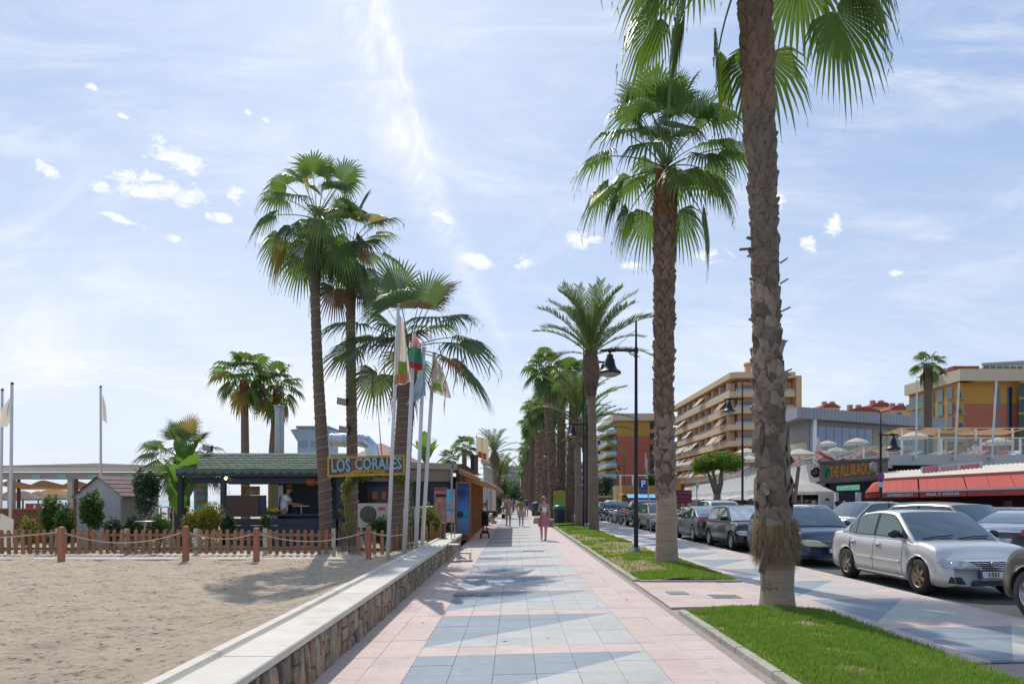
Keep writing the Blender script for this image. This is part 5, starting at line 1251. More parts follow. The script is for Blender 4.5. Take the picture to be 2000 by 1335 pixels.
BLOND = M('blond_hair', (.38, .22, .10), .6, var=.3, vs=20); BRN = M('brown_hair', (.07, .04, .025), .6); GRY = M('grey_hair', (.3, .28, .26), .7); BLK = M('black_hair', (.015, .012, .01), .6)
c_white = M('white_cotton', (.70, .68, .68), .85); c_pink = M('pink_print', (.45, .16, .20), .85, var=.6, vs=22); c_grey = M('grey_beige_cotton', (.30, .29, .26), .85); c_beige = M('beige_shorts_cloth', (.42, .36, .29), .85)
c_must = M('mustard_floral', (.30, .20, .06), .85, var=.7, vs=16); c_lil = M('lilac_cloth', (.42, .33, .42), .85); c_blue = M('blue_cotton', (.03, .06, .28), .85); c_redc = M('crimson_cotton', (.40, .03, .06), .85); c_navy = M('navy_cotton', (.02, .025, .06), .85); c_blk = M('black_cotton', (.02, .02, .022), .85)
def ph(t, s, hc, hands):
    w = hands[1][0] if False else hands[0][0]; put('phone', MB().cbox(tuple((w + Vector((.05, -.13, .06))) * s), .07 * s, .012 * s, .14 * s, rx=-.5).mesh('phone', m_trim), t)
    put('sunglasses', MB().cbox(tuple(hc + Vector((0, -.112, .01)) * s), .13 * s, .015 * s, .03 * s).mesh('sunglasses', m_trim), t)
person('long-haired woman in white crop top and pink skirt looking at her phone', (1.14, 26.3, 0), R(-6), 1.63, True, c_white, c_pink, 'skirt', M('sandal', (.3, .18, .1), .7), BLOND, .34, False, arms=('phone', 'down'), extra=ph, crop=True, skin=SKN)
bagm = M('straw_bag', (.42, .32, .18), .9)
def bagobj(label, x, y, z, sx, sy, sz, mt, cat='bag', strap=True):
    t = thing('shoulder_bag', label, cat, (x, y, z))
    part('pouch', MB().lathe([(.001, 0), (sx * .5, .02), (sx * .55, sz * .5), (sx * .4, sz), (.001, sz)], (0, 0, 0), 10), mt, t, local=True, smooth=True)
    if strap: part('strap', MB().tube([(-.05, 0, sz), (-.02, .02, sz + .3), (.04, .0, sz)], .012, 5), mt, t, local=True)
bagobj('straw bag hanging at the walking woman side', .86, 26.3, .62, .22, .1, .24, bagm)
person('man in grey shirt and beige shorts walking away on the left side of the promenade', (-.33, 39.5, 0), R(180), 1.76, False, c_grey, c_beige, 'shorts', c_blk, BRN, 0, True)
bagobj('dark bag carried by the man in the grey shirt', -.62, 39.4, .48, .2, .1, .26, c_blk)
person('woman in mustard floral top and lilac skirt walking away beside the man', (.42, 39.9, 0), R(180), 1.66, True, c_must, c_lil, 'skirt', c_white, BRN, .12, True, phase=-1)
person('man in blue shirt and pale shorts walking away farther along', (1.13, 62, 0), R(180), 1.75, False, c_blue, c_beige, 'shorts', c_blk, BLK)
person('distant person in purple far down the promenade', (-.1, 84, 0), R(180), 1.7, True, M('purple_cotton', (.08, .03, .12), .8), c_blk, 'trousers', c_blk, BRN)
person('distant person in white top far down the promenade', (.35, 95, 0), 0, 1.7, False, c_white, c_grey, 'trousers', c_blk, BRN)
person('distant person in a pale dress far down the promenade near the middle', (-.55, 104, 0), 0, 1.65, True, M('pale_rose', (.5, .35, .32), .8), c_lil, 'skirt', c_white, BLOND)
person('person in pink shorts sitting with stretched legs on the low wall', (-2.0, 42.5, .02), R(62), 1.7, False, c_white, M('pink_shorts_cloth', (.5, .2, .2), .8), 'shorts', M('sandal', (.3, .18, .1), .7), BRN, sit=True, arms=('lap', 'lap'), lean=.1)
person('second person with crossed ankles sitting beside the first on the low wall', (-2.0, 44.6, .02), R(70), 1.7, False, c_grey, c_blk, 'shorts', c_blk, BRN, sit=True, arms=('lap', 'lap'), lean=.15, skin=SKN2)
def ck(t, s, hc, hands):
    put('chef_cap', MB().ell(tuple(hc + Vector((0, .01, .055)) * s), .10 * s, .115 * s, .085 * s, 14, 6, -5, 90).mesh('cap', M('orange_cap', (.60, .12, .04), .8), True), t)
    put('apron_strap', MB().tube([Vector((-.10, .13, 1.0)) * s, Vector((0, .125, 1.22)) * s, Vector((.09, .10, 1.43)) * s], .014, 4).tube([Vector((.10, .13, 1.0)) * s, Vector((0, .13, 1.22)) * s, Vector((-.09, .10, 1.43)) * s], .014, 4).mesh('strap', c_navy), t)
ckp = W(554, 1010, 21.3)
person('cook in white shirt and orange cap working behind the bar counter', (ckp.x, 21.3, .25), R(100), 1.72, False, c_white, c_blk, 'trousers', c_blk, BLK, arms=('forward', 'forward'), pose='stand', extra=ck, skin=SKN2, lean=.25)
PG = 'people around the pub entrance'
for i, (px, Y, c, lab) in enumerate([(1556, 37, 'coral_cotton', 'seated-height person in coral under the left edge of the pub parasol'), (1577, 36, 'sand_cotton', 'person with brown hair under the pub parasol'), (1590, 35.5, 'white_cotton', 'person in white with a pale hat under the pub parasol'), (1601, 37.5, 'navy_cotton', 'dark-haired person right of the one with the pale hat'), (1634, 34.5, 'crimson_cotton', 'person in a crimson top beside the green awning'), (1650, 35, 'lilac_cloth', 'person in a pale lilac shirt before the pub door'), (1644, 37, 'navy_cotton', 'person in navy behind the lilac shirt'), (1742, 30, 'grey_beige_cotton', 'person in grey at the corner of the red awnings')]):
    mt = MATS.get(c) or M(c, {'coral_cotton': (.5, .12, .08), 'sand_cotton': (.4, .3, .2)}[c], .85)
    p = W(px, 976, Y); person(lab, (p.x, Y, -.18), rnd.uniform(0, 6.2), 1.62, i % 2 == 0, mt, c_blk, 'trousers', c_blk, [BRN, BLK, BLOND][i % 3], .1 if i % 2 == 0 else 0, pose='stand', group=PG)
for i, (px, Y) in enumerate([(1905, 41), (1893, 44)]):
    p = W(px, 900, Y); person(['person in white standing at the terrace railing between the parasols', 'person in grey behind the one at the terrace railing'][i], (p.x, Y, 3.35), R(200), 1.68, False, [c_white, c_grey][i], c_beige, 'shorts', c_blk, BRN, pose='stand')
# ---------------- street furniture ----------------
def lamp(label, x, y, h, arm, side, z=0., zl=None, group='street lamps with bell lanterns', base=True, detail=True, rad=.055):
    t = thing('street_lamp', label, 'street lamp', (x, y, z), 0, group); al = arm; s = side; hz = zl
    part('post', MB().lathe([(rad * 1.15, 0), (rad * 1.1, .9), (rad * 1.3, .95), (rad * 1.05, 1.0), (rad, h * .55), (rad * 1.2, h * .56), (rad * .85, h * .58), (rad * .75, hz - .1), (rad * 1.15, hz - .05), (rad * 1.1, hz + .05), (rad * .6, hz + .1), (rad * .5, h), (.001, h + .02)], (0, 0, 0), 12), m_black, t, local=True, smooth=True)
    if base: part('foot', MB().lathe([(.20, 0), (.19, .03), (.11, .10), (rad * 1.2, .16)], (0, 0, 0), 16), M('lamp_foot', (.12, .13, .15), .6), t, local=True, smooth=True)
    part('arm', MB().tube([(0, 0, hz), (s * al, 0, hz)], .035, 8).tube([(s * (al * .58), 0, hz + .01), (s * (al * .8), 0, hz + .0)], .055, 8), m_black, t, local=True)
    part('stay_wire', MB().tube([(0, 0, h - .25), (s * al * .66, 0, hz + .03)], .010, 4), m_black, t, local=True)
    lx_ = s * al * .74
    part('lantern', MB().lathe([(.03, -.0), (.03, -.10), (.09, -.12), (.10, -.22), (.13, -.26), (.16, -.42), (.20, -.52), (.30, -.60), (.315, -.61), (.315, -.66), (.27, -.66)], (lx_, 0, hz), 18), m_black, t, local=True, smooth=True)
    part('lantern_glass', MB().ell((lx_, 0, hz - .655), .27, .27, .10, 16, 5, -90, 0), M('lantern_bowl', (.45, .42, .38), .25, trans=.3), t, local=True, smooth=True)
for i, Yl in enumerate([19.3, 38.2, 57, 76, 95, 116, 140]):
    lamp(['black lamp post with bell lantern standing in the grass left of the second palm', 'second bell lantern of the row, in front of the fan palm trunks', 'third bell lantern of the row, lower down between the trunks', 'fourth bell lantern of the row', 'fifth bell lantern of the row', 'sixth small bell lantern of the row', 'seventh and last visible bell lantern'][i], 3.45 if i != 1 else 4.05, Yl, 6.55, 1.0, -1, .05, 5.72)
lamp('tall thin lamp post in front of the tan apartment block, lantern to its left', W(1450, 1, 36).x, 36, 8.0, .95, -1, -.14, 7.0, group='street lamps on the far kerb', rad=.06)
lamp('thin lamp post beside the red awnings, lantern to its right', W(1720, 1, 30).x, 30, 5.5, .75, 1, -.14, 4.55, group='street lamps on the far kerb', rad=.06)
lamp('far lamp post standing before the orange hotel', W(1219, 1, 92).x, 92, 7.5, 1.0, -1, -.1, 6.2, group='street lamps on the far kerb')
lamp('black double-height post rising behind the date palm crown', 3.72, 36.5, 9.8, 1.4, 1, -.0, 8.9, group='street lamps on the far kerb')
def sign_pole(name, label, x, y, h, z=0., lean=0.):
    t = thing(name, label, 'sign', (x, y, z)); part('pole', MB().tube([(0, 0, 0), (lean, 0, h)], .035, 8), m_galv, t, local=True); return t
t = sign_pole('parking_sign', 'blue square parking sign with white P on a grey pole right of the lamp post', W(1271, 1, 31.5).x, 31.5, 3.7, 0, -.25)
x0 = W(1257, 1, 31.5).x; zc = 1.55 - (950 - 976) * 31.5 / 1333
part('panel', MB().box(x0 - .23, x0 + .17, 31.42, 31.45, zc - .14, zc + .36), M('sign_blue', (.02, .035, .16), .4), t)
text('letter', 'P', .44, m_white, t, (x0 - .13, 31.41, zc + .11), (x0 + .07, 31.41, zc + .11), .002, .012)
part('sub_panel', MB().box(x0 - .20, x0 + .14, 31.41, 31.44, zc - .36, zc - .16), M('sign_blue_grey', (.06, .08, .16), .5), t)
x1 = W(1262, 1, 31.5).x; z1 = 1.55 - (905 - 976) * 31.5 / 1333
part('side_disc', MB().cbox((x1, 31.5, z1), .12, .03, .42), m_galv, t)
t = sign_pole('traffic_sign', 'slim grey signpost beside the motorcycles', W(1206, 1, 44).x, 44, 2.2, 0)
part('plate', MB().cbox((W(1206, 1, 44).x, 43.95, 2.2), .1, .03, .5), m_galv, t)
t = sign_pole('traffic_sign', 'grey pole with side-on disc left of the forked tree', W(1361, 1, 44).x, 44, 3.0, -.14)
part('disc', MB().lathe([(.001, -.02), (.3, -.02), (.3, .02), (.001, .02)], (W(1361, 1, 44).x, 43.9, 2.55), 16, 'X'), m_galv, t)
q = W(1718, 930, 29.8)
t = thing('no_parking_sign', 'round blue sign with red ring fixed to the thin lamp post by the red awnings', 'sign', (q.x, 29.8, q.z))
part('ring', MB().lathe([(.001, -.02), (.17, -.02), (.17, 0), (.001, 0)], (q.x, 29.75, q.z), 20, 'Y'), M('sign_red', (.5, .02, .03), .4), t)
part('face', MB().lathe([(.001, -.005), (.125, -.005), (.125, 0), (.001, 0)], (q.x, 29.725, q.z), 20, 'Y'), M('sign_blue_bright', (.03, .08, .45), .4), t)
part('diagonal_bar', MB().cbox((q.x, 29.712, q.z), .26, .01, .035, ry=.78), MATS['sign_red'], t)
part('small_plate', MB().cbox((q.x + .03, 29.74, q.z - .36), .2, .02, .22), M('sign_pale', (.45, .6, .65), .5), t)
# bin, brick block, advertising panel
q = W(1089, 1, 43.5)
t = thing('litter_bin', 'dark green rounded litter bin at the grass edge behind the walking woman', 'litter bin', (2.85, 43.0, 0))
part('bin_body', MB().lathe([(.36, .0), (.38, .05), (.40, .9), (.42, .95), (.34, 1.0)], (2.85, 43.0, 0), 20), M('bin_navy', (.015, .03, .05), .5), t, smooth=True)
part('bin_lid', MB().lathe([(.43, .96), (.42, 1.06), (.30, 1.2), (.001, 1.24)], (2.85, 43.0, 0), 20), M('bin_green', (.02, .12, .06), .4), t, smooth=True)
t = thing('litter_bin', 'far dark litter bin beside the palm trunks', 'litter bin', (2.2, 66.0, 0))
part('bin_body', MB().lathe([(.5, .0), (.5, 1.2), (.4, 1.3), (.001, 1.35)], (2.2, 66.0, 0), 16), MATS['bin_navy'], t, smooth=True)
t = thing('brick_block', 'low brick block with pale top just behind the walking woman', 'block', (2.0, 39.4, 0))
part('brick_side', MB().box(1.75, 2.25, 39.2, 39.7, 0, .38), M('block_brick', (.32, .18, .12), .9, var=.4, vs=9), t)
part('pale_top', MB().box(1.72, 2.28, 39.17, 39.73, .382, .45), m_cap, t)
x0, x1, Yp = W(1077, 1, 46).x, W(1108, 1, 46).x, 46
t = thing('advertising_panel', 'black-framed street panel with green and yellow poster behind the bin', 'advertising panel', ((x0 + x1) / 2, Yp, 0))
for (a, b, c, d) in ((x0, x0 + .10, .05, 2.3), (x1 - .10, x1, .05, 2.3), (x0 + .1, x1 - .1, 2.2, 2.3), (x0 + .1, x1 - .1, .25, .5)): part('frame', MB().box(a, b, Yp, Yp + .15, c, d), m_trim, t)
part('poster', MB().box(x0 + .1, x1 - .1, Yp + .03, Yp + .12, .5, 2.2), M('poster_green', (.20, .30, .05), .3, var=.5, vs=1.6, dirt_or_reflection=((.45, .38, .04), 1.1, .48)), t)
for k, (zz, ww, c) in enumerate(((2.02, .5, 'poster_orange'), (1.86, .6, 'poster_orange'), (1.72, .42, 'poster_orange'), (.9, .6, 'poster_dark'))):
    part('poster_band', MB().box((x0 + x1) / 2 - ww / 2, (x0 + x1) / 2 + ww / 2, Yp + .018, Yp + .03, zz - .045, zz + .03), M(c, {'poster_orange': (.5, .22, .02), 'poster_dark': (.06, .16, .03)}[c], .5), t)
# ---------------- left side: fence, posts, rope ----------------
slabz = .165
mb = MB().box(-22, -3.05, 15.95, 17.9, .0, slabz); sp_ = part('concrete_path', mb, M('pale_path', (.52, .46, .38), .85, var=.1, vs=2, dirt_or_reflection=((.4, .31, .22), 1.5, .52)), kind='structure')
FY = 17.15
fence = thing('picket_fence', 'low brown picket fence with rounded slats along the restaurant garden', 'fence', (-8, FY, slabz))
x_of = lambda px: (px - 1004) * FY / 1333
pk = MB(); w_, hh = .044, .60
prof = [(-w_, 0), (w_, 0), (w_, hh - .03), (w_ * .7, hh), (0, hh + .012), (-w_ * .7, hh), (-w_, hh - .03)]
pk.prism(prof, 'Y', -.011, .011); pkm = pk.mesh('picket', m_wood)
px = -8
while px < 652:
    if not (104 < px < 112 or 240 < px < 248 or 376 < px < 384 or 512 < px < 520):
        if px < 655: o = put('picket', pkm, None, loc=(0, 0, 0)); o.parent = fence; o.location = (x_of(px) + 8, -.03 + rnd.uniform(-.003, .003), .03 + rnd.uniform(-.012, .012)); o.rotation_euler = (rnd.uniform(-.02, .02), rnd.uniform(-.025, .025), 0)
    px += 13.75
for zz in (.16, .50): part('rail', MB().box(x_of(-12), x_of(650), FY + .0, FY + .04, slabz + zz - .03, slabz + zz + .03), m_wood, fence)
for px in (108, 244, 380, 516, 650): part('fence_post', MB().box(x_of(px) - .045, x_of(px) + .045, FY + .045, FY + .12, slabz, slabz + .66), M('pale_fence_post', (.5, .46, .38), .8, var=.15), fence)
gate = thing('picket_gate', 'darker brown picket gate and side panel right of the garden arch', 'gate', (x_of(720), FY, slabz))
px = 700
while px < 765:
    o = put('picket', pkm, gate, loc=(x_of(px) - x_of(720), -.0, .02)); px += 15.5
for zz in (.14, .50): part('rail', MB().box(x_of(694), x_of(768), FY + .012, FY + .05, slabz + zz - .03, slabz + zz + .03), M('dark_gate_wood', (.12, .055, .035), .7, var=.2), gate)
sidef = thing('picket_fence', 'short darker picket fence between the flagpoles and the planter', 'fence', (x_of(800), FY + .8, slabz))
for px in np.arange(776, 838, 9.5): put('picket', pkm, sidef, loc=((px - 1004) * (FY + .8) / 1333 - x_of(800), 0, .0), scale=(.7, 1, 1.15))
part('rail', MB().box((772 - 1004) * (FY + .8) / 1333, (840 - 1004) * (FY + .8) / 1333, FY + .812, FY + .84, slabz + .48, slabz + .53), MATS['dark_gate_wood'], sidef)
posts = []
lab = ['leftmost of the row', 'between the round table and the bar shrubs', 'in front of the bar counter', 'before the garden gate, nearest the flagpoles']
for i, px in enumerate((120, 363, 501, 720)):
    Yp = 15.6; x = (px - 1004) * Yp / 1333; t = thing('rope_post', 'square brown wooden rope post, ' + lab[i], 'post', (x, Yp, .1), 0, 'rope posts in front of the picket fence'); zt_ = [.82, .84, .80, .84][i]
    part('shaft', MB().prism([(-.055, -.055), (.055, -.055), (.055, .055), (-.055, .055)], 'Z', -.1, zt_).add([(-.055, -.055, zt_), (.055, -.055, zt_), (.055, .055, zt_), (-.055, .055, zt_), (0, 0, zt_ + .03)], [(0, 1, 4), (1, 2, 4), (2, 3, 4), (3, 0, 4)]), m_post, t, local=True)
    posts.append(Vector((x, Yp, .1 + zt_ - .10)))
def rope(label, a, b, sag):
    pts = [a.lerp(b, i / 14) - Vector((0, 0, sag * 4 * (i / 14) * (1 - i / 14))) for i in range(15)]
    o = part('rope', MB().tube(pts, .013, 6), m_rope); tag(o, label, 'rope', 'ropes slung between the wooden posts')
rope('rope running off the left edge from the first wooden post', Vector((-14.4, 15.6, .72)), posts[0], .10)
rope('widest sagging rope, between the first and second wooden posts', posts[0], posts[1], .26)
rope('short rope between the second and third wooden posts', posts[1], posts[2], .16)
rope('sagging rope between the third and fourth wooden posts', posts[2], posts[3], .22)
pole2b = Vector((W(797, 1, 14.9).x, 14.9, .82)); rope('rope knotted from the last wooden post to the second flagpole', posts[3], pole2b, .08)
# flagpoles
def flag(root, P, mat, nm='flag'):
    mb = MB(); mb.grid(P, 14, 18); return part(nm, mb, mat, root, smooth=True)
m_flag = M('faded_flag', (.60, .54, .46), .85, trans=.55, tcol=(.8, .72, .62), var=.2, vs=4)
m_flagg = M('flag_green', (.10, .42, .30), .8, trans=.4); m_flagr = M('flag_red', (.55, .08, .09), .8, trans=.4); m_flagp = M('flag_pink', (.62, .33, .30), .8, trans=.4); m_flagb = M('flag_pale_blue', (.34, .45, .55), .8, trans=.4, var=.2, vs=5)
m_flgreen = M('flag_emblem_green', (.28, .42, .08), .8, trans=.4, var=.4, vs=9); m_flor = M('flag_emblem_orange', (.55, .27, .12), .8, trans=.4, var=.3, vs=9)
def fpole(label, Y, pxb, pyb, pxt, pyt, rad=.045):
    a = W(pxb, pyb, Y); b = W(pxt, pyt, Y); a.z = min(a.z, .3); t = thing('flagpole', label, 'flagpole', (a.x, Y, a.z), 0, 'white flagpoles beside the sea wall')
    part('pole', MB().tube([a, b], [rad, rad * .85], 12), m_whitep, t, smooth=True); part('cap', MB().ell(b, rad, rad, rad * .7, 8, 4), m_galv, t); return t
def drape(Y, x0a, x0b, x1a, x1b, ya, yb, tipdrop, folds=3, amp=.10, taper=1.0):
    # pixels: pole edge x0a(top)->x0b(bottom), free edge x1a->x1b, rows ya..yb
    def P(u_, v_):
        xa = x0a + (x0b - x0a) * v_; xb = x1a + (x1b - x1a) * v_ ** taper; px = xa + (xb - xa) * u_; py = ya + (yb - ya) * v_ + tipdrop * u_ * v_
        return W(px, py, Y) + Vector((0, amp * math.sin(u_ * folds * 2 * math.pi + v_ * 2) * min(1, v_ * 2.5) * (.3 + u_) + .05, 0))
    return P
f1 = fpole('nearest leaning white flagpole with a long faded cream flag', 14.2, 757, 1098, 778, 600, .042)
f2 = fpole('second white flagpole carrying a green, pink and red flag', 14.9, 789, 1082, 809, 650, .048)
f3 = fpole('third white flagpole with a pale blue flag, thicker at its foot', 16.3, 812, 1068, 828, 680, .05)
f4 = fpole('rightmost white flagpole of the group with a faded cream flag', 17.0, 824, 1050, 848, 690, .05)
def mflag(label, P, m0, extra=()):
    t = thing('flag', label, 'flag', P(0, 0), 0, 'flags hanging from the white flagpoles'); flag(t, P, m0, 'cloth')
    for (ua, ub, va, vb, mt_, nm) in extra:
        mb = MB(); mb.grid(lambda u_, v_: P(ua + (ub - ua) * u_, va + (vb - va) * v_) + Vector((0, -.006, 0)), 8, 8); part(nm, mb, mt_, t, smooth=True)
mflag('long faded cream flag with green and orange print on the nearest flagpole', drape(13.95, 778, 766, 784, 803, 618, 754, -8, 1.6, .10, .7), m_flag, ((.3, .85, .66, .84, m_flgreen, 'printed_emblem'), (.05, .95, .84, .985, m_flor, 'printed_band')))
mflag('crumpled flag in pink, sea green and red on the second flagpole', drape(14.6, 806, 790, 812, 828, 656, 716, 8, 1.4, .10, .5), m_flagp, ((0, 1, .33, .80, m_flagg, 'green_band'), (0, 1, .80, .99, m_flagr, 'red_band')))
mflag('pale blue limp flag on the third flagpole', drape(15.9, 826, 792, 831, 831, 712, 792, -20, 1.7, .10, .6), m_flagb)
mflag('faded cream flag with a green mark flying right from the rightmost flagpole', drape(16.8, 846, 838, 850, 882, 698, 764, 14, 1.3, .12, .7), m_flag, ((.12, .6, .70, .92, m_flgreen, 'printed_emblem'),))
for (px, pyb, pyt, Y, lab_, fl) in ((20, 1040, 750, 21, 'white flagpole at the left edge with a limp cream flag', 0), (1, 1040, 762, 23, 'white flagpole cut by the left edge of the view', 1), (197, 940, 756, 26, 'white flagpole behind the white shed with a twisted flag', 2)):
    a = W(px, pyb, Y); b = W(px + 4 if px < 100 else px, pyt, Y); t = thing('flagpole', lab_, 'flagpole', (a.x, Y, max(a.z, .15)), 0, 'flagpoles on the left behind the fence')
    part('pole', MB().tube([Vector((a.x, Y, .15)), b], .045, 10), m_whitep, t, smooth=True); part('black_cap', MB().ell(b, .05, .05, .06, 8, 5), m_trim, t)
mflag('limp cream flag hanging left of the left-edge flagpole', drape(21.05, 22, 21, 20, -2, 772, 826, 10, 1.6, .12, .8), m_flag)
mflag('twisted small flag on the flagpole behind the shed', drape(26.05, 198, 198, 200, 206, 772, 818, 8, 1.2, .08, .8), m_flag)
# ---------------- bar hut ----------------
HY = 20.6
def hx(px, Y=HY): return (px - 1004) * Y / 1333
def hz(py, Y=HY): return 1.55 - (py - 976) * Y / 1333
hut = thing('bar_hut', 'dark wooden beach bar with green shingle hip roof and scalloped edge', 'hut', (hx(490), HY + 1, .15))
XL, XR = hx(344), hx(660); ZE = hz(916); XRi = hx(378, 22.6); ZR = hz(885, 22.6)
m_shing = M('green_shingle', (.14, .19, .13), .9, var=.35, vs=5, bump=.5, bs=30, stretch=(1, 1, 5)); m_shing2 = M('green_shingle_dark', (.115, .16, .11), .9, var=.35, vs=5)
part('roof_slope', MB().add([(XL, HY, ZE), (XR, HY, ZE), (XR, HY + 2.2, ZR), (XRi, HY + 2.2, ZR)], [(0, 1, 2, 3)]).add([(XL, HY, ZE), (XRi, HY + 2.2, ZR), (XL, HY + 4.4, ZE)], [(0, 1, 2)]).add([(XRi, HY + 2.2, ZR), (XR, HY + 2.2, ZR), (XR, HY + 4.4, ZE), (XL, HY + 4.4, ZE)], [(0, 1, 2, 3)]), m_shing, hut)
sh = MB(); rows_ = 9
for r_ in range(rows_):
    t0, t1 = r_ / rows_, (r_ + 1) / rows_ + .02; xl0 = XL + (XRi - XL) * t0; x = xl0 + (.12 if r_ % 2 else 0)
    while x < XR - .1:
        w = .26 * rnd.uniform(.9, 1.1); z0 = ZE + (ZR - ZE) * t0 + .02; z1 = ZE + (ZR - ZE) * t1 + .006; y0 = HY + 2.2 * t0 - .03; y1 = HY + 2.2 * t1; dz = rnd.uniform(0, .008)
        sh.add([(x, y0, z0 + dz), (x + w * .25, y0 - .02, z0 + dz), (x + w * .75, y0 - .02, z0 + dz), (x + w, y0, z0 + dz), (x + w, y1, z1), (x, y1, z1), (x, y0, z0 - .012), (x + w, y0, z0 - .012)], [(0, 1, 2, 3, 4, 5), (6, 7, 3, 0)]); x += w + .012
part('shingles', sh, m_shing2, hut, kind='stuff')
sc = MB(); x = XL
while x < XR:
    w = .285; n = 8; pts = [(x, ZE + .02), (x + w, ZE + .02)] + [(x + w / 2 + w / 2 * math.cos(a), ZE - .07 - .07 * math.sin(a)) for a in np.linspace(0, math.pi, n)]
    part('scallop', MB().prism(pts, 'Y', HY - .05, HY - .03), m_shing2, hut); x += w + .004
part('eave_board', MB().box(XL, XR, HY - .02, HY + .06, ZE - .22, ZE - .015), m_navy, hut)
part('beam', MB().box(XL + .2, XR, HY + .25, HY + .4, ZE - .42, ZE - .24), m_navy, hut)
part('lintel', MB().box(hx(432), XR, HY + .5, HY + .58, hz(945), ZE - .20), m_navy, hut)
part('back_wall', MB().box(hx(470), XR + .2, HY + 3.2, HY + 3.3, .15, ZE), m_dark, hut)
bp = MB()
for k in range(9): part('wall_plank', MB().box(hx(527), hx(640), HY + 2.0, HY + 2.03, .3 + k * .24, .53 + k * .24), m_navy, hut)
for (px) in (348, 432, 640, 660): part('hut_post', MB().box(hx(px) - .07, hx(px) + .07, HY + .1, HY + .24, .15, ZE - .2), m_navy, hut)
part('brown_front', MB().box(hx(430), hx(503), HY + .12, HY + .18, hz(1009), hz(967)), m_brownp, hut)
part('front_return', MB().box(hx(503.5), hx(516), HY + .14, HY + .2, hz(1009), hz(967)), m_navy, hut)
part('counter', MB().box(hx(516), XR, HY + .05, HY + .6, hz(1007), hz(1004)), m_navy, hut)
for k in range(4): part('counter_plank', MB().box(hx(432), XR, HY + .1, HY + .14, .15 + k * .21, .15 + k * .21 + .20), m_navy, hut)
for (a, b, c) in ((516, 526, m_white), (500, 504, M('yellow_strip', (.5, .4, .1), .6))): part('inner_panel', MB().box(hx(a), hx(b), HY + 1.2, HY + 1.25, hz(1000), hz(946)), c, hut)
fp = M('food_poster', (.42, .27, .08), .6, var=.7, vs=5, dirt_or_reflection=((.6, .55, .45), 4, .52)); part('poster', MB().box(hx(441), hx(478), HY + 1.2, HY + 1.24, hz(966), hz(948)), fp, hut)
for (px, py) in ((358, 927), (440, 934)):
    q = W(px, py, HY + .15)
    t = thing('wall_lamp', ['small glowing lamp under the left end of the hut eave', 'glowing globe lamp on the post of the hut'][0 if px < 400 else 1], 'lamp', q, 0, 'lit lamps under the hut eave')
    part('globe', MB().ell(q, .055, .055, .055, 10, 6), M('lamp_glow', (1, .7, .35), .4, emit=((1, .62, .28), 5.0)), t, smooth=True); part('bracket', MB().tube([q + Vector((0, .02, .05)), q + Vector((0, .02, .18))], .012, 5), m_trim, t)
q = W(610, 940, HY + .3); t = thing('hanging_lantern', 'orange round lampshade hanging under the hut roof beside the tall palm', 'lamp', q)
part('shade', MB().lathe([(.05, .12), (.18, .06), (.20, -.05), (.12, -.13), (.001, -.13)], q, 14), M('orange_shade', (.45, .14, .06), .7, trans=.3), t, smooth=True); part('cord', MB().tube([q + Vector((0, 0, .1)), q + Vector((0, 0, .45))], .008, 4), m_trim, t)
q = W(528, 1000, HY + .3); t = thing('lemon_box', 'box of yellow lemons standing on the bar counter', 'fruit box', q); 
part('tray', MB().box(q.x - .22, q.x + .22, HY + .2, HY + .5, q.z - .06, q.z), m_trim, t)
for i in range(16): part('lemon', MB().ell((q.x + rnd.uniform(-.2, .2), HY + .35 + rnd.uniform(-.12, .12), q.z + rnd.uniform(.02, .09)), .045, .04, .04, 8, 5), M('lemon', (.6, .5, .03), .5), t, smooth=True)
q = W(588, 1000, HY + .3); t = thing('counter_rail', 'small metal serving rail on the bar counter in front of the cook', 'rail', q)
part('bar', MB().box(q.x - .25, q.x + .25, HY + .3, HY + .33, q.z + .18, q.z + .20), m_galv, t); part('upright', MB().box(q.x, q.x + .02, HY + .3, HY + .33, q.z - .05, q.z + .18), m_galv, t)
q = W(398, 985, 22.5)
t = thing('menu_banner', 'pale blue upright banner with orange marks behind the shrub at the bar', 'banner', (q.x, 22.5, .3)); part('panel', MB().box(q.x - .32, q.x + .12, 22.5, 22.54, .6, hz(942, 22.5)), M('banner_blue', (.20, .42, .50), .6, var=.4, vs=5), t)
for zz in (950, 963, 980): part('printed_mark', MB().cbox((q.x - .08, 22.49, hz(zz, 22.5)), .3, .01, .12), M('orange_print', (.55, .2, .06), .6), t)
def flood(label, px, py, Y, flip=1):
    q = W(px, py, Y); t = thing('floodlight', label, 'floodlight', q, 0, 'square floodlights')
    part('housing', MB().cbox(q, .30, .12, .22, rx=.5, ry=.2 * flip), m_trim, t); part('lens', MB().cbox(q + Vector((0, -.075, -.03)), .25, .01, .17, rx=.5, ry=.2 * flip), M('flood_lens', (.42, .42, .40), .3), t); part('bracket', MB().tube([q, q + Vector((.2 * flip if py < 870 else 0, 0, 0 if py < 870 else -.2))], .015, 5), m_trim, t)
flood('floodlight fixed on the slim palm above the steel duct', 669, 783, 20.4); flood('lower floodlight on the slim palm beside the steel duct', 673, 838, 20.4); flood('small floodlight standing on the left end of the hut roof', 406, 874, 22.6)
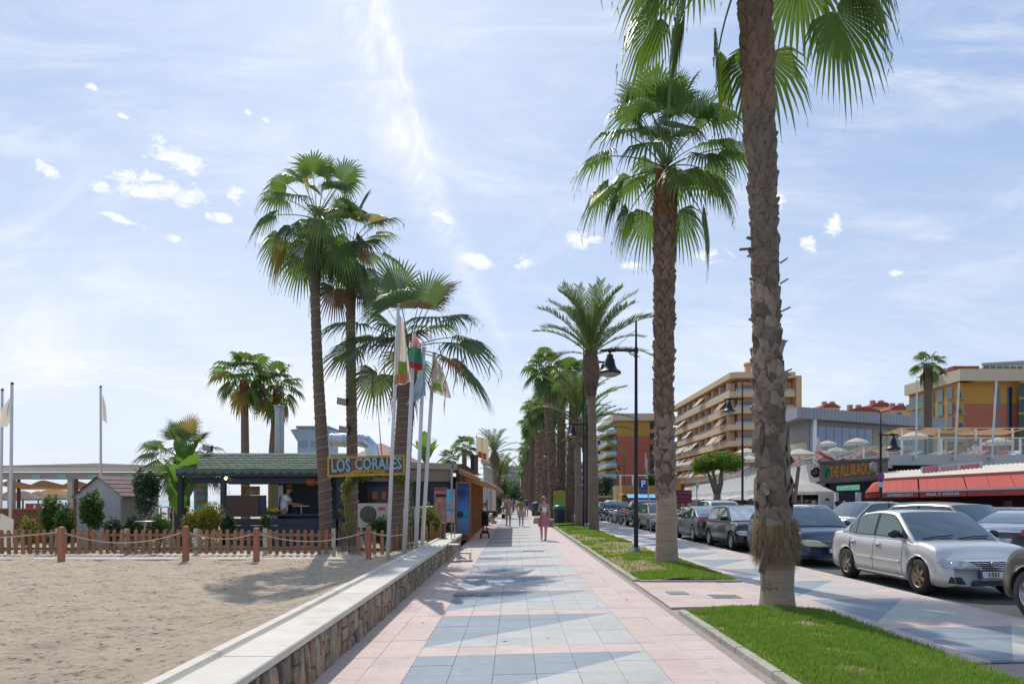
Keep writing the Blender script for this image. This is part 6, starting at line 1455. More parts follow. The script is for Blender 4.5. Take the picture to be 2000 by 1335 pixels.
# chimney, lifeguard-like tower house, duct, red roof behind the hut
q = W(546, 880, 27); t = thing('steel_chimney', 'round galvanised steel chimney behind the hut roof', 'chimney', (q.x, 27, 2.0))
part('flue', MB().lathe([(.175, 0), (.175, 3.6 - .3)], (q.x, 27, hz(884, 27) - .9 - 0), 20).lathe([(.175, 0), (.175, .01)], (q.x, 27, hz(884, 27)), 20), m_galv, t, smooth=True)
t.location.z = 2.0
part('cowl', MB().lathe([(.2, 0), (.2, .12), (.24, .16), (.001, .20)], (q.x, 27, hz(800, 27)), 16), m_galv, t, smooth=True)
for ch in t.children:
    if ch.name.startswith('flue'):
        zt_ = hz(800, 27) - 2.0; n_ = len(ch.data.vertices)
        for v_ in ch.data.vertices: v_.co.z = min(v_.co.z, zt_)
YT = 42; t = thing('beach_tower', 'pale blue raised tower house with flared walls behind the hut', 'building', (W(620, 1, YT).x, YT, 0))
m_pb = M('pale_blue_board', (.40, .52, .66), .7, var=.06, vs=2)
def qx(px, py, Y=YT, dy=0): v_ = W(px, py, Y); v_.y += dy; return v_
x0, x1 = W(581, 1, YT).x, W(640, 1, YT).x; z0, z1 = hz(884, YT), hz(836, YT)
part('wall', MB().box(x0, x1, YT, YT + 2.5, z0 - 1.5, z1), m_pb, t); part('roof', MB().box(x0 - .05, x1 + .1, YT - .15, YT + 2.7, z1, z1 + .12), M('tower_roof', (.3, .34, .4), .7), t)
fl = MB().prism([(x0, z1 - .02), (W(566, 1, YT).x, hz(839, YT)), (x0, hz(864, YT))], 'Y', YT + .1, YT + 2.3); part('flared_wing', fl, m_pb, t)
fl = MB().prism([(x1, z1 - .02), (W(652, 1, YT).x, hz(842, YT)), (x1, hz(858, YT))], 'Y', YT + .1, YT + 2.3); part('flared_wing', fl, m_pb, t)
for k in range(7): part('board', MB().box(x0 + .01, x1 - .01, YT - .02, YT - .004, z0 - .3 + k * .25, z0 - .08 + k * .25), m_pb, t)
for (a, b) in ((585, 600), (608, 622)):
    w_ = part('window', MB().box(W(a, 1, YT).x, W(b, 1, YT).x, YT - .05, YT - .022, hz(874, YT), hz(861, YT)), M('blue_shutter', (.22, .33, .48), .5), t)
    for c in (.33, .66): part('glazing_bar', MB().box(W(a + (b - a) * c, 1, YT).x - .02, W(a + (b - a) * c, 1, YT).x + .02, YT - .06, YT - .052, hz(874, YT), hz(861, YT)), m_pb, w_)
YD = 27; t = thing('ventilation_duct', 'big shiny steel ventilation duct bending down behind the sign', 'duct', (W(690, 1, YD).x, YD, 2.5)); m_duct = M('shiny_duct', (.45, .52, .60), .25, metal=.85, var=.1, vs=4)
P_ = [W(645, 860, YD), W(665, 860, YD), W(700, 859, YD), W(715, 862, YD), W(725, 872, YD), W(728, 895, YD), W(729, 915, YD)]
part('duct', MB().tube(P_, .26, 14), m_duct, t)
for px in (648, 672, 708): part('joint_ring', MB().tube([W(px, 860, YD), W(px + 2, 860, YD)], .28, 14), m_duct, t)
YR = 31; t = thing('red_pavilion', 'pavilion with pointed dark red roof behind the steel duct', 'building', (W(740, 1, YR).x, YR, .1)); c = W(731, 861, YR)
part('roof', MB().lathe([(.001, 0), (.6, -.28), (2.2, -1.05), (2.1, -1.1)], c + Vector((.1, 1, 0)), 8), M('dark_red_roof', (.28, .09, .08), .7, var=.1), t); part('walls', MB().lathe([(1.9, -2.6), (1.9, -1.06)], c + Vector((.1, 1, 0)), 8), m_dark, t)
part('mast', MB().tube([c + Vector((.1, 1, 0)), W(737, 780, YR + 1)], [.03, .012], 5), m_galv, t)
t = thing('tv_antenna', 'thin television antenna above the cafe roof behind the flagpoles', 'antenna', W(832, 900, 34)); part('mast', MB().tube([W(834, 905, 34), W(834, 856, 34)], .02, 5), m_galv, t)
part('boom', MB().tube([W(826, 857, 34), W(852, 859, 34)], .014, 4), m_galv, t)
for px in range(828, 853, 4): part('element', MB().tube([W(px, 854, 34), W(px, 862, 34)], .008, 4), m_galv, t)
# ---------------- restaurant sign, garden arch, air conditioner ----------------
SY = 16.75; t = thing('restaurant_sign', 'carved wooden LOS CORALES restaurant sign with yellow frame and blue letters', 'sign', W(715, 930, SY)); m_syel = M('sign_frame_yellow', (.42, .27, .05), .7, var=.3, vs=8); m_sbr = M('sign_board_brown', (.20, .10, .05), .75, var=.35, vs=5, stretch=(1, 1, 4)); m_sbl = M('sign_letter_blue', (.20, .40, .46), .7, var=.35, vs=14); m_sor = M('sign_orange_band', (.40, .20, .05), .7, var=.4, vs=8)
a, b, c, d = [W(*p, SY) for p in ((640, 932), (791, 927), (791, 888), (640, 893))]
def slab(nm, q, y0, y1, mt_): return part(nm, MB().add([(p[0], y0, p[2]) for p in q] + [(p[0], y1, p[2]) for p in q], [(0, 1, 2, 3), (7, 6, 5, 4), (0, 4, 5, 1), (1, 5, 6, 2), (2, 6, 7, 3), (3, 7, 4, 0)]), mt_, t)
slab('board', (a, b, c, d), SY, SY + .05, m_sbr)
u_ = Vector((0, 0, .05))
slab('frame_bar', (a, b, b + u_, a + u_), SY - .04, SY - .001, m_syel); slab('frame_bar', (d - u_, c - u_, c, d), SY - .04, SY - .001, m_syel)
v_ = Vector((.05, 0, 0)); slab('frame_bar', (a + u_, a + u_ + v_, d - u_ + v_, d - u_), SY - .038, SY - .002, m_syel); slab('frame_bar', (b + u_ - v_, b + u_, c - u_, c - u_ - v_), SY - .038, SY - .002, m_syel)
slab('orange_band', (W(652, 929, SY), W(752, 925, SY), W(752, 917, SY), W(700, 916, SY)), SY - .012, SY - .002, m_sor)
text('lettering', 'LOS', .44, m_sbl, t, W(647, 911, SY - .03), W(684, 909.5, SY - .03), .01, .012); text('lettering', 'CORALES', .40, m_sbl, t, W(693, 907, SY - .03), W(785, 906, SY - .03), .01, .012)
text('small_lettering', 'REMO', .11, m_syel, t, W(700, 922, SY - .02), W(745, 920, SY - .02), .006, .003)
AY = 17.3; t = thing('garden_arch', 'leafy vine-covered arch over the garden gate below the sign', 'arch', W(700, 1060, AY))
pts = []
for i in range(25):
    s = i / 24; an = math.pi * s; px = 735 - 62 * math.cos(an) * (1 if True else 1); py = 958 - 36 * math.sin(an)
    pts.append((px, py))
left = [(678, 1060), (676, 1030), (674, 1000), (672, 975)]; right = [(800, 975), (803, 1000), (806, 1030)]
allp = left + pts + right
P3 = [W(px, py, AY) for px, py in allp]
for dy in (0, .45): part('hoop', MB().tube([p + Vector((0, dy, 0)) for p in P3], .014, 5), m_trunkG, t)
V_ = []; F_ = []
bl = [(p.x, p.y + .22, p.z, .17, .32, .17) for i, p in enumerate(P3) if p.z > .5 and i < 27] 
Vv_, Ff_ = leaves_mb([(b_[0], b_[1], b_[2], b_[3] * rnd.uniform(.6, 1.1), b_[4], b_[5] * rnd.uniform(.6, 1.1)) for b_ in bl], 4200, .042, 77, wob=.3, solid=.1)
o = put('vine_leaves', fast_mesh('vine', Vv_, Ff_, M('vine_leaf', (.17, .20, .03), .55, var=.5, vs=5, trans=.35, tcol=(.25, .3, .04))), None); o.parent = t; o.matrix_parent_inverse = MW[t.name].inverted()
tw = MB()
for i in range(46):
    x = rnd.uniform(-.22, .22); p = W(674, 1082, AY) + Vector((x, rnd.uniform(0, .4), 0)); tw.tube([p, p + Vector((rnd.uniform(-.05, .05), 0, .4)), p + Vector((rnd.uniform(-.12, .08), 0, rnd.uniform(.5, 1.0)))], .006, 3)
part('bare_stems', tw, m_trunkG, t)
AC = 19.4; t = thing('air_conditioner', 'cream outdoor air conditioning unit behind the garden gate', 'air conditioner', W(728, 1030, AC)); a = W(699, 1030, AC); b = W(756, 983, AC)
part('casing', MB().box(a.x, b.x, AC, AC + .35, a.z, b.z), M('aircon_cream', (.50, .47, .40), .5, var=.08), t); c = W(719, 1004, AC)
part('fan_grille', MB().lathe([(.001, -.01), (.22, -.01), (.24, 0)], (c.x, AC - .005, c.z), 22, 'Y'), m_trim, t)
for i in range(5): part('grille_ring', MB().tube([(c.x + (.05 + .04 * i) * math.cos(k / 16 * 6.2832), AC - .03, c.z + (.05 + .04 * i) * math.sin(k / 16 * 6.2832)) for k in range(17)], .004, 4), M('aircon_cream2', (.5, .47, .4), .5), t)
part('pink_sticker', MB().box(W(739, 1, AC).x, W(752, 1, AC).x, AC - .012, AC - .002, hz(996, AC), hz(990, AC)), M('magenta_label', (.6, .04, .25), .5), t)
part('legs', MB().box(a.x + .05, a.x + .1, AC + .05, AC + .3, .15, a.z).box(b.x - .1, b.x - .05, AC + .05, AC + .3, .15, a.z), m_galv, t)
# small round table, shed, canopy, lattice
TY_ = 18.2; q = W(283, 1018, TY_); t = thing('round_table', 'small round grey table top on a metal leg behind the picket fence', 'table', (q.x, TY_, .165)); part('table_top', MB().lathe([(.001, q.z - .012), (.24, q.z - .012), (.25, q.z), (.24, q.z + .012), (.001, q.z + .014)], (q.x, TY_, 0), 22), m_galv, t, smooth=True); part('leg', MB().tube([(q.x, TY_, .16), (q.x, TY_, q.z - .01)], .022, 7), m_galv, t)
part('foot', MB().lathe([(.18, .165), (.17, .18), (.03, .20)], (q.x, TY_, 0), 14), m_galv, t)
SH = 20.2; t = thing('garden_shed', 'small white boarded shed with pinkish shingle gable roof', 'shed', (hx(195, SH), SH, .15)); xl, xr, xm = hx(150, SH), hx(237, SH), hx(193, SH); ze, zr = hz(967, SH), hz(932, SH); ye = SH + 2.4
m_shed = M('shed_white', (.42, .43, .44), .7, var=.08); part('front_wall', MB().prism([(xl, .1), (xr, .1), (xr, ze), (xm, zr), (xl, ze)], 'Y', SH, SH + .03), m_shed, t)
for k in range(12):
    z = .2 + k * .14
    if z > zr - .1: break
    xa, xb = (xl, xr) if z < ze - .1 else (xm - (xm - xl) * (zr - z) / (zr - ze) + .05, xm + (xr - xm) * (zr - z) / (zr - ze) - .05)
    part('board', MB().box(xa + .01, xb - .01, SH - .014, SH - .002, z, z + .132), m_shed, t)
xr2 = hx(272, SH + .5)
part('side_wall', MB().add([(xr, SH + .01, .1), (xr2 + .0, SH + .9, .1), (xr2, SH + .9, ze - .02), (xr, SH + .01, ze)], [(0, 1, 2, 3)]), M('shed_side', (.36, .34, .31), .7), t)
m_sr = M('shed_shingle', (.30, .20, .18), .9, var=.3, vs=4, bump=.4, bs=20); part('roof_plane', MB().add([(xm, SH - .12, zr + .03), (xr + .1, SH - .12, ze - .05), (xr2 + .35, SH + 1.0, ze - .05), (hx(262, SH + 1), SH + 1.0, zr + .02)], [(0, 1, 2, 3)]).add([(xm, SH - .12, zr + .03), (xl - .12, SH - .12, ze - .07), (xl - .12, SH + 2, ze - .07), (xm, SH + 2, zr + .03)], [(0, 3, 2, 1)]), m_sr, t)
for k in range(5):
    f0, f1 = k / 5, (k + 1) / 5; A = Vector((xm, SH - .13, zr + .045)); B_ = Vector((xr + .1, SH - .13, ze - .035)); C_ = Vector((hx(262, SH + 1), SH + 1.0, zr + .035)); D_ = Vector((xr2 + .35, SH + 1.0, ze - .035)); part('shingle_row', MB().add([A.lerp(B_, f0), A.lerp(B_, f1) + Vector((0, 0, .012)), C_.lerp(D_, f1) + Vector((0, 0, .012)), C_.lerp(D_, f0)], [(0, 1, 2, 3)]), m_sr, t)
CY = 27; t = thing('shade_canopy', 'long white shade canopy on posts over the beach terrace at the left', 'canopy', (hx(160, CY), CY, .1)); xa, xb = -21.5, hx(332, CY)
part('top_board', MB().box(xa, xb, CY, CY + .1, hz(921, CY), hz(912, CY)), M('canopy_white', (.62, .58, .52), .7, var=.05), t); part('ridge', MB().prism([(xa, hz(911.5, CY + 1)), (xb, hz(911.5, CY + 1)), (hx(205, CY + 1), hz(906, CY + 1)), (hx(190, CY + 1), hz(906.5, CY + 1))], 'Y', CY + .4, CY + 3), m_cream, t)
part('valance', MB().box(xa, xb, CY + .12, CY + .15, hz(936, CY), hz(922, CY)), M('canopy_grey', (.40, .38, .36), .8, trans=.2), t)
for px in (60, 110, 170, 240, 300): part('printed_mark', MB().box(hx(px, CY), hx(px + 16, CY), CY + .10, CY + .115, hz(934, CY), hz(926, CY)), M('mint_print', (.22, .5, .42), .7), t)
part('tan_awning', MB().grid(lambda u_, v_: (xa + (hx(135, CY) - xa) * u_, CY + .4 + 2.2 * v_, hz(937, CY) - .20 * math.sin(u_ * 9.4) ** 2 * (1 - v_) - .35 * v_), 24, 4), m_tanc, t, smooth=True)
part('tan_awning', MB().grid(lambda u_, v_: (xa + (hx(145, CY) - xa) * u_, CY + 3 + 2.2 * v_, hz(952, CY) - .16 * math.sin(u_ * 7 + 1) ** 2 - .1 * v_), 24, 4), m_tanc, t, smooth=True)
for px in (12, 130, 295, 330): part('canopy_post', MB().box(hx(px, CY) - .1, hx(px, CY) + .1, CY + .2, CY + .4, .1, hz(930, CY)), M('post_beige', (.45, .41, .36), .8), t)
for (px, Y) in ((35, 29), (147, 24.6)): part('thin_post', MB().box(hx(px, Y) - .05, hx(px, Y) + .05, Y, Y + .1, .1, hz(935, Y)), m_brownp, t)
for i, (px, w, Y) in enumerate(((45, 60, 44), (75, 50, 52), (110, 50, 47), (150, 40, 56), (20, 40, 60))):
    q = W(px, 962, Y); t = thing('thatched_parasol', ['thatched beach parasol under the canopy, nearest of the row', 'thatched beach parasol second from the left', 'thatched beach parasol left of the shed', 'thatched beach parasol half hidden by the shed', 'farthest thatched beach parasol at the left edge'][i], 'beach parasol', (q.x, Y, 0), 0, 'thatched parasols on the beach')
    part('thatch', MB().lathe([(.001, q.z + .15), (.3, q.z + .05), (1.1, q.z - .40), (1.15, q.z - .50), (.9, q.z - .42)], (q.x, Y, 0), 14), M('thatch', (.20, .16, .12), .95, var=.4, vs=6), t); part('pole', MB().tube([(q.x, Y, 0), (q.x, Y, q.z)], .05, 6), m_brownp, t)
q = W(62, 991, 30); t = thing('red_windbreak', 'red cloth panel with a white mark behind the tall green bush', 'windbreak', q); part('cloth', MB().box(hx(50, 30), hx(79, 30), 30, 30.03, hz(997, 30), hz(983, 30)), m_redc, t); part('white_mark', MB().box(hx(66, 30), hx(71, 30), 29.98, 29.995, hz(992, 30), hz(986, 30)), m_white, t)
LYY = 22; t = thing('lattice_fence', 'orange-brown lattice fence at the left behind the bushes', 'fence', (hx(50, LYY), LYY, .15)); lm = MB(); x0, x1, z0, z1 = hx(-6, LYY), hx(150, LYY), .15, hz(996, LYY)
part('backing', MB().box(x0, x1, LYY + .03, LYY + .05, z0, z1), M('lattice_back', (.26, .12, .06), .8, var=.2), t)
k = 0; xx = x0
while xx < x1: 
    h_ = z1 - z0; lm.beam((xx, LYY, z0), (min(xx + h_, x1), LYY, z0 + min(h_, x1 - xx)), .03, .02); lm.beam((min(xx + h_, x1), LYY - .02, z0), (xx, LYY - .02, z1 if xx + h_ < x1 else z0 + (x1 - xx)), .03, .02); xx += .16
part('lattice_strips', lm, MATS['lattice_back'] if False else m_wood, t, kind='stuff'); part('top_rail', MB().box(x0, x1, LYY - .04, LYY + .06, z1, z1 + .06), m_wood, t)
q = W(12, 1030, 19); t = thing('fallen_parasol', 'folded beige cloth leaning at the far left behind the fence', 'cloth', (q.x, 19, .15)); part('cloth', MB().add([(hx(-4, 19), 19, .15), (hx(24, 19), 19, .15), (hx(17, 19), 19.2, hz(1015, 19)), (hx(-4, 19), 19.1, hz(1002, 19))], [(0, 1, 2, 3)]), m_cream, t)
for i, (px, Y) in enumerate(((318, 24), (333, 23.2))):
    q = W(px, 990, Y); t = thing('cafe_table', ['white-edged cafe table in the shade left of the hut', 'second cafe table in the shade touching the banana plant'][i], 'table', (q.x, Y, .15), 0, 'cafe tables left of the hut'); part('table_top', MB().box(q.x - .4, q.x + .4, Y, Y + .6, q.z - .02, q.z + .02), m_white, t)
    for sx in (-.35, .35):
        for sy in (.05, .55): part('leg', MB().box(q.x + sx - .02, q.x + sx + .02, Y + sy - .02, Y + sy + .02, .15, q.z - .02), m_galv, t)
# ---------------- cafe building along the promenade ----------------
KY = 24.4; t = cafe = thing('cafe_building', 'low cafe with tan fascia, dark front and wood-framed side on the promenade', 'building', (-4, KY + 4, 0)); kx = lambda px, Y=KY: (px - 1004) * Y / 1333; kz = lambda py, Y=KY: 1.55 - (py - 976) * Y / 1333
m_fas = M('tan_fascia', (.40, .33, .26), .8, var=.08); m_fas2 = M('brown_fascia', (.30, .235, .19), .8)
XK0, XK1 = kx(660), -2.22
part('roof', MB().add([(XK0, KY, kz(901)), (kx(905), KY + .3, kz(905)), (-1.9, 40, 3.0), (XK0, 40, 3.3)], [(0, 1, 2, 3)]), m_fas, t)
part('upper_fascia', MB().add([(XK0, KY - .1, kz(912)), (XK1, KY - .1, kz(917)), (XK1, KY - .1, kz(905)), (XK0, KY - .1, kz(899)), (XK0, KY, kz(912)), (XK1, KY, kz(917)), (XK1, KY, kz(905)), (XK0, KY, kz(899))], [(0, 1, 2, 3), (7, 6, 5, 4), (1, 5, 6, 2), (0, 4, 5, 1), (3, 2, 6, 7)]), m_fas, t)
part('lower_fascia', MB().box(XK0, XK1 - .05, KY, KY + .06, kz(940), kz(917)), m_fas2, t)
part('dark_front', MB().box(XK0, XK1 - .1, KY + .10, KY + .2, .1, kz(938)), m_navy, t)
part('side_wall', MB().box(-2.1, -1.95, KY + .3, 39.5, 0, 2.75), m_brownp, t)
part('back_wall', MB().box(XK0, -2.1, 39.5, 39.7, 0, 2.9), m_dark, t)
part('side_fascia', MB().box(-2.2, -2.05, KY + .2, 39.6, 2.62, 2.86), m_fas, t)
y = KY + 1.6
while y < 39:
    part('wood_post', MB().box(-1.94, -1.74, y, y + .16, 0, 2.4), m_teakf, t); 
    part('door_leaf', MB().box(-1.945, -1.86, y + .22, y + 1.3, .1, 2.3), m_navy if int(y) % 2 else m_glass, t); y += 1.55
part('side_plinth', MB().box(-1.95, -1.72, KY + 1.5, 39.5, 0, .06), m_teakf, t)
# windows in the dark front behind arch
for (a, b, y0, y1, mt_) in ((680, 707, 1000, 950, M('greyblue_pane', (.10, .13, .16), .3)), (712, 762, 984, 950, M('interior_pane', (.09, .09, .11), .3, var=.6, vs=2)), (640, 650, 1002, 948, m_white), (650, 668, 1002, 945, M('mint_pane', (.25, .33, .30), .3))):
    w_ = part('window', MB().box(kx(a), kx(b), KY + .05, KY + .09, kz(y0), kz(y1)), mt_, t); part('frame', MB().box(kx(b), kx(b) + .04, KY + .02, KY + .09, kz(y0), kz(y1)), m_cream, w_)
for px in (727, 745): part('towel', MB().box(kx(px), kx(px + 9), KY + .02, KY + .045, kz(975), kz(960)), M('orange_towel', (.5, .2, .1), .8), t)
part('corner_post', MB().box(-2.26, -2.18, KY - .1, KY, .2, kz(915)), m_galv, t)
t = thing('side_awning', 'striped tan awning sloping out over the promenade from the cafe', 'awning', (-1.7, 31, 2.6)); XA, ZA = -.62, 2.02
def aw(u_, v_): return (-2.0 + (XA + 2.0) * v_, KY + .2 + (39.4 - KY) * u_, 2.66 + (ZA - 2.66) * v_ - .03 * math.sin(v_ * 3.14))
m_aws = M('awning_stripe_tan', (.52, .33, .19), .85, trans=.5, tcol=(.85, .5, .25)); m_awb = M('awning_stripe_brown', (.40, .23, .13), .85, trans=.5, tcol=(.7, .36, .17))
ns = 30
for k in range(ns): 
    mb = MB().grid(lambda u_, v_: aw((k + u_) / ns, v_), 1, 6); part('stripe', mb, m_aws if k % 2 else m_awb, t)
part('valance', MB().box(XA - .01, XA + .01, KY + .2, 39.6, ZA - .14, ZA - .03), m_aws, t); part('front_bar', MB().beam((XA, KY + .2, ZA), (XA, 39.6, ZA), .04, .05), m_fas, t)
for k in range(5): y = KY + .6 + k * 3.6; part('folding_arm', MB().beam((-1.78, y, 2.3), (XA - .02, y + .8, ZA - .02), .03, .03), m_galv, t)
part('near_edge', MB().beam((-2.0, KY + .19, 2.68), (XA, KY + .19, ZA + .02), .04, .04), m_cream, t); part('side_flap', MB().prism([(-2.0, 2.64), (-2.0, 2.50), (-1.3, 2.20), (XA, 1.88), (XA, 2.0)], 'Y', KY + .18, KY + .20), m_aws, t)
t = thing('beach_poster', 'tall wood-framed poster of a palm beach, blue sea and sand at the cafe corner', 'poster', (kx(905, 24.2), 24.2, .3)); PY_ = 24.2; xa, xb, za, zb_ = kx(893, PY_), kx(917, PY_), kz(1044, PY_), kz(944, PY_)
def pimg():
    m = bpy.data.materials.new('beach_print'); m.use_nodes = True; N = m.node_tree.nodes; L = m.node_tree.links; g = N.new('ShaderNodeNewGeometry'); s = N.new('ShaderNodeSeparateXYZ'); L.new(g.outputs['Position'], s.inputs[0]); mr = N.new('ShaderNodeMapRange'); mr.inputs[1].default_value = za; mr.inputs[2].default_value = zb_; L.new(s.outputs[2], mr.inputs[0])
    r_ = N.new('ShaderNodeValToRGB'); L.new(mr.outputs[0], r_.inputs[0]); e = r_.color_ramp.elements; e[0].position = 0; e[0].color = (.10, .17, .28, 1); e[1].position = .30; e[1].color = (.12, .25, .40, 1)
    for p, c in ((.32, (.01, .22, .38, 1)), (.44, (.01, .33, .48, 1)), (.46, (.05, .20, .55, 1)), (.75, (.04, .09, .42, 1)), (1.0, (.01, .02, .20, 1))): x = e.new(p); x.color = c
    L.new(r_.outputs[0], N['Principled BSDF'].inputs['Base Color']); N['Principled BSDF'].inputs['Roughness'].default_value = .3; return m
part('print', MB().box(xa, xb, PY_, PY_ + .04, za, zb_), pimg(), t)
for (p, q_, r_, s_) in ((xa - .05, xa - .001, za, zb_ + .05), (xb + .001, xb + .05, za - .1, zb_ + .05), (xa, xb, zb_ + .001, zb_ + .06)): part('frame_bar', MB().box(p, q_, PY_ - .03, PY_ + .06, r_, s_), m_teakf, t)
pm = MB(); c = Vector((xa + .16, PY_ - .008, zb_ - .35)); r = random.Random(2)
for i in range(13):
    a = i / 13 * 6.28; L_ = .26 * r.uniform(.8, 1.2); e = c + Vector((math.cos(a) * L_, 0, math.sin(a) * L_ * .9 - .1)); m_ = c + Vector((math.cos(a) * L_ * .5, 0, math.sin(a) * L_ * .5 + .03)); n_ = Vector((-math.sin(a), 0, math.cos(a))) * .022; pm.add([c, m_ + n_, e, m_ - n_], [(0, 1, 2, 3)])
pm.ell((xa + .10, PY_ - .006, za + .72), .13, .003, .12, 10, 5)
part('printed_palm', pm, M('print_dark_green', (.01, .03, .035), .4), t)
t = thing('vending_banner', 'red and pink food banner standing before the dark cafe front', 'banner', (kx(862), 23.4, .3)); B0 = 23.4
part('panel', MB().box(kx(848, B0), kx(873, B0), B0, B0 + .04, kz(1024, B0), kz(952, B0)), M('banner_pink', (.40, .20, .17), .5, var=.7, vs=7, dirt_or_reflection=((.15, .02, .02), 5, .55)), t)
part('red_strip', MB().box(kx(848, B0), kx(873, B0), B0 - .01, B0 - .002, kz(958, B0), kz(953, B0)), M('banner_red', (.45, .03, .04), .5), t); part('dark_strip', MB().box(kx(851, B0), kx(872, B0), B0 - .01, B0 - .002, kz(970, B0), kz(965, B0)), m_dark, t)
part('stand', MB().box(kx(850, B0), kx(872, B0), B0 + .05, B0 + .3, .15, kz(952, B0)), m_dark, t)
LB = 19.6; t = thing('info_board', 'narrow pale blue information board on two thin poles over the sea wall', 'sign', (kx(880, LB), LB, .45)); part('panel', MB().box(kx(872, LB), kx(887, LB), LB, LB + .03, kz(1020, LB), kz(955, LB)), M('info_blue', (.16, .42, .55), .5, var=.35, vs=5), t)
part('pink_field', MB().box(kx(872.5, LB), kx(886.5, LB), LB - .006, LB - .001, kz(1019, LB), kz(1003, LB)), M('info_pink', (.55, .30, .28), .6, var=.4, vs=14), t); part('orange_field', MB().box(kx(873.5, LB), kx(884, LB), LB - .006, LB - .001, kz(990, LB), kz(985, LB)), M('orange_print', (.55, .2, .06), .6), t); part('teal_band', MB().box(kx(872, LB), kx(887, LB), LB - .008, LB - .0015, kz(998, LB), kz(993, LB)), M('teal_band', (.05, .3, .3), .6), t)
for px in (882, 888): part('pole', MB().tube([W(px, 1062, LB), W(px, 905 if px == 882 else 955, LB)], .014, 6), m_galv, t)
t = thing('planter', 'wooden plank planter box beside the cafe end of the sea wall', 'planter', (kx(860, 19.5), 19.5, .15))
for k in range(5): xk = kx(839 + k * 5, 19.3); part('plank', MB().box(xk, xk + .065, 19.3, 19.34, .15, kz(1018, 19.3)), M('planter_wood', (.34, .17, .07), .75, var=.3), t)
part('soil_box', MB().box(kx(839, 19.3), kx(866, 19.3), 19.35, 20.0, .15, kz(1021, 19.3)), m_brownp, t)
# metal steps over the wall
t = thing('metal_steps', 'grey metal steps over the sea wall, three treads towards the promenade', 'steps', (-1.5, 17.6, 0))
for (x0, x1, z) in ((-1.74, -1.42, .42), (-1.40, -1.10, .22)):
    part('tread', MB().box(x0, x1, 17.2, 17.75, z - .03, z), m_galv, t)
    for xx in (x0 + .01, x1 - .03):
        for yy in (17.22, 17.72): part('leg', MB().box(xx, xx + .02, yy, yy + .02, 0.002, z - .03), m_galv, t)
for yy in (17.2, 17.73): part('stringer', MB().beam((-1.44, yy, .40), (-1.38, yy, .20), .02, .06), m_galv, t)
t = thing('metal_steps', 'grey metal landing step on the sand side of the wall, with a handrail', 'steps', (-2.6, 17.6, .15)); part('tread', MB().box(-2.75, -2.25, 17.2, 17.75, .44, .47), m_galv, t)
for (xx, yy) in ((-2.74, 17.22), (-2.74, 17.72), (-2.27, 17.22), (-2.27, 17.72)): part('leg', MB().box(xx, xx + .02, yy, yy + .02, .15, .44), m_galv, t)
part('handrail', MB().tube([(-2.78, 17.2, .2), (-2.78, 17.2, 1.35), (-2.05, 17.2, 1.38)], .018, 6).tube([(-2.5, 17.2, .46), (-2.5, 17.2, 1.36)], .014, 6), m_galv, t)
# stroller
t = thing('stroller', 'folded black pushchair standing in the cafe shade', 'stroller', (-1.18, 27.6, 0))
for (x, y) in ((-1.34, 27.4), (-1.02, 27.4), (-1.02, 27.95), (-1.34, 27.95)): part('wheel', MB().lathe([(.05, -.02), (.09, -.02), (.1, 0), (.09, .02), (.05, .02)], (x, y, .10), 12, 'X'), m_trim, t)
part('frame', MB().tube([(-1.34, 27.4, .1), (-1.2, 27.7, .6), (-1.3, 27.95, 1.12)], .016, 6).tube([(-1.02, 27.4, .1), (-1.15, 27.7, .6), (-1.05, 27.95, 1.12)], .016, 6).tube([(-1.34, 27.95, .1), (-1.2, 27.7, .6)], .016, 6).tube([(-1.02, 27.95, .1), (-1.15, 27.7, .6)], .016, 6), m_trim, t)
part('seat', MB().box(-1.32, -1.04, 27.55, 27.85, .50, .56).cbox((-1.18, 27.86, .74), .27, .05, .40, rx=-.25), c_blk, t); part('basket', MB().box(-1.31, -1.05, 27.45, 27.85, .20, .30), c_navy, t); part('hood', MB().ell((-1.18, 27.75, .93), .18, .20, .17, 12, 6, 0, 90), c_blk, t, smooth=True); part('handle', MB().tube([(-1.42, 27.8, 1.14), (-1.0, 27.95, 1.04)], .02, 6), m_trim, t)
t = thing('white_cloth', 'white cloth hanging from the cafe corner beyond the awning', 'cloth', (-1.2, 40.2, 1)); part('cloth', MB().grid(lambda u_, v_: (-1.55 + .5 * u_, 40.2 + .05 * math.sin(u_ * 9), 2.4 - 1.5 * v_), 8, 5), m_white, t, smooth=True)
t = thing('low_wall', 'low pale-topped stone wall beyond the cafe', 'wall', (-1.9, 60, 0)); part('stone_face', MB().box(-2.3, -1.85, 41.5, 130, 0, .38), m_st[1], t); part('pale_top', MB().box(-2.36, -1.78, 41.4, 130, .382, .45), m_cap, t)
q = W(931, 855, 47); t = thing('tall_flag', 'cream flag with a blue and red emblem above the cafe roof', 'flag', q); part('pole', MB().tube([Vector((q.x, 47, 2.5)), W(931, 848, 47)], .03, 6), m_whitep, t)
part('cloth', MB().grid(lambda u_, v_: W(932 + 22 * u_, 852 + 40 * v_ + 6 * u_, 47) + Vector((0, .15 * math.sin(u_ * 7), 0)), 8, 8), M('cream_flag', (.62, .52, .34), .8, trans=.4), t, smooth=True); part('emblem', MB().grid(lambda u_, v_: W(934 + 16 * u_, 881 + 12 * v_ + 5 * u_, 46.95) + Vector((0, .15 * math.sin(u_ * 5.5), 0)), 5, 3), M('emblem_red', (.5, .08, .05), .8, trans=.3, dirt_or_reflection=((.04, .06, .3), 3, .5)), t)
q = W(924, 905, 44); t = thing('dark_roof_unit', 'dark upright box on the cafe roof beside the cream flag', 'roof unit', q); part('box', MB().box(kx(919, 44), kx(933, 44), 44, 44.6, kz(925, 44), kz(888, 44)), m_black, t); part('side_face', MB().box(kx(926, 44), kx(933, 44), 43.98, 43.995, kz(925, 44), kz(890, 44)), m_brownp, t)
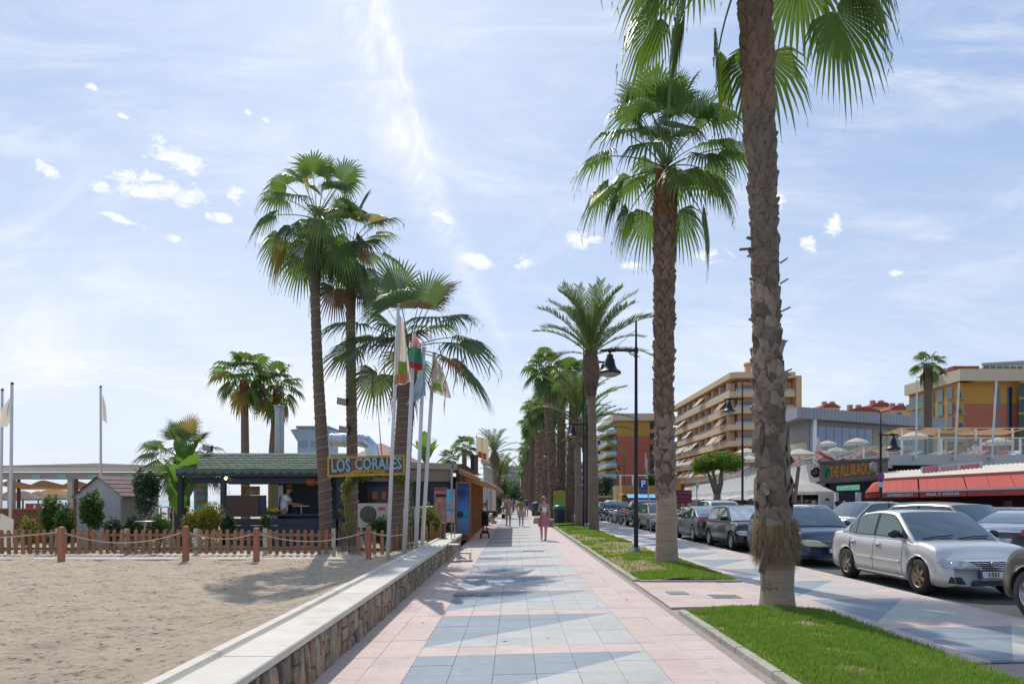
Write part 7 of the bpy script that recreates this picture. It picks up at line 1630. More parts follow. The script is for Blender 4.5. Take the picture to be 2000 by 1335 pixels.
# ---------------- right side: buildings ----------------
def quadbox(mb, p0, p1, depth, z0, z1, base=None):   # wall between plan points p0->p1, thickness to the left of travel
    a = Vector((p0[0], p0[1], 0)); b = Vector((p1[0], p1[1], 0)); d = (b - a).normalized(); n = Vector((-d.y, d.x, 0)) * depth
    P = [a, b, b + n, a + n]
    return mb.add([(p.x, p.y, z0) for p in P] + [(p.x, p.y, z1) for p in P], [(0, 3, 2, 1), (4, 5, 6, 7), (0, 1, 5, 4), (1, 2, 6, 5), (2, 3, 7, 6), (3, 0, 4, 7)])
m_tan = M('tan_render', (.58, .36, .19), .85, var=.05, vs=.5); m_tanw = M('tan_wall_light', (.62, .43, .26), .85, var=.05, vs=.5); m_terr = M('terracotta_render', (.40, .13, .075), .85, var=.06, vs=.4); m_ochre = M('ochre_render', (.48, .26, .05), .85, var=.06, vs=.4); m_crm = M('cream_trim', (.55, .46, .32), .8, var=.04)
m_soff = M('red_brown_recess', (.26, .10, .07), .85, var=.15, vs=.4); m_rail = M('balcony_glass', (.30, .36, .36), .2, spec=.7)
# tan apartment block
ap = thing('apartment_block', 'tan apartment block with long balconies and drooping awnings', 'building', (46, 140, 0)); X0, Y0, Y1 = 40.3, 127, 176; X1 = 53
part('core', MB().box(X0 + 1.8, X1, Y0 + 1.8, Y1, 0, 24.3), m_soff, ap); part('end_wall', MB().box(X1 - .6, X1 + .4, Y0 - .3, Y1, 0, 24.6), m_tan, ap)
part('roof_slab', MB().add([(X0, Y0 + .6, 24.2), (X0 + .9, Y0 - .2, 24.2), (X1 - .7, Y0 - .2, 24.2), (X1 - .7, Y1, 24.2), (X0, Y1, 24.2), (X0, Y0 + .6, 25.3), (X0 + .9, Y0 - .2, 25.3), (X1 - .7, Y0 - .2, 25.3), (X1 - .7, Y1, 25.3), (X0, Y1, 25.3)], [(4, 3, 2, 1, 0), (5, 6, 7, 8, 9), (0, 1, 6, 5), (1, 2, 7, 6), (2, 3, 8, 7), (4, 0, 5, 9)]), m_tanw, ap)
part('chimney', MB().cbox((W(1461, 1, 130).x, 130, 26.2), 1.0, 1.0, 1.9).lathe([(.9, 27.1), (.8, 27.5), (.001, 27.8)], (W(1461, 1, 130).x, 130, 0), 8), m_tan, ap)
rb = random.Random(8)
for f_ in range(7):
    z = 24.3 - 3.3 * 0 - 3.05 * (f_ + 1) - .55
    if z < 1: break
    mb = MB(); Q = [(X0, Y1), (X0, Y0 + .9), (X0 + .9, Y0), (X1 - .7, Y0)]
    for a, b in zip(Q[:-1], Q[1:]): quadbox(mb, a, b, .18, z, z + 1.05)
    mb.box(X0 + .19, X1 - .72, Y0 + .95, Y1, z + .0, z + .18)
    bl_ = part('balcony', mb, m_tanw, ap)
    rl = MB()
    for a, b in zip(Q[:-1], Q[1:]):
        va, vb = Vector((*a, z + 1.5)), Vector((*b, z + 1.5)); rl.beam(va + Vector((.08, .05, 0)), vb + Vector((.08, .05, 0)), .05, .05)
    part('railing', rl, m_galv, bl_)
    quadbox(g := MB(), (X0 + .12, Y1), (X0 + .12, Y0 + 1), .03, z + 1.06, z + 1.46); quadbox(g, (X0 + 1.0, Y0 + .12), (X1 - .8, Y0 + .12), .03, z + 1.06, z + 1.46); part('rail_glass', g, m_rail, bl_)
    y = Y0 + 3
    nb = 0
    while y < Y1 - 2:
        part('window', MB().box(X0 + 1.7, X0 + 1.78, y + .6, y + 4.4, z + .25, z + 2.5), m_glass if rb.random() < .7 else m_tan, ap)
        part('dividing_wall', MB().box(X0 + .2, X0 + 1.7, y - .15, y + .15, z + .2, z + 3.0), m_terr if f_ > 3 else m_tanw, ap)
        if rb.random() < (.22, .35, .45, .5, .7, .8, .3)[f_]:
            aw_ = MB(); zz = z + 2.7; d = rb.uniform(.9, 1.5); aw_.add([(X0 + .2, y + .3, zz), (X0 + .2, y + 4.6, zz), (X0 - d, y + 4.6, zz - 1.5), (X0 - d, y + .3, zz - 1.5), (X0 - d, y + 4.6, zz - 1.75), (X0 - d, y + .3, zz - 1.75)], [(0, 1, 2, 3), (3, 2, 4, 5)]); part('window_awning', aw_, m_cream if rb.random() < .6 else MATS['tan_canvas'], ap)
        y += 4.9; nb += 1
    for k in range(3): xw = X0 + 2.6 + k * 3.4; part('window', MB().box(xw, xw + 1.9, Y0 + 1.68, Y0 + 1.78, z + .3, z + 2.4), m_glass, ap)
    part('front_wall', MB().box(X0 + 1.9, X1 - .7, Y0 + 1.79, Y0 + 1.82, z + .18, z + 3.05), m_tan, ap)
# orange hotel, far
oh = thing('orange_hotel', 'terracotta and ochre hotel with turquoise balconies at its left corner', 'building', (32, 186, 0)); Yh = 182; xa, xb = 27.4, 41; zt_ = 24.5
part('wall', MB().box(xa, xb, Yh, Yh + 30, 0, 18.6), m_terr, oh); part('upper_wall', MB().box(xa + .02, xb, Yh + .02, Yh + 30, 18.6, 22.6), m_ochre, oh); part('cornice', MB().box(xa - 1.2, xb + .5, Yh - .8, Yh + 31, 22.6, 24.5), m_crm, oh)
for (a, b, c, d) in ((1269, 1279, 838, 823), (1269, 1279, 857, 845), (1269, 1279, 927, 868)): part('window', MB().box(W(a, 1, Yh).x, W(b, 1, Yh).x, Yh - .08, Yh + .1, hz(c, Yh), hz(d, Yh)), m_glass, oh)
for f_ in range(7):
    z = 22.0 - 3.0 * (f_ + 1)
    bl_ = part('balcony', MB().prism([(xa, Yh - .1), (xa - 1.6, Yh + .4), (xa - 2.6, Yh + 2), (xa - 2.6, Yh + 20), (xa, Yh + 20)], 'Z', z, z + .5), m_ochre, oh); part('balcony_glass', MB().prism([(xa - .05, Yh), (xa - 1.5, Yh + .5), (xa - 2.5, Yh + 2), (xa - 2.5, Yh + 20), (xa - .05, Yh + 20)], 'Z', z + .51, z + 1.4), M('aqua_glass', (.22, .50, .52), .25), bl_)
    part('window', MB().box(xa - .6, xa - .1, Yh + .6, Yh + 19, z + .55, z + 2.7), m_teal, oh)
# its low frontage: pergola, awning, ochre kiosk
kk = thing('ochre_kiosk', 'ochre kiosk with red tile roof and pale blue awning beyond the cars', 'kiosk', (W(1250, 1, 88).x, 88, 0)); Yk = 86
part('walls', MB().box(W(1215, 1, Yk).x, W(1300, 1, Yk).x, Yk, Yk + 8, 0, hz(948, Yk)), m_ochre, kk); part('tile_roof', MB().add([(W(1205, 1, Yk).x, Yk - 1, hz(966, Yk)), (W(1290, 1, Yk).x, Yk - 1, hz(966, Yk)), (W(1275, 1, Yk + 3).x, Yk + 3, hz(955, Yk)), (W(1230, 1, Yk + 3).x, Yk + 3, hz(955, Yk))], [(0, 1, 2, 3)]), M('red_tile', (.34, .13, .08), .85, var=.3, vs=3), kk)
part('blue_awning', MB().add([(W(1220, 1, Yk).x, Yk - 1.2, hz(965, Yk)), (W(1276, 1, Yk).x, Yk - 1.2, hz(965, Yk)), (W(1276, 1, Yk).x, Yk - 2.6, hz(972, Yk)), (W(1220, 1, Yk).x, Yk - 2.6, hz(972, Yk))], [(3, 2, 1, 0)]), M('sky_blue_canvas', (.18, .45, .70), .7), kk); part('blue_valance', MB().box(W(1220, 1, Yk).x, W(1276, 1, Yk).x, Yk - 2.66, Yk - 2.62, hz(976, Yk), hz(972, Yk)), M('deep_blue_canvas', (.03, .07, .3), .7), kk)
for i, (a, b, c, Y, nm) in enumerate(((1160, 1206, 972, 100, 'low ochre building behind the motorcycles'), (1285, 1330, 935, 110, 'cream-topped ochre house between the palm and the kiosk'))):
    t = thing('low_building', nm, 'building', (W(a, 1, Y).x, Y, 0)); part('walls', MB().box(W(a, 1, Y).x, W(b, 1, Y).x, Y, Y + 8, 0, hz(c, Y)), m_ochre, t); part('roof', MB().box(W(a, 1, Y).x - .5, W(b, 1, Y).x + .5, Y - .5, Y + 8.5, hz(c, Y), hz(c - 4, Y)), m_crm, t); part('window', MB().box(W(a + 10, 1, Y).x, W(a + 18, 1, Y).x, Y - .05, Y - .005, hz(c + 16, Y), hz(c + 6, Y)), m_glass, t)
pg = thing('white_pergola', 'white steel pergola frame at the foot of the orange hotel', 'pergola', (W(1240, 1, 120).x, 120, 0))
for px in (1212, 1236, 1262, 1290): part('post', MB().box(W(px, 1, 120).x - .12, W(px, 1, 120).x + .12, 120, 120.25, 0, hz(929, 120)), m_white, pg)
part('beam', MB().box(W(1208, 1, 120).x, W(1294, 1, 120).x, 120, 120.25, hz(929, 120), hz(927, 120)), m_white, pg)
# far blocks
def block(label, xl, xr, yt, Y, mat, floors, dz=3.0, wins=4, depth=25, z0=0):
    t = thing('far_building', label, 'building', (W((xl + xr) / 2, 1, Y).x, Y, 0), 0, 'far apartment blocks'); a, b, top = W(xl, 1, Y).x, W(xr, 1, Y).x, hz(yt, Y)
    part('walls', MB().box(a, b, Y, Y + depth, 0, top), mat, t); part('parapet', MB().box(a - .3, b + .3, Y - .3, Y + depth, top, top + .6), m_crm, t)
    for f_ in range(floors):
        z = top - dz * (f_ + 1)
        if z < 1: break
        part('balcony', MB().box(a - .1, b + .1, Y - 1.2, Y - .01, z - .1, z + .75), M('pale_balcony', (.55, .54, .52), .8), t)
        for k in range(wins): w = (b - a) / wins; part('window', MB().box(a + w * (k + .2), a + w * (k + .8), Y - .06, Y - .011, z + .8, z + 2.4), m_glass, t)
    return t
m_wh = M('white_render', (.58, .57, .55), .85, var=.05); m_gw = M('grey_render', (.36, .36, .37), .85, var=.08)
block('white apartment block with blue-grey windows seen between the palm trunks', 1085, 1132, 850, 240, m_wh, 10, 3.2, 5)
block('cream block with rounded balconies left of the orange hotel', 1165, 1192, 856, 225, m_wh, 9, 3.0, 3)
block('white block between the fan palm and date palm trunks', 1134, 1166, 905, 300, m_gw, 8, 3.2, 4)
block('distant wide hotel closing the end of the promenade', 972, 1016, 911, 520, m_gw, 8, 3.6, 9)
block('low grey building above the cafe end, beyond the date palm', 944, 972, 905, 90, m_gw, 0, 3, 1, 8)
for i, (a, b, c, Y) in enumerate(((1605, 1640, 790, 190), (1655, 1718, 797, 175), (1700, 1745, 788, 180), (1738, 1775, 794, 170))):
    t = thing('hill_house', ['pinkish chimney block above the glass building', 'low cream house above the glass building roof', 'house with dark red roof edge above the glass building', 'cream gabled house next to the yellow hotel'][i], 'building', (W(a, 1, Y).x, Y, 0), 0, 'houses above the glass building'); x0, x1, zt_ = W(a, 1, Y).x, W(b, 1, Y).x, hz(c, Y)
    part('walls', MB().box(x0, x1, Y, Y + 8, 0, zt_ - .8), m_tanw, t); part('roof', MB().prism([(x0 - .4, zt_ - .8), (x1 + .4, zt_ - .8), ((x0 + x1) / 2 + 1, zt_ + .3), ((x0 + x1) / 2 - 1, zt_ + .3)], 'Y', Y - .3, Y + 8.3), M('dark_red_tile', (.30, .07, .06), .85, var=.2), t)
    for k in range(2): part('chimney', MB().box(x0 + .8 + k * 2.2, x0 + 1.9 + k * 2.2, Y + 1, Y + 2, zt_ - .5, zt_ + 1.0), M('pink_chimney', (.45, .26, .19), .85), t)
    part('window', MB().box((x0 + x1) / 2 - .6, (x0 + x1) / 2 + .6, Y - .05, Y - .005, zt_ - 2.6, zt_ - 1.5), m_glass, t)
# glass building with zinc roof
gb = thing('glass_building', 'modern building with grey zinc roof band and blue glass upper floor', 'building', (34, 72, 0)); A = (29.3, 74.5); B = (28.9, 69.5); Cc = (50.2, 79.5); m_zinc = M('zinc_cladding', (.27, .28, .31), .45, metal=.4, var=.1, vs=1); m_grey = M('grey_plaster', (.30, .29, .28), .85, var=.08)
def P2(p, q_, t_): return (p[0] + (q_[0] - p[0]) * t_, p[1] + (q_[1] - p[1]) * t_)
mb = MB(); zb0, zb1 = 9.9, 11.0
poly = [A, B, Cc, (50.2, 95), (34, 95)]
mb.add([(p[0], p[1], zb0) for p in poly] + [(p[0], p[1], zb1) for p in poly], [(0, 1, 6, 5), (1, 2, 7, 6), (9, 8, 7, 6, 5), (0, 4, 3, 2, 1)]); part('roof_slab', mb, m_zinc, gb)
for i in range(44):
    p, q_ = P2(B, Cc, i / 44), P2(B, Cc, (i + .93) / 44); quadbox(mb := MB(), p, q_, -.06, zb0 - .02, zb1 + .02); part('zinc_panel', mb, m_zinc, gb)
for i in range(8):
    p, q_ = P2(A, B, i / 8), P2(A, B, (i + .93) / 8); quadbox(mb := MB(), p, q_, -.06, zb0 - .02, zb1 + .02); part('zinc_panel', mb, m_zinc, gb)
off = 2.2; B2 = (B[0] + 2.0, B[1] + 2.6); C2 = (Cc[0] - .5, Cc[1] + 1.2); A2 = (A[0] + 1.2, A[1] + 6)
quadbox(mb := MB(), B2, C2, .3, 0, 9.9); part('front_wall', mb, m_grey, gb); quadbox(mb := MB(), A2, B2, .3, 0, 9.9); part('flank_wall', mb, m_grey, gb)
m_blg = M('sky_glass', (.10, .16, .30), .06, spec=1.0, coat=.5, var=.3, vs=.3)
for i in range(13):
    if i > 10: break
    p, q_ = P2(B2, C2, .02 + i * .058), P2(B2, C2, .02 + (i + .94) * .058); quadbox(mb := MB(), p, q_, -.08, 6.6, 9.4); part('glass_pane', mb, m_blg if i < 8 else M('beige_reflecting_glass', (.30, .22, .15), .2, var=.5, vs=.4), gb)
quadbox(mb := MB(), P2(B2, C2, 0), P2(B2, C2, .8), -.25, 6.25, 6.5); part('floor_band', mb, m_zinc, gb)
quadbox(mb := MB(), P2(A2, B2, .3), P2(A2, B2, 1.0), -.5, 6.3, 7.6); part('cream_balcony', mb, m_crm, gb)
for k in (.02, .16, .3): p = P2(B2, C2, k); part('column', MB().box(p[0] - .15, p[0] + .15, p[1] - 1.4, p[1] - 1.1, 3, 9.9 if k < .1 else 6.3), m_white, gb)
for k in range(7): quadbox(mb := MB(), P2(B2, C2, .05 + k * .12), P2(B2, C2, .12 + k * .12), -.06, 3.9, 6.1); part('lower_pane', mb, m_glass, gb)
# yellow hotel at the right
yh = thing('yellow_hotel', 'ochre and terracotta hotel with cream roof edge and dark green balconies', 'building', (90, 140, 0)); Yy = 133; L0, L1 = (W(1775, 1, 150).x, 150), (W(1868, 1, Yy).x, Yy); R0, R1 = L1, (W(1990, 1, Yy).x, Yy); S1 = (W(2080, 1, Yy - 4).x, Yy - 4)
zt_ = 24.4
quadbox(mb := MB(), L0, L1, 1.5, 0, zt_); part('left_wall', mb, m_ochre, yh)
quadbox(mb := MB(), R0, R1, 1.5, 0, 20.3); part('lower_wall', mb, m_terr, yh)
quadbox(mb := MB(), R0, R1, 1.5, 20.3, zt_); part('upper_wall', mb, m_ochre, yh)
quadbox(mb := MB(), (R1[0], R1[1]), S1, 1.5, 0, zt_); part('right_wall', mb, m_ochre, yh)
Q = [(L0[0] - 1.0, L0[1]), (L1[0] - .5, L1[1] - 1.8), (R1[0], R1[1] - 1.8), (S1[0], S1[1] - 1.8)]; mb = MB()
for a, b in zip(Q[:-1], Q[1:]): quadbox(mb, a, b, 3, zt_, zt_ + 2.3)
part('cream_roof_edge', mb, m_crm, yh)
for (xm_, w, hgt) in ((1812, 60, 3.2), (1833, 30, 2.2)):
    p = W(xm_, 1, 141); part('gable', MB().prism([(p.x - w * .05, zt_ + 2.2), (p.x + w * .05, zt_ + 2.2), (p.x + .3, zt_ + 2.2 + hgt * .8), (p.x - .3, zt_ + 2.2 + hgt * .8)], 'Y', 139, 140.5), m_crm, yh)
for (px, c) in ((1874, 0), (1901, 1)): p = W(px, 1, 136); part('roof_chimney', MB().box(p.x - 1.2, p.x + 1.2, 136, 138, zt_ + 2.3, zt_ + 3.8), MATS['dark_red_tile'], yh)
for f_ in range(6):
    z = zt_ - 3.1 - 2.95 * f_
    if z < 4: break
    quadbox(mb := MB(), (L0[0] - .8, L0[1]), (L1[0] + .6, L1[1] - 1.2), .6, z - .35, z); bl_ = part('balcony', mb, m_ochre, yh)
    quadbox(mb := MB(), (L0[0] - .6, L0[1]), (L1[0] + .5, L1[1] - 1.1), .08, z, z + 1.1); part('balcony_glass', mb, m_teal, bl_)
    for k in range(5):
        p, q_ = P2(L0, L1, .06 + k * .19), P2(L0, L1, .18 + k * .19); quadbox(mb := MB(), p, q_, -.15, z + .1, z + 2.5); part('window', mb, m_teal if k % 2 else m_glass, yh)
    p, q_ = (W(1986, 1, Yy - 1).x, Yy - 1.5), (S1[0], S1[1] - 1.5); quadbox(mb := MB(), p, q_, .6, z - .35, z); bl_ = part('balcony', mb, m_ochre, yh); quadbox(mb := MB(), p, q_, .1, z, z + 2.6); part('green_screen', mb, M('dark_green_screen', (.015, .06, .05), .3, var=.6, vs=.8), bl_)
for (a, b, c, d) in ((1942, 1953, 800, 754), (1942, 1953, 834, 816), (1967, 1976, 838, 756), (1942, 1953, 860, 844)): part('window', MB().box(W(a, 1, Yy).x, W(b, 1, Yy).x, Yy - .12, Yy - .01, hz(c, Yy), hz(d, Yy)), m_glass, yh)
ub = thing('far_building', 'pale curved apartment block on the hill above the yellow hotel', 'building', (W(1950, 1, 230).x, 230, 0), 0, 'far apartment blocks'); Yu = 230
part('walls', MB().prism([(W(1905, 1, Yu).x, 0), (W(2050, 1, Yu).x, 0), (W(2050, 1, Yu).x, hz(706, Yu)), (W(1925, 1, Yu).x, hz(711, Yu)), (W(1905, 1, Yu).x, hz(728, Yu))], 'Y', Yu, Yu + 20), m_wh, ub)
for k in range(7): part('window', MB().box(W(1922 + k * 13, 1, Yu).x, W(1931 + k * 13, 1, Yu).x, Yu - .2, Yu - .01, hz(724, Yu), hz(716, Yu)), m_glass, ub)
part('roof_edge', MB().beam(W(1918, 712, Yu - .5), W(2040, 705, Yu - .5), .8, .9), m_gw, ub)
# ---------------- shops, terrace ----------------
TA, TB, TC_, TD = (31.2, 125), (17.9, 40), (20.0, 36.4), (29, 36.0)
sb_ = thing('shop_terrace_building', 'white-fronted shop building with a sun terrace on top', 'building', (22, 50, 0)); m_terw = M('terrace_white', (.62, .61, .58), .8, var=.05, vs=.6, dirt_or_reflection=((.45, .43, .4), .8, .6)); m_terg = M('terrace_grey', (.47, .47, .45), .8, var=.05, vs=.6)
ZT = 3.75
mb = MB(); poly = [TA, TB, TC_, TD, (60, 36), (60, 125)]; mb.add([(p[0], p[1], ZT - .75) for p in poly] + [(p[0], p[1], ZT - .35) for p in poly], [(6, 7, 8, 9, 10, 11), (5, 4, 3, 2, 1, 0)]); part('terrace_floor', mb, M('terrace_paving', (.40, .36, .30), .85), sb_)
quadbox(mb := MB(), TA, TB, .3, ZT - 1.35, ZT); part('parapet', mb, m_terw, sb_); quadbox(mb := MB(), TB, TC_, .3, ZT - .5, ZT + .12); part('parapet', mb, m_terw, sb_); quadbox(mb := MB(), TC_, TD, .3, ZT - .35, ZT + .2); part('parapet', mb, m_terg, sb_)
quadbox(mb := MB(), TA, TB, -.5, ZT - 1.75, ZT - 1.36); part('light_band', mb, M('band_white', (.5, .5, .48), .8), sb_)
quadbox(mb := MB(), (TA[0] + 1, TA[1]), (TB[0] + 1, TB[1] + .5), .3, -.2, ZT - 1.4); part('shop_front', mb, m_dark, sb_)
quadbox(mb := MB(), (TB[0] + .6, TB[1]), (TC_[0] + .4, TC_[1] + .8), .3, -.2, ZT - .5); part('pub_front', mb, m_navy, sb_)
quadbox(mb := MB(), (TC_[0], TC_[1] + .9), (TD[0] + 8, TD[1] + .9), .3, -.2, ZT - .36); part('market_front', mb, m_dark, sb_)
for k in range(9):
    p, q_ = P2(TB, TA, k / 9 + .004), P2(TB, TA, (k + .92) / 9); d = Vector((q_[0] - p[0], q_[1] - p[1], 0)).normalized(); n = Vector((-d.y, d.x, 0)) * 2.2
    part('shop_awning', MB().add([(p[0], p[1], 2.1), (q_[0], q_[1], 2.1), (q_[0] + n.x, q_[1] + n.y, 1.62), (p[0] + n.x, p[1] + n.y, 1.62), (q_[0] + n.x, q_[1] + n.y, 1.52), (p[0] + n.x, p[1] + n.y, 1.52)], [(0, 1, 2, 3), (3, 2, 4, 5)]), M('grey_white_canvas', (.58, .56, .54), .8, trans=.15), sb_)
    pm_ = P2(TB, TA, (k + .5) / 9); part('shop_window', MB().cbox((pm_[0] + .6, pm_[1], .9), .1, 3.5, 1.4), M('dim_shop_glass', (.05, .05, .06), .2, var=.8, vs=1), sb_)
# glass balustrade panels on the terrace
gl = thing('glass_balustrade', 'greenish glass balustrade along the sun terrace edge', 'balustrade', (25, 36.5, ZT + .2)); m_bal = M('balustrade_glass', (.32, .45, .42), .1); m_bal.node_tree.nodes['Principled BSDF'].inputs['Alpha'].default_value = .2
for k in range(9):
    p, q_ = P2(TC_, TD, k / 9), P2(TC_, TD, (k + .94) / 9); quadbox(mb := MB(), p, q_, .02, ZT + .2, ZT + 1.05); part('glass_pane', mb, m_bal, gl); part('upright', MB().box(p[0], p[0] + .04, p[1], p[1] + .04, ZT + .2, ZT + 1.1), m_galv, gl)
for k in range(3):
    p, q_ = P2(TB, TC_, k / 3), P2(TB, TC_, (k + .94) / 3); quadbox(mb := MB(), p, q_, .02, ZT + .12, ZT + .95); part('glass_pane', mb, m_bal, gl)
gl2 = thing('glass_balustrade', 'glass balustrade along the white parapet behind the forked tree', 'balustrade', (20, 60, ZT))
for k in range(24):
    p, q_ = P2(TB, TA, k / 24), P2(TB, TA, (k + .95) / 24); quadbox(mb := MB(), q_, p, .02, ZT, ZT + .7); part('glass_pane', mb, m_bal, gl2)
def parasol(label, px, py, w, Y, closed=False, mat=None, zf=3.35, grp='cream parasols on the terrace', square=False, nseg=8):
    q_ = W(px, py, Y); r_ = w * Y / 1333 / 2; t = thing('parasol', label, 'parasol', (q_.x, Y, zf), 0, grp); h = r_ * .38
    if closed: part('folded_canopy', MB().lathe([(.001, q_.z), (.05, q_.z - .1), (.22, q_.z - .9), (.16, q_.z - 1.35), (.05, q_.z - 1.4)], (q_.x, Y, 0), 10), mat or m_cream, t, smooth=True)
    else:
        for k in range(nseg):
            a0, a1 = 2 * math.pi * k / nseg, 2 * math.pi * (k + 1) / nseg; c = Vector((q_.x, Y, q_.z)); e0 = c + Vector((math.cos(a0) * r_, math.sin(a0) * r_, -h)); e1 = c + Vector((math.cos(a1) * r_, math.sin(a1) * r_, -h)); m0 = (c + e0) / 2 + Vector((0, 0, h * .12)); m1 = (c + e1) / 2 + Vector((0, 0, h * .12)); dn = Vector((0, 0, -.14))
            part('canopy_panel', MB().add([c, m0, m1, e0, e1, e0 + dn, e1 + dn], [(0, 1, 2), (1, 3, 4, 2), (3, 5, 6, 4)]), mat or m_cream, t)
    part('pole', MB().tube([(q_.x, Y, zf), (q_.x, Y, q_.z - .05)], .035, 6), m_galv, t)
parasol('open cream parasol left on the terrace beside the folded one', 1616, 860, 35, 42); parasol('cream parasol on the terrace above the pub sign', 1673, 855, 46, 42)
parasol('cream parasol on the terrace right of the lantern', 1784, 843, 52, 42); parasol('wide cream parasol on the terrace at the right edge', 1949, 854, 52, 40); parasol('folded cream parasol above the left end of the pub sign', 1598, 853, 12, 40, True)
parasol('low white parasol left of the folded one, by the big palm', 1562, 876, 62, 42); parasol('white parasol overlapping the one under the folded parasol', 1605, 879, 40, 41); parasol('white parasol lowest above the pub sign', 1632, 873, 50, 43)
parasol('white terrace parasol just left of the big palm trunk', 1458, 875, 50, 58); parasol('second white terrace parasol left of the big palm trunk', 1463, 889, 46, 54); parasol('white terrace parasol left of the forked tree', 1345, 901, 36, 70)
parasol('large white parasol over the pub tables', 1566, 937, 122, 34, zf=-.2, grp='parasols at street level', mat=m_cream)
# sun loungers, deck chairs
def lounger(label, px, Y, mat, flip=1, z=3.4):
    q_ = W(px, 900, Y); t = thing('deck_chair', label, 'deck chair', (q_.x, Y, z), 0, 'deck chairs on the sun terrace')
    part('canvas', MB().grid(lambda u_, v_: (-.6 * flip + 1.5 * flip * u_, -.3 + .6 * v_, .45 + .75 * max(0, u_ - .45) ** 1 - .05 * math.sin(u_ * 3)), 8, 2), mat, t, local=True)
    for s in (-.3, .3): part('frame', MB().beam((-.6 * flip, s, .42), (.85 * flip, s, .85), .04, .04).beam((-.4 * flip, s, 0), (.3 * flip, s, .6), .03, .03).beam((.4 * flip, s, 0), (-.2 * flip, s, .5), .03, .03), m_white, t, local=True)
for i, (px, Y, c, fl_) in enumerate(((1588, 39, 'r', 1), (1629, 38.5, 'r', -1), (1655, 38.5, 'r', 1), (1710, 38, 'r', 1), (1730, 38, 'r', -1), (1765, 38, 'g', 1), (1812, 37.5, 't', 1), (1828, 37.5, 'r', 1), (1872, 37.5, 'r', 1), (1893, 37.5, 'r', 1), (1958, 37.5, 'w', 1), (1985, 37.5, 'r', -1), (1545, 43, 'r', 1), (1440, 55, 'r', 1), (1425, 58, 'r', -1))):
    lounger(['red', 'white', 'green', 'tan'][{'r': 0, 'w': 1, 'g': 2, 't': 3}[c]] + ' deck chair on the terrace, number %s from the big palm' % ['one', 'two', 'three', 'four', 'five', 'six', 'seven', 'eight', 'nine', 'ten', 'eleven', 'twelve', 'zero', 'minus one', 'minus two'][i] if False else
        ['red deck chair under the folded parasol', 'low red deck chair at the left end above the pub sign', 'red deck chair with crossed white legs above the pub sign', 'white-framed red chair left of the thin lamp post', 'red deck chair right of the thin lamp post', 'green deck chair right of the lantern', 'tan deck chair behind the glass, left of the second pole', 'red deck chair behind the glass next to the tan one', 'round-backed coral chair beside the terrace pole', 'raised coral deck chair next to the terrace pole', 'white chair under the right parasol', 'red deck chair at the far right end of the terrace', 'red deck chair beside the big palm trunk', 'red deck chair above the white parapet left of the palm', 'farther red deck chair above the white parapet'][i], px, Y, {'r': m_redc, 'g': M('green_canvas', (.03, .30, .14), .8), 't': m_tanc, 'w': m_white}[c], fl_)
# terrace canopies: wooden frames with canvas
for i, (xa_, xb_, yy_, Y, lab_) in enumerate(((1680, 1790, 872, 47, 'low brown slatted canopy left on the terrace'), (1755, 2010, 836, 48, 'upper brown canvas canopy along the terrace'), (1755, 2010, 855, 45, 'lower brown canvas canopy with white edge'))):
    t = thing('terrace_canopy', lab_, 'canopy', (W((xa_ + xb_) / 2, 1, Y).x, Y, 3.4)); x0, x1, z = W(xa_, 1, Y).x, W(xb_, 1, Y).x, hz(yy_, Y)
    if i == 2: part('front_rail', MB().beam((x0, Y, z), (x1, Y, z), .08, .08), m_cream, t)
    else: part('canvas', MB().grid(lambda u_, v_: (x0 + (x1 - x0) * u_, Y + 2.5 * v_, z - (.18 * math.sin(u_ * math.pi * 4) ** 2) * (1 - v_) - .25 * v_), 40, 3), m_tanc, t, smooth=True)
    if i < 2: part('front_rail', MB().beam((x0, Y - .03, z), (x1, Y - .03, z), .06, .06), m_cream, t)
    k = x0 + .2
    while k < x1: part('post', MB().box(k, k + .1, Y, Y + .1, 3.4, z - .04), m_white, t); k += 2.6
t = thing('striped_awning', 'green and white striped awning under the canopy by the yellow hotel', 'awning', (W(1850, 1, 50).x, 50, 4)); 
for k in range(18):
    x0 = W(1822 + k * 2.5, 1, 50).x; x1 = W(1824.5 + k * 2.5, 1, 50).x; part('stripe', MB().add([(x0, 50, hz(846, 50)), (x1, 50, hz(846, 50)), (x1, 48.5, hz(866, 50)), (x0, 48.5, hz(866, 50))], [(3, 2, 1, 0)]), MATS['green_canvas'] if k % 2 else m_white, t)
# terrace flag poles
for i, (xb_, yb_, xt_, yt_) in enumerate(((1789, 895, 1791, 742), (1865, 896, 1873, 747), (1937, 895, 1946, 745))):
    a, b = W(xb_, yb_, 35.9), W(xt_, yt_, 35.9); t = thing('terrace_pole', ['bare white pole before the lone fan palm', 'bare white leaning pole in the middle of the terrace front', 'bare white leaning pole at the right of the terrace front'][i], 'pole', a, 0, 'bare white poles on the terrace front'); part('shaft', MB().tube([a, b], .05, 8), m_whitep, t); part('bracket', MB().cbox(a, .3, .2, .14), m_galv, t)
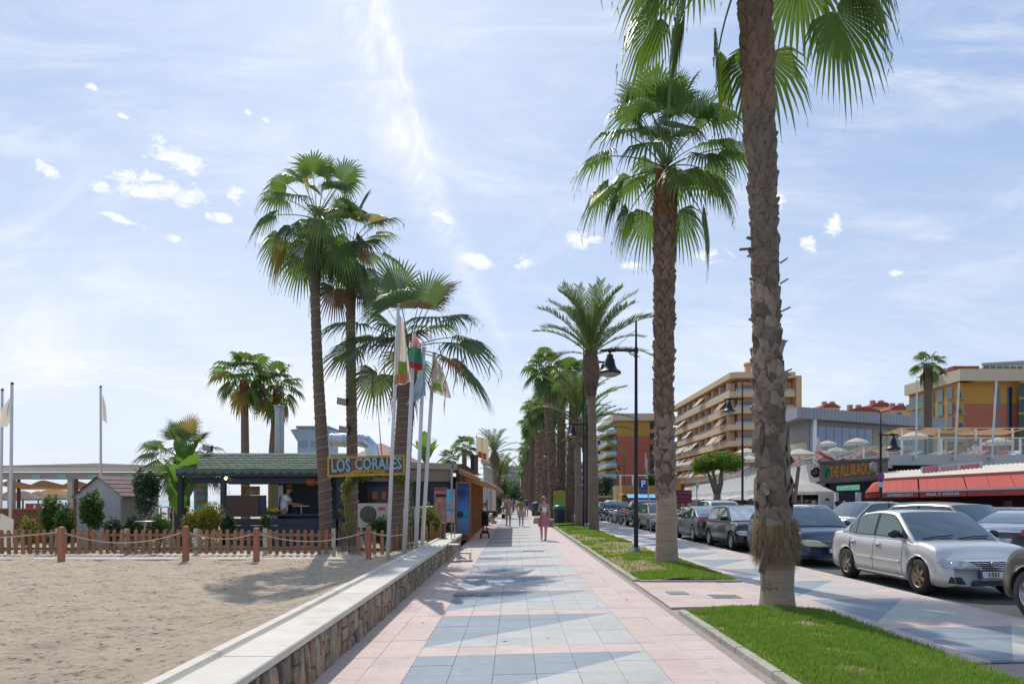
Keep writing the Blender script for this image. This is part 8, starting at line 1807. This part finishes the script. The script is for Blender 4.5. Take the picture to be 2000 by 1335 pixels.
# pub sign
p0, p1_ = W(1600, 925, 38.7), W(1734, 915, 35.3); pub = thing('pub_sign', 'weathered wooden pub sign reading THE ALL BLACKS in orange letters', 'sign', (p0 + p1_) / 2); m_psg = M('pub_board', (.19, .155, .125), .85, var=.35, vs=2, stretch=(1, 1, 5), dirt_or_reflection=((.32, .28, .24), 1.4, .55))
def pq(px, py):     # point on the slanted sign plane
    t_ = (px - 1600) / 134; return W(px, py, 1 / (1 / 38.7 + (1 / 35.3 - 1 / 38.7) * t_))
mb = MB(); c4 = [pq(1600, 941), pq(1734, 934), pq(1734, 899), pq(1600, 904)]; nn = Vector((.16, .28, 0)); mb.add(c4 + [p + nn for p in c4], [(0, 1, 2, 3), (7, 6, 5, 4), (0, 4, 5, 1), (1, 5, 6, 2), (2, 6, 7, 3), (3, 7, 4, 0)]); part('board', mb, m_psg, pub)
for (ya, yb, xa_, xb_) in ((903, 899.5, 1599, 1735), (943, 938.5, 1596, 1722)): part('trim_log', MB().beam(pq(xa_, ya) - nn * .2, pq(xb_, yb - 3) - nn * .2, .14, .12), M('sign_log', (.14, .11, .09), .85, var=.4), pub)
m_or = M('orange_letter', (.62, .25, .02), .5, var=.15)
for (w_, xa_, xb_, yc, s_) in (('THE', 1622, 1638, 923, .82), ('ALL', 1642, 1660, 920.5, .80), ('BLACKS', 1663, 1701, 917, .84)):
    a, b = pq(xa_, yc + .6), pq(xb_, yc - .6); text('letters', w_, s_, m_or, pub, a - nn * .12, b - nn * .12, .03, .012, .62 if w_ != 'BLACKS' else .56)
part('green_shield', MB().add([pq(x_, y_) - nn * .08 for x_, y_ in ((1608, 914), (1621, 912.5), (1621, 926), (1614.5, 936), (1608, 927))], [(0, 4, 3, 2, 1)]), M('shield_green', (.02, .17, .08), .6, var=.3), pub); part('shield_mark', MB().tube([pq(1612, 930) - nn * .12, pq(1615, 921) - nn * .12, pq(1618, 915) - nn * .12], .03, 5), m_trim, pub)
c = pq(1708, 912) - nn * .3
part('round_badge', MB().lathe([(.001, -.04), (.27, -.04), (.29, 0)], c, 22, 'Y'), M('badge_grey', (.30, .28, .30), .5, var=.5, vs=6), pub); part('badge_centre', MB().lathe([(.001, -.06), (.13, -.06), (.14, -.035)], c, 16, 'Y'), M('badge_pink', (.40, .28, .30), .5), pub)
c = W(1593, 922.5, 39.0); t = thing('round_sign', 'round black hanging sign with a pale emblem at the left of the pub sign', 'sign', c); part('disc', MB().lathe([(.001, -.05), (.28, -.05), (.30, 0), (.28, .05), (.001, .05)], c, 24, 'Y'), m_trim, t); text('lettering', 'GUINNESS', .105, m_cream, t, c + Vector((-.24, -.06, -.04)), c + Vector((.24, -.06, -.04)), .004); part('emblem', MB().add([c + Vector((x, -.058, z)) for x, z in ((-.05, .14), (.05, .14), (.03, .06), (0, .03), (-.03, .06))], [(0, 1, 2, 3, 4)]), m_cream, t); part('bracket', MB().tube([c + Vector((.2, 0, .1)), c + Vector((.6, .1, .1))], .02, 5), m_trim, t)
# pub awning, doors
t = thing('pub_awning', 'small green awning with a white arch mark over the pub door', 'awning', W(1656, 955, 36)); a, b, c_, d = W(1634, 949, 36.4), W(1679, 946, 35.6), W(1679, 956.5, 34.6), W(1634, 958, 35.4)
part('canvas', MB().add([a, b, c_, d], [(0, 3, 2, 1)]), M('pub_green', (.01, .22, .11), .7), t); part('white_arch', MB().tube([W(1652 + 8 * k / 8, 955 - 4 * math.sin(math.pi * k / 8), 34.7) for k in range(9)], .05, 5), m_white, t)
t = thing('white_door_panel', 'white sliding panel with two small dark notices beside the pub parasol', 'panel', W(1614, 970, 37.2)); part('panel', MB().box(W(1600, 1, 37.2).x, W(1628, 1, 37.2).x, 37.2, 37.3, -.2, hz(961, 37.2)), M('panel_white', (.5, .51, .53), .6), t)
for px in (1613, 1617): part('notice', MB().box(W(px, 1, 37.1).x, W(px + 3.2, 1, 37.1).x, 37.14, 37.19, hz(977, 37.1), hz(973, 37.1)), m_brownp, t)
for i, (a_, b_) in enumerate(((1632, 1638), (1674, 1682))): t = thing('pub_door_post', ['white door post left of the pub entrance', 'white door post right of the pub entrance'][i], 'door post', W(a_, 970, 36)); part('post', MB().box(W(a_, 1, 36).x, W(b_, 1, 36).x, 36, 36.2, -.2, hz(961, 36)), m_white, t)
# market: red awnings, corrugated roof, banners
FA, FB = W(1723, 961, 31.5), W(2030, 951.5, 25.3)
def mk(t_, py_off=0): return FA.lerp(FB, t_)
segs = [(0.0, .27), (.28, .59), (.595, 1.3)]
txt = ['SUPERMERCADO', 'MAR Y ARENA', '']
back = Vector((.9, 1.6, 0)); upz = .62
for i, (a_, b_) in enumerate(segs):
    A_, B_ = mk(a_), mk(b_); t = thing('red_awning', ['red awning lettered SUPERMERCADO, left of the row', 'red awning lettered MAR Y ARENA, middle of the row', 'plain red awning at the right end of the row'][i], 'awning', (A_ + B_) / 2, 0, 'red awnings of the supermarket')
    n_ = 5
    for k in range(n_):
        pA, pB = A_.lerp(B_, k / n_), A_.lerp(B_, (k + .985) / n_); part('canvas_panel', MB().add([pA, pB, pB + back + Vector((0, 0, upz)), pA + back + Vector((0, 0, upz))], [(0, 1, 2, 3)]), M('awning_red', (.54, .085, .06), .8, trans=.15, var=.08, vs=1), t)
    d = Vector((0, 0, -.27)); o_ = Vector((-.02, -.04, 0)); part('valance', MB().add([A_ + o_ + Vector((0, 0, -.06)), B_ + o_ + Vector((0, 0, -.06)), B_ + o_ + d, A_ + o_ + d], [(0, 1, 2, 3)]), m_redc, t); part('white_rail', MB().beam(A_ + o_, B_ + o_, .05, .09), m_whitep, t)
    if txt[i]: text('lettering', txt[i], .175, m_white, t, A_.lerp(B_, .15) + o_ * 1.6 + Vector((0, 0, -.16)), A_.lerp(B_, .85) + o_ * 1.6 + Vector((0, 0, -.16)), .004, .002, .92)
A_ = W(1689, 962, 33.2); B_ = W(1723, 957, 33.0); t = thing('red_awning', 'short red corner awning between the pub door and the thin lamp post', 'awning', A_, 0, 'red awnings of the supermarket')
part('canvas_panel', MB().add([A_, B_ + Vector((.05, 0, -.05)), B_ + Vector((.6, 1.2, .5)), A_ + Vector((1.0, 1.2, .5))], [(0, 1, 2, 3)]), MATS['awning_red'], t); part('valance', MB().add([A_ + Vector((0, -.02, -.03)), B_ + Vector((0, -.02, -.13)), B_ + Vector((0, -.02, -.33)), A_ + Vector((0, -.02, -.26))], [(0, 1, 2, 3)]), m_redc, t)
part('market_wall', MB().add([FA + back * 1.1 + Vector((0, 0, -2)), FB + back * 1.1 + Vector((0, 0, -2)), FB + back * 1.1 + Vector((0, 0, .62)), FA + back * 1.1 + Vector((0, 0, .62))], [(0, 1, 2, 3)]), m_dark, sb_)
r0, r1 = FA + back + Vector((0, 0, upz + .02)), FA.lerp(FB, 1.35) + back + Vector((0, 0, upz + .02)); rf = thing('corrugated_roof', 'cream corrugated sheet roof above the red awnings', 'roof', (r0 + r1) / 2); n_ = 44; m_cor = M('cream_sheet', (.50, .45, .36), .6, var=.12, vs=1.5)
for k in range(n_):
    pA, pB = r0.lerp(r1, k / n_), r0.lerp(r1, (k + 1) / n_); e = Vector((1.3, 3.2, .45)); pm_ = (pA + pB) / 2 + Vector((0, 0, .05)); part('sheet_rib', MB().add([pA, pm_, pB, pB + e, pm_ + e, pA + e], [(0, 1, 4, 5), (1, 2, 3, 4)]), m_cor, rf)
part('red_gutter', MB().beam(r0 + Vector((-.05, -.08, -.0)), r1 + Vector((-.05, -.08, -.0)), .08, .1), M('pinkish_gutter', (.45, .16, .14), .6), rf)
mm = thing('roof_banner', 'row of white boards with three pink notices above the red awnings', 'banner', W(1855, 918, 32)); q0, q1 = W(1800, 918, 32.4), W(1919, 912, 30.4)
def bq(t_, dz, off=0): p = q0.lerp(q1, t_); return Vector((p.x, p.y - off, p.z + dz))
part('backboard', MB().add([bq(0, -.20), bq(1, -.26), bq(1, .24), bq(0, .16), bq(0, -.20, -.06), bq(1, -.26, -.06), bq(1, .24, -.06), bq(0, .16, -.06)], [(0, 1, 2, 3), (7, 6, 5, 4), (0, 4, 5, 1), (3, 2, 6, 7), (1, 5, 6, 2), (0, 3, 7, 4)]), M('board_offwhite', (.55, .52, .50), .7), mm)
for (a_, b_, mt_) in ((.02, .28, 'pink_notice'), (.33, .60, 'pale_pink_notice'), (.65, .95, 'pink_notice')):
    c_ = {'pink_notice': (.60, .09, .16), 'pale_pink_notice': (.52, .26, .32)}[mt_]; part('notice', MB().add([bq(a_, -.13, .01), bq(b_, -.16, .01), bq(b_, .15, .01), bq(a_, .12, .01)], [(0, 1, 2, 3)]), M(mt_, c_, .6), mm)
    for r_ in range(3): part('text_line', MB().add([bq(a_ + .03, -.08 + r_ * .07, .016), bq(b_ - .04, -.09 + r_ * .075, .016), bq(b_ - .04, -.07 + r_ * .075, .016), bq(a_ + .03, -.06 + r_ * .07, .016)], [(0, 1, 2, 3)]), M('notice_print', (.62, .45, .35), .7), mm)
# goods hanging in the market
r = random.Random(5)
hg = MB()
for i in range(60): t_ = r.uniform(.02, .98); p = mk(t_) + back * r.uniform(.25, .8); hg.cbox((p.x, p.y, r.uniform(.5, 1.35)), r.uniform(.12, .3), .08, r.uniform(.2, .5), rz=r.uniform(-.5, .5))
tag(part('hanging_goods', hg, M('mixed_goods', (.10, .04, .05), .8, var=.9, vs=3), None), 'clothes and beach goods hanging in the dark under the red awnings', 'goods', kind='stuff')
t = thing('street_billboard', 'purple and red billboard panel right of the second palm trunk', 'billboard', W(1335, 965, 60)); x0, x1 = W(1318, 1, 60).x, W(1351, 1, 60).x; part('panel', MB().box(x0, x1, 60, 60.2, hz(982, 60), hz(957, 60)), M('purple_panel', (.16, .03, .09), .5, var=.5, vs=3), t)
for k in range(3): part('printed_strip', MB().box(x0 + .12, x1 - .12, 59.95, 59.99, hz(979 - k * 7.5, 60), hz(976.5 - k * 7.5, 60)), M('printed_red', (.5, .05, .08), .5), t)
part('post', MB().box((x0 + x1) / 2 - .05, (x0 + x1) / 2 + .05, 60.05, 60.15, -.1, hz(982, 60)), m_galv, t)
# small litter on the sand
for i, (px, py, c, s_) in enumerate(((486, 1209, (.42, .20, .09), .11), (270, 1269, (.45, .10, .06), .03), (352, 1296, (.05, .035, .03), .05), (305, 1237, (.5, .48, .42), .03), (530, 1196, (.5, .44, .36), .04))):
    Y = 1333 * 1.38 / (py - 976); p = W(px, py, Y); o = part('leaf_litter', MB().ell((p.x, Y, p.z + .012), s_, s_ * .7, s_ * .28, 9, 4), M('litter_%d' % i, c, .9, var=.5, vs=30), None); tag(o, ['curled dry brown leaf on the sand near the wall', 'tiny red scrap on the sand', 'dark pebble-like scrap near the wall end of the sand', 'pale scrap on the sand left of the red one', 'small pale twig near the dry leaf'][i], 'litter')

lb = MB()
for i in range(16):
    x, y = rnd.uniform(-1.4, 2.1), rnd.uniform(5.4, 12.5); a = rnd.uniform(0, 6.28); l = rnd.uniform(.015, .05); c, q = math.cos(a), math.sin(a)
    lb.add([(x + u_ * c - v_ * q, y + u_ * q + v_ * c, z) for u_, v_, z in ((-l, 0, .004), (0, -l * .3, .005), (l, 0, .011), (0, l * .3, .007))], [(0, 1, 2, 3)])
tag(part('leaf_scraps', lb, MATS['dry_frond'], None), 'small dry leaf scraps scattered over the near promenade tiles', 'litter', kind='stuff')
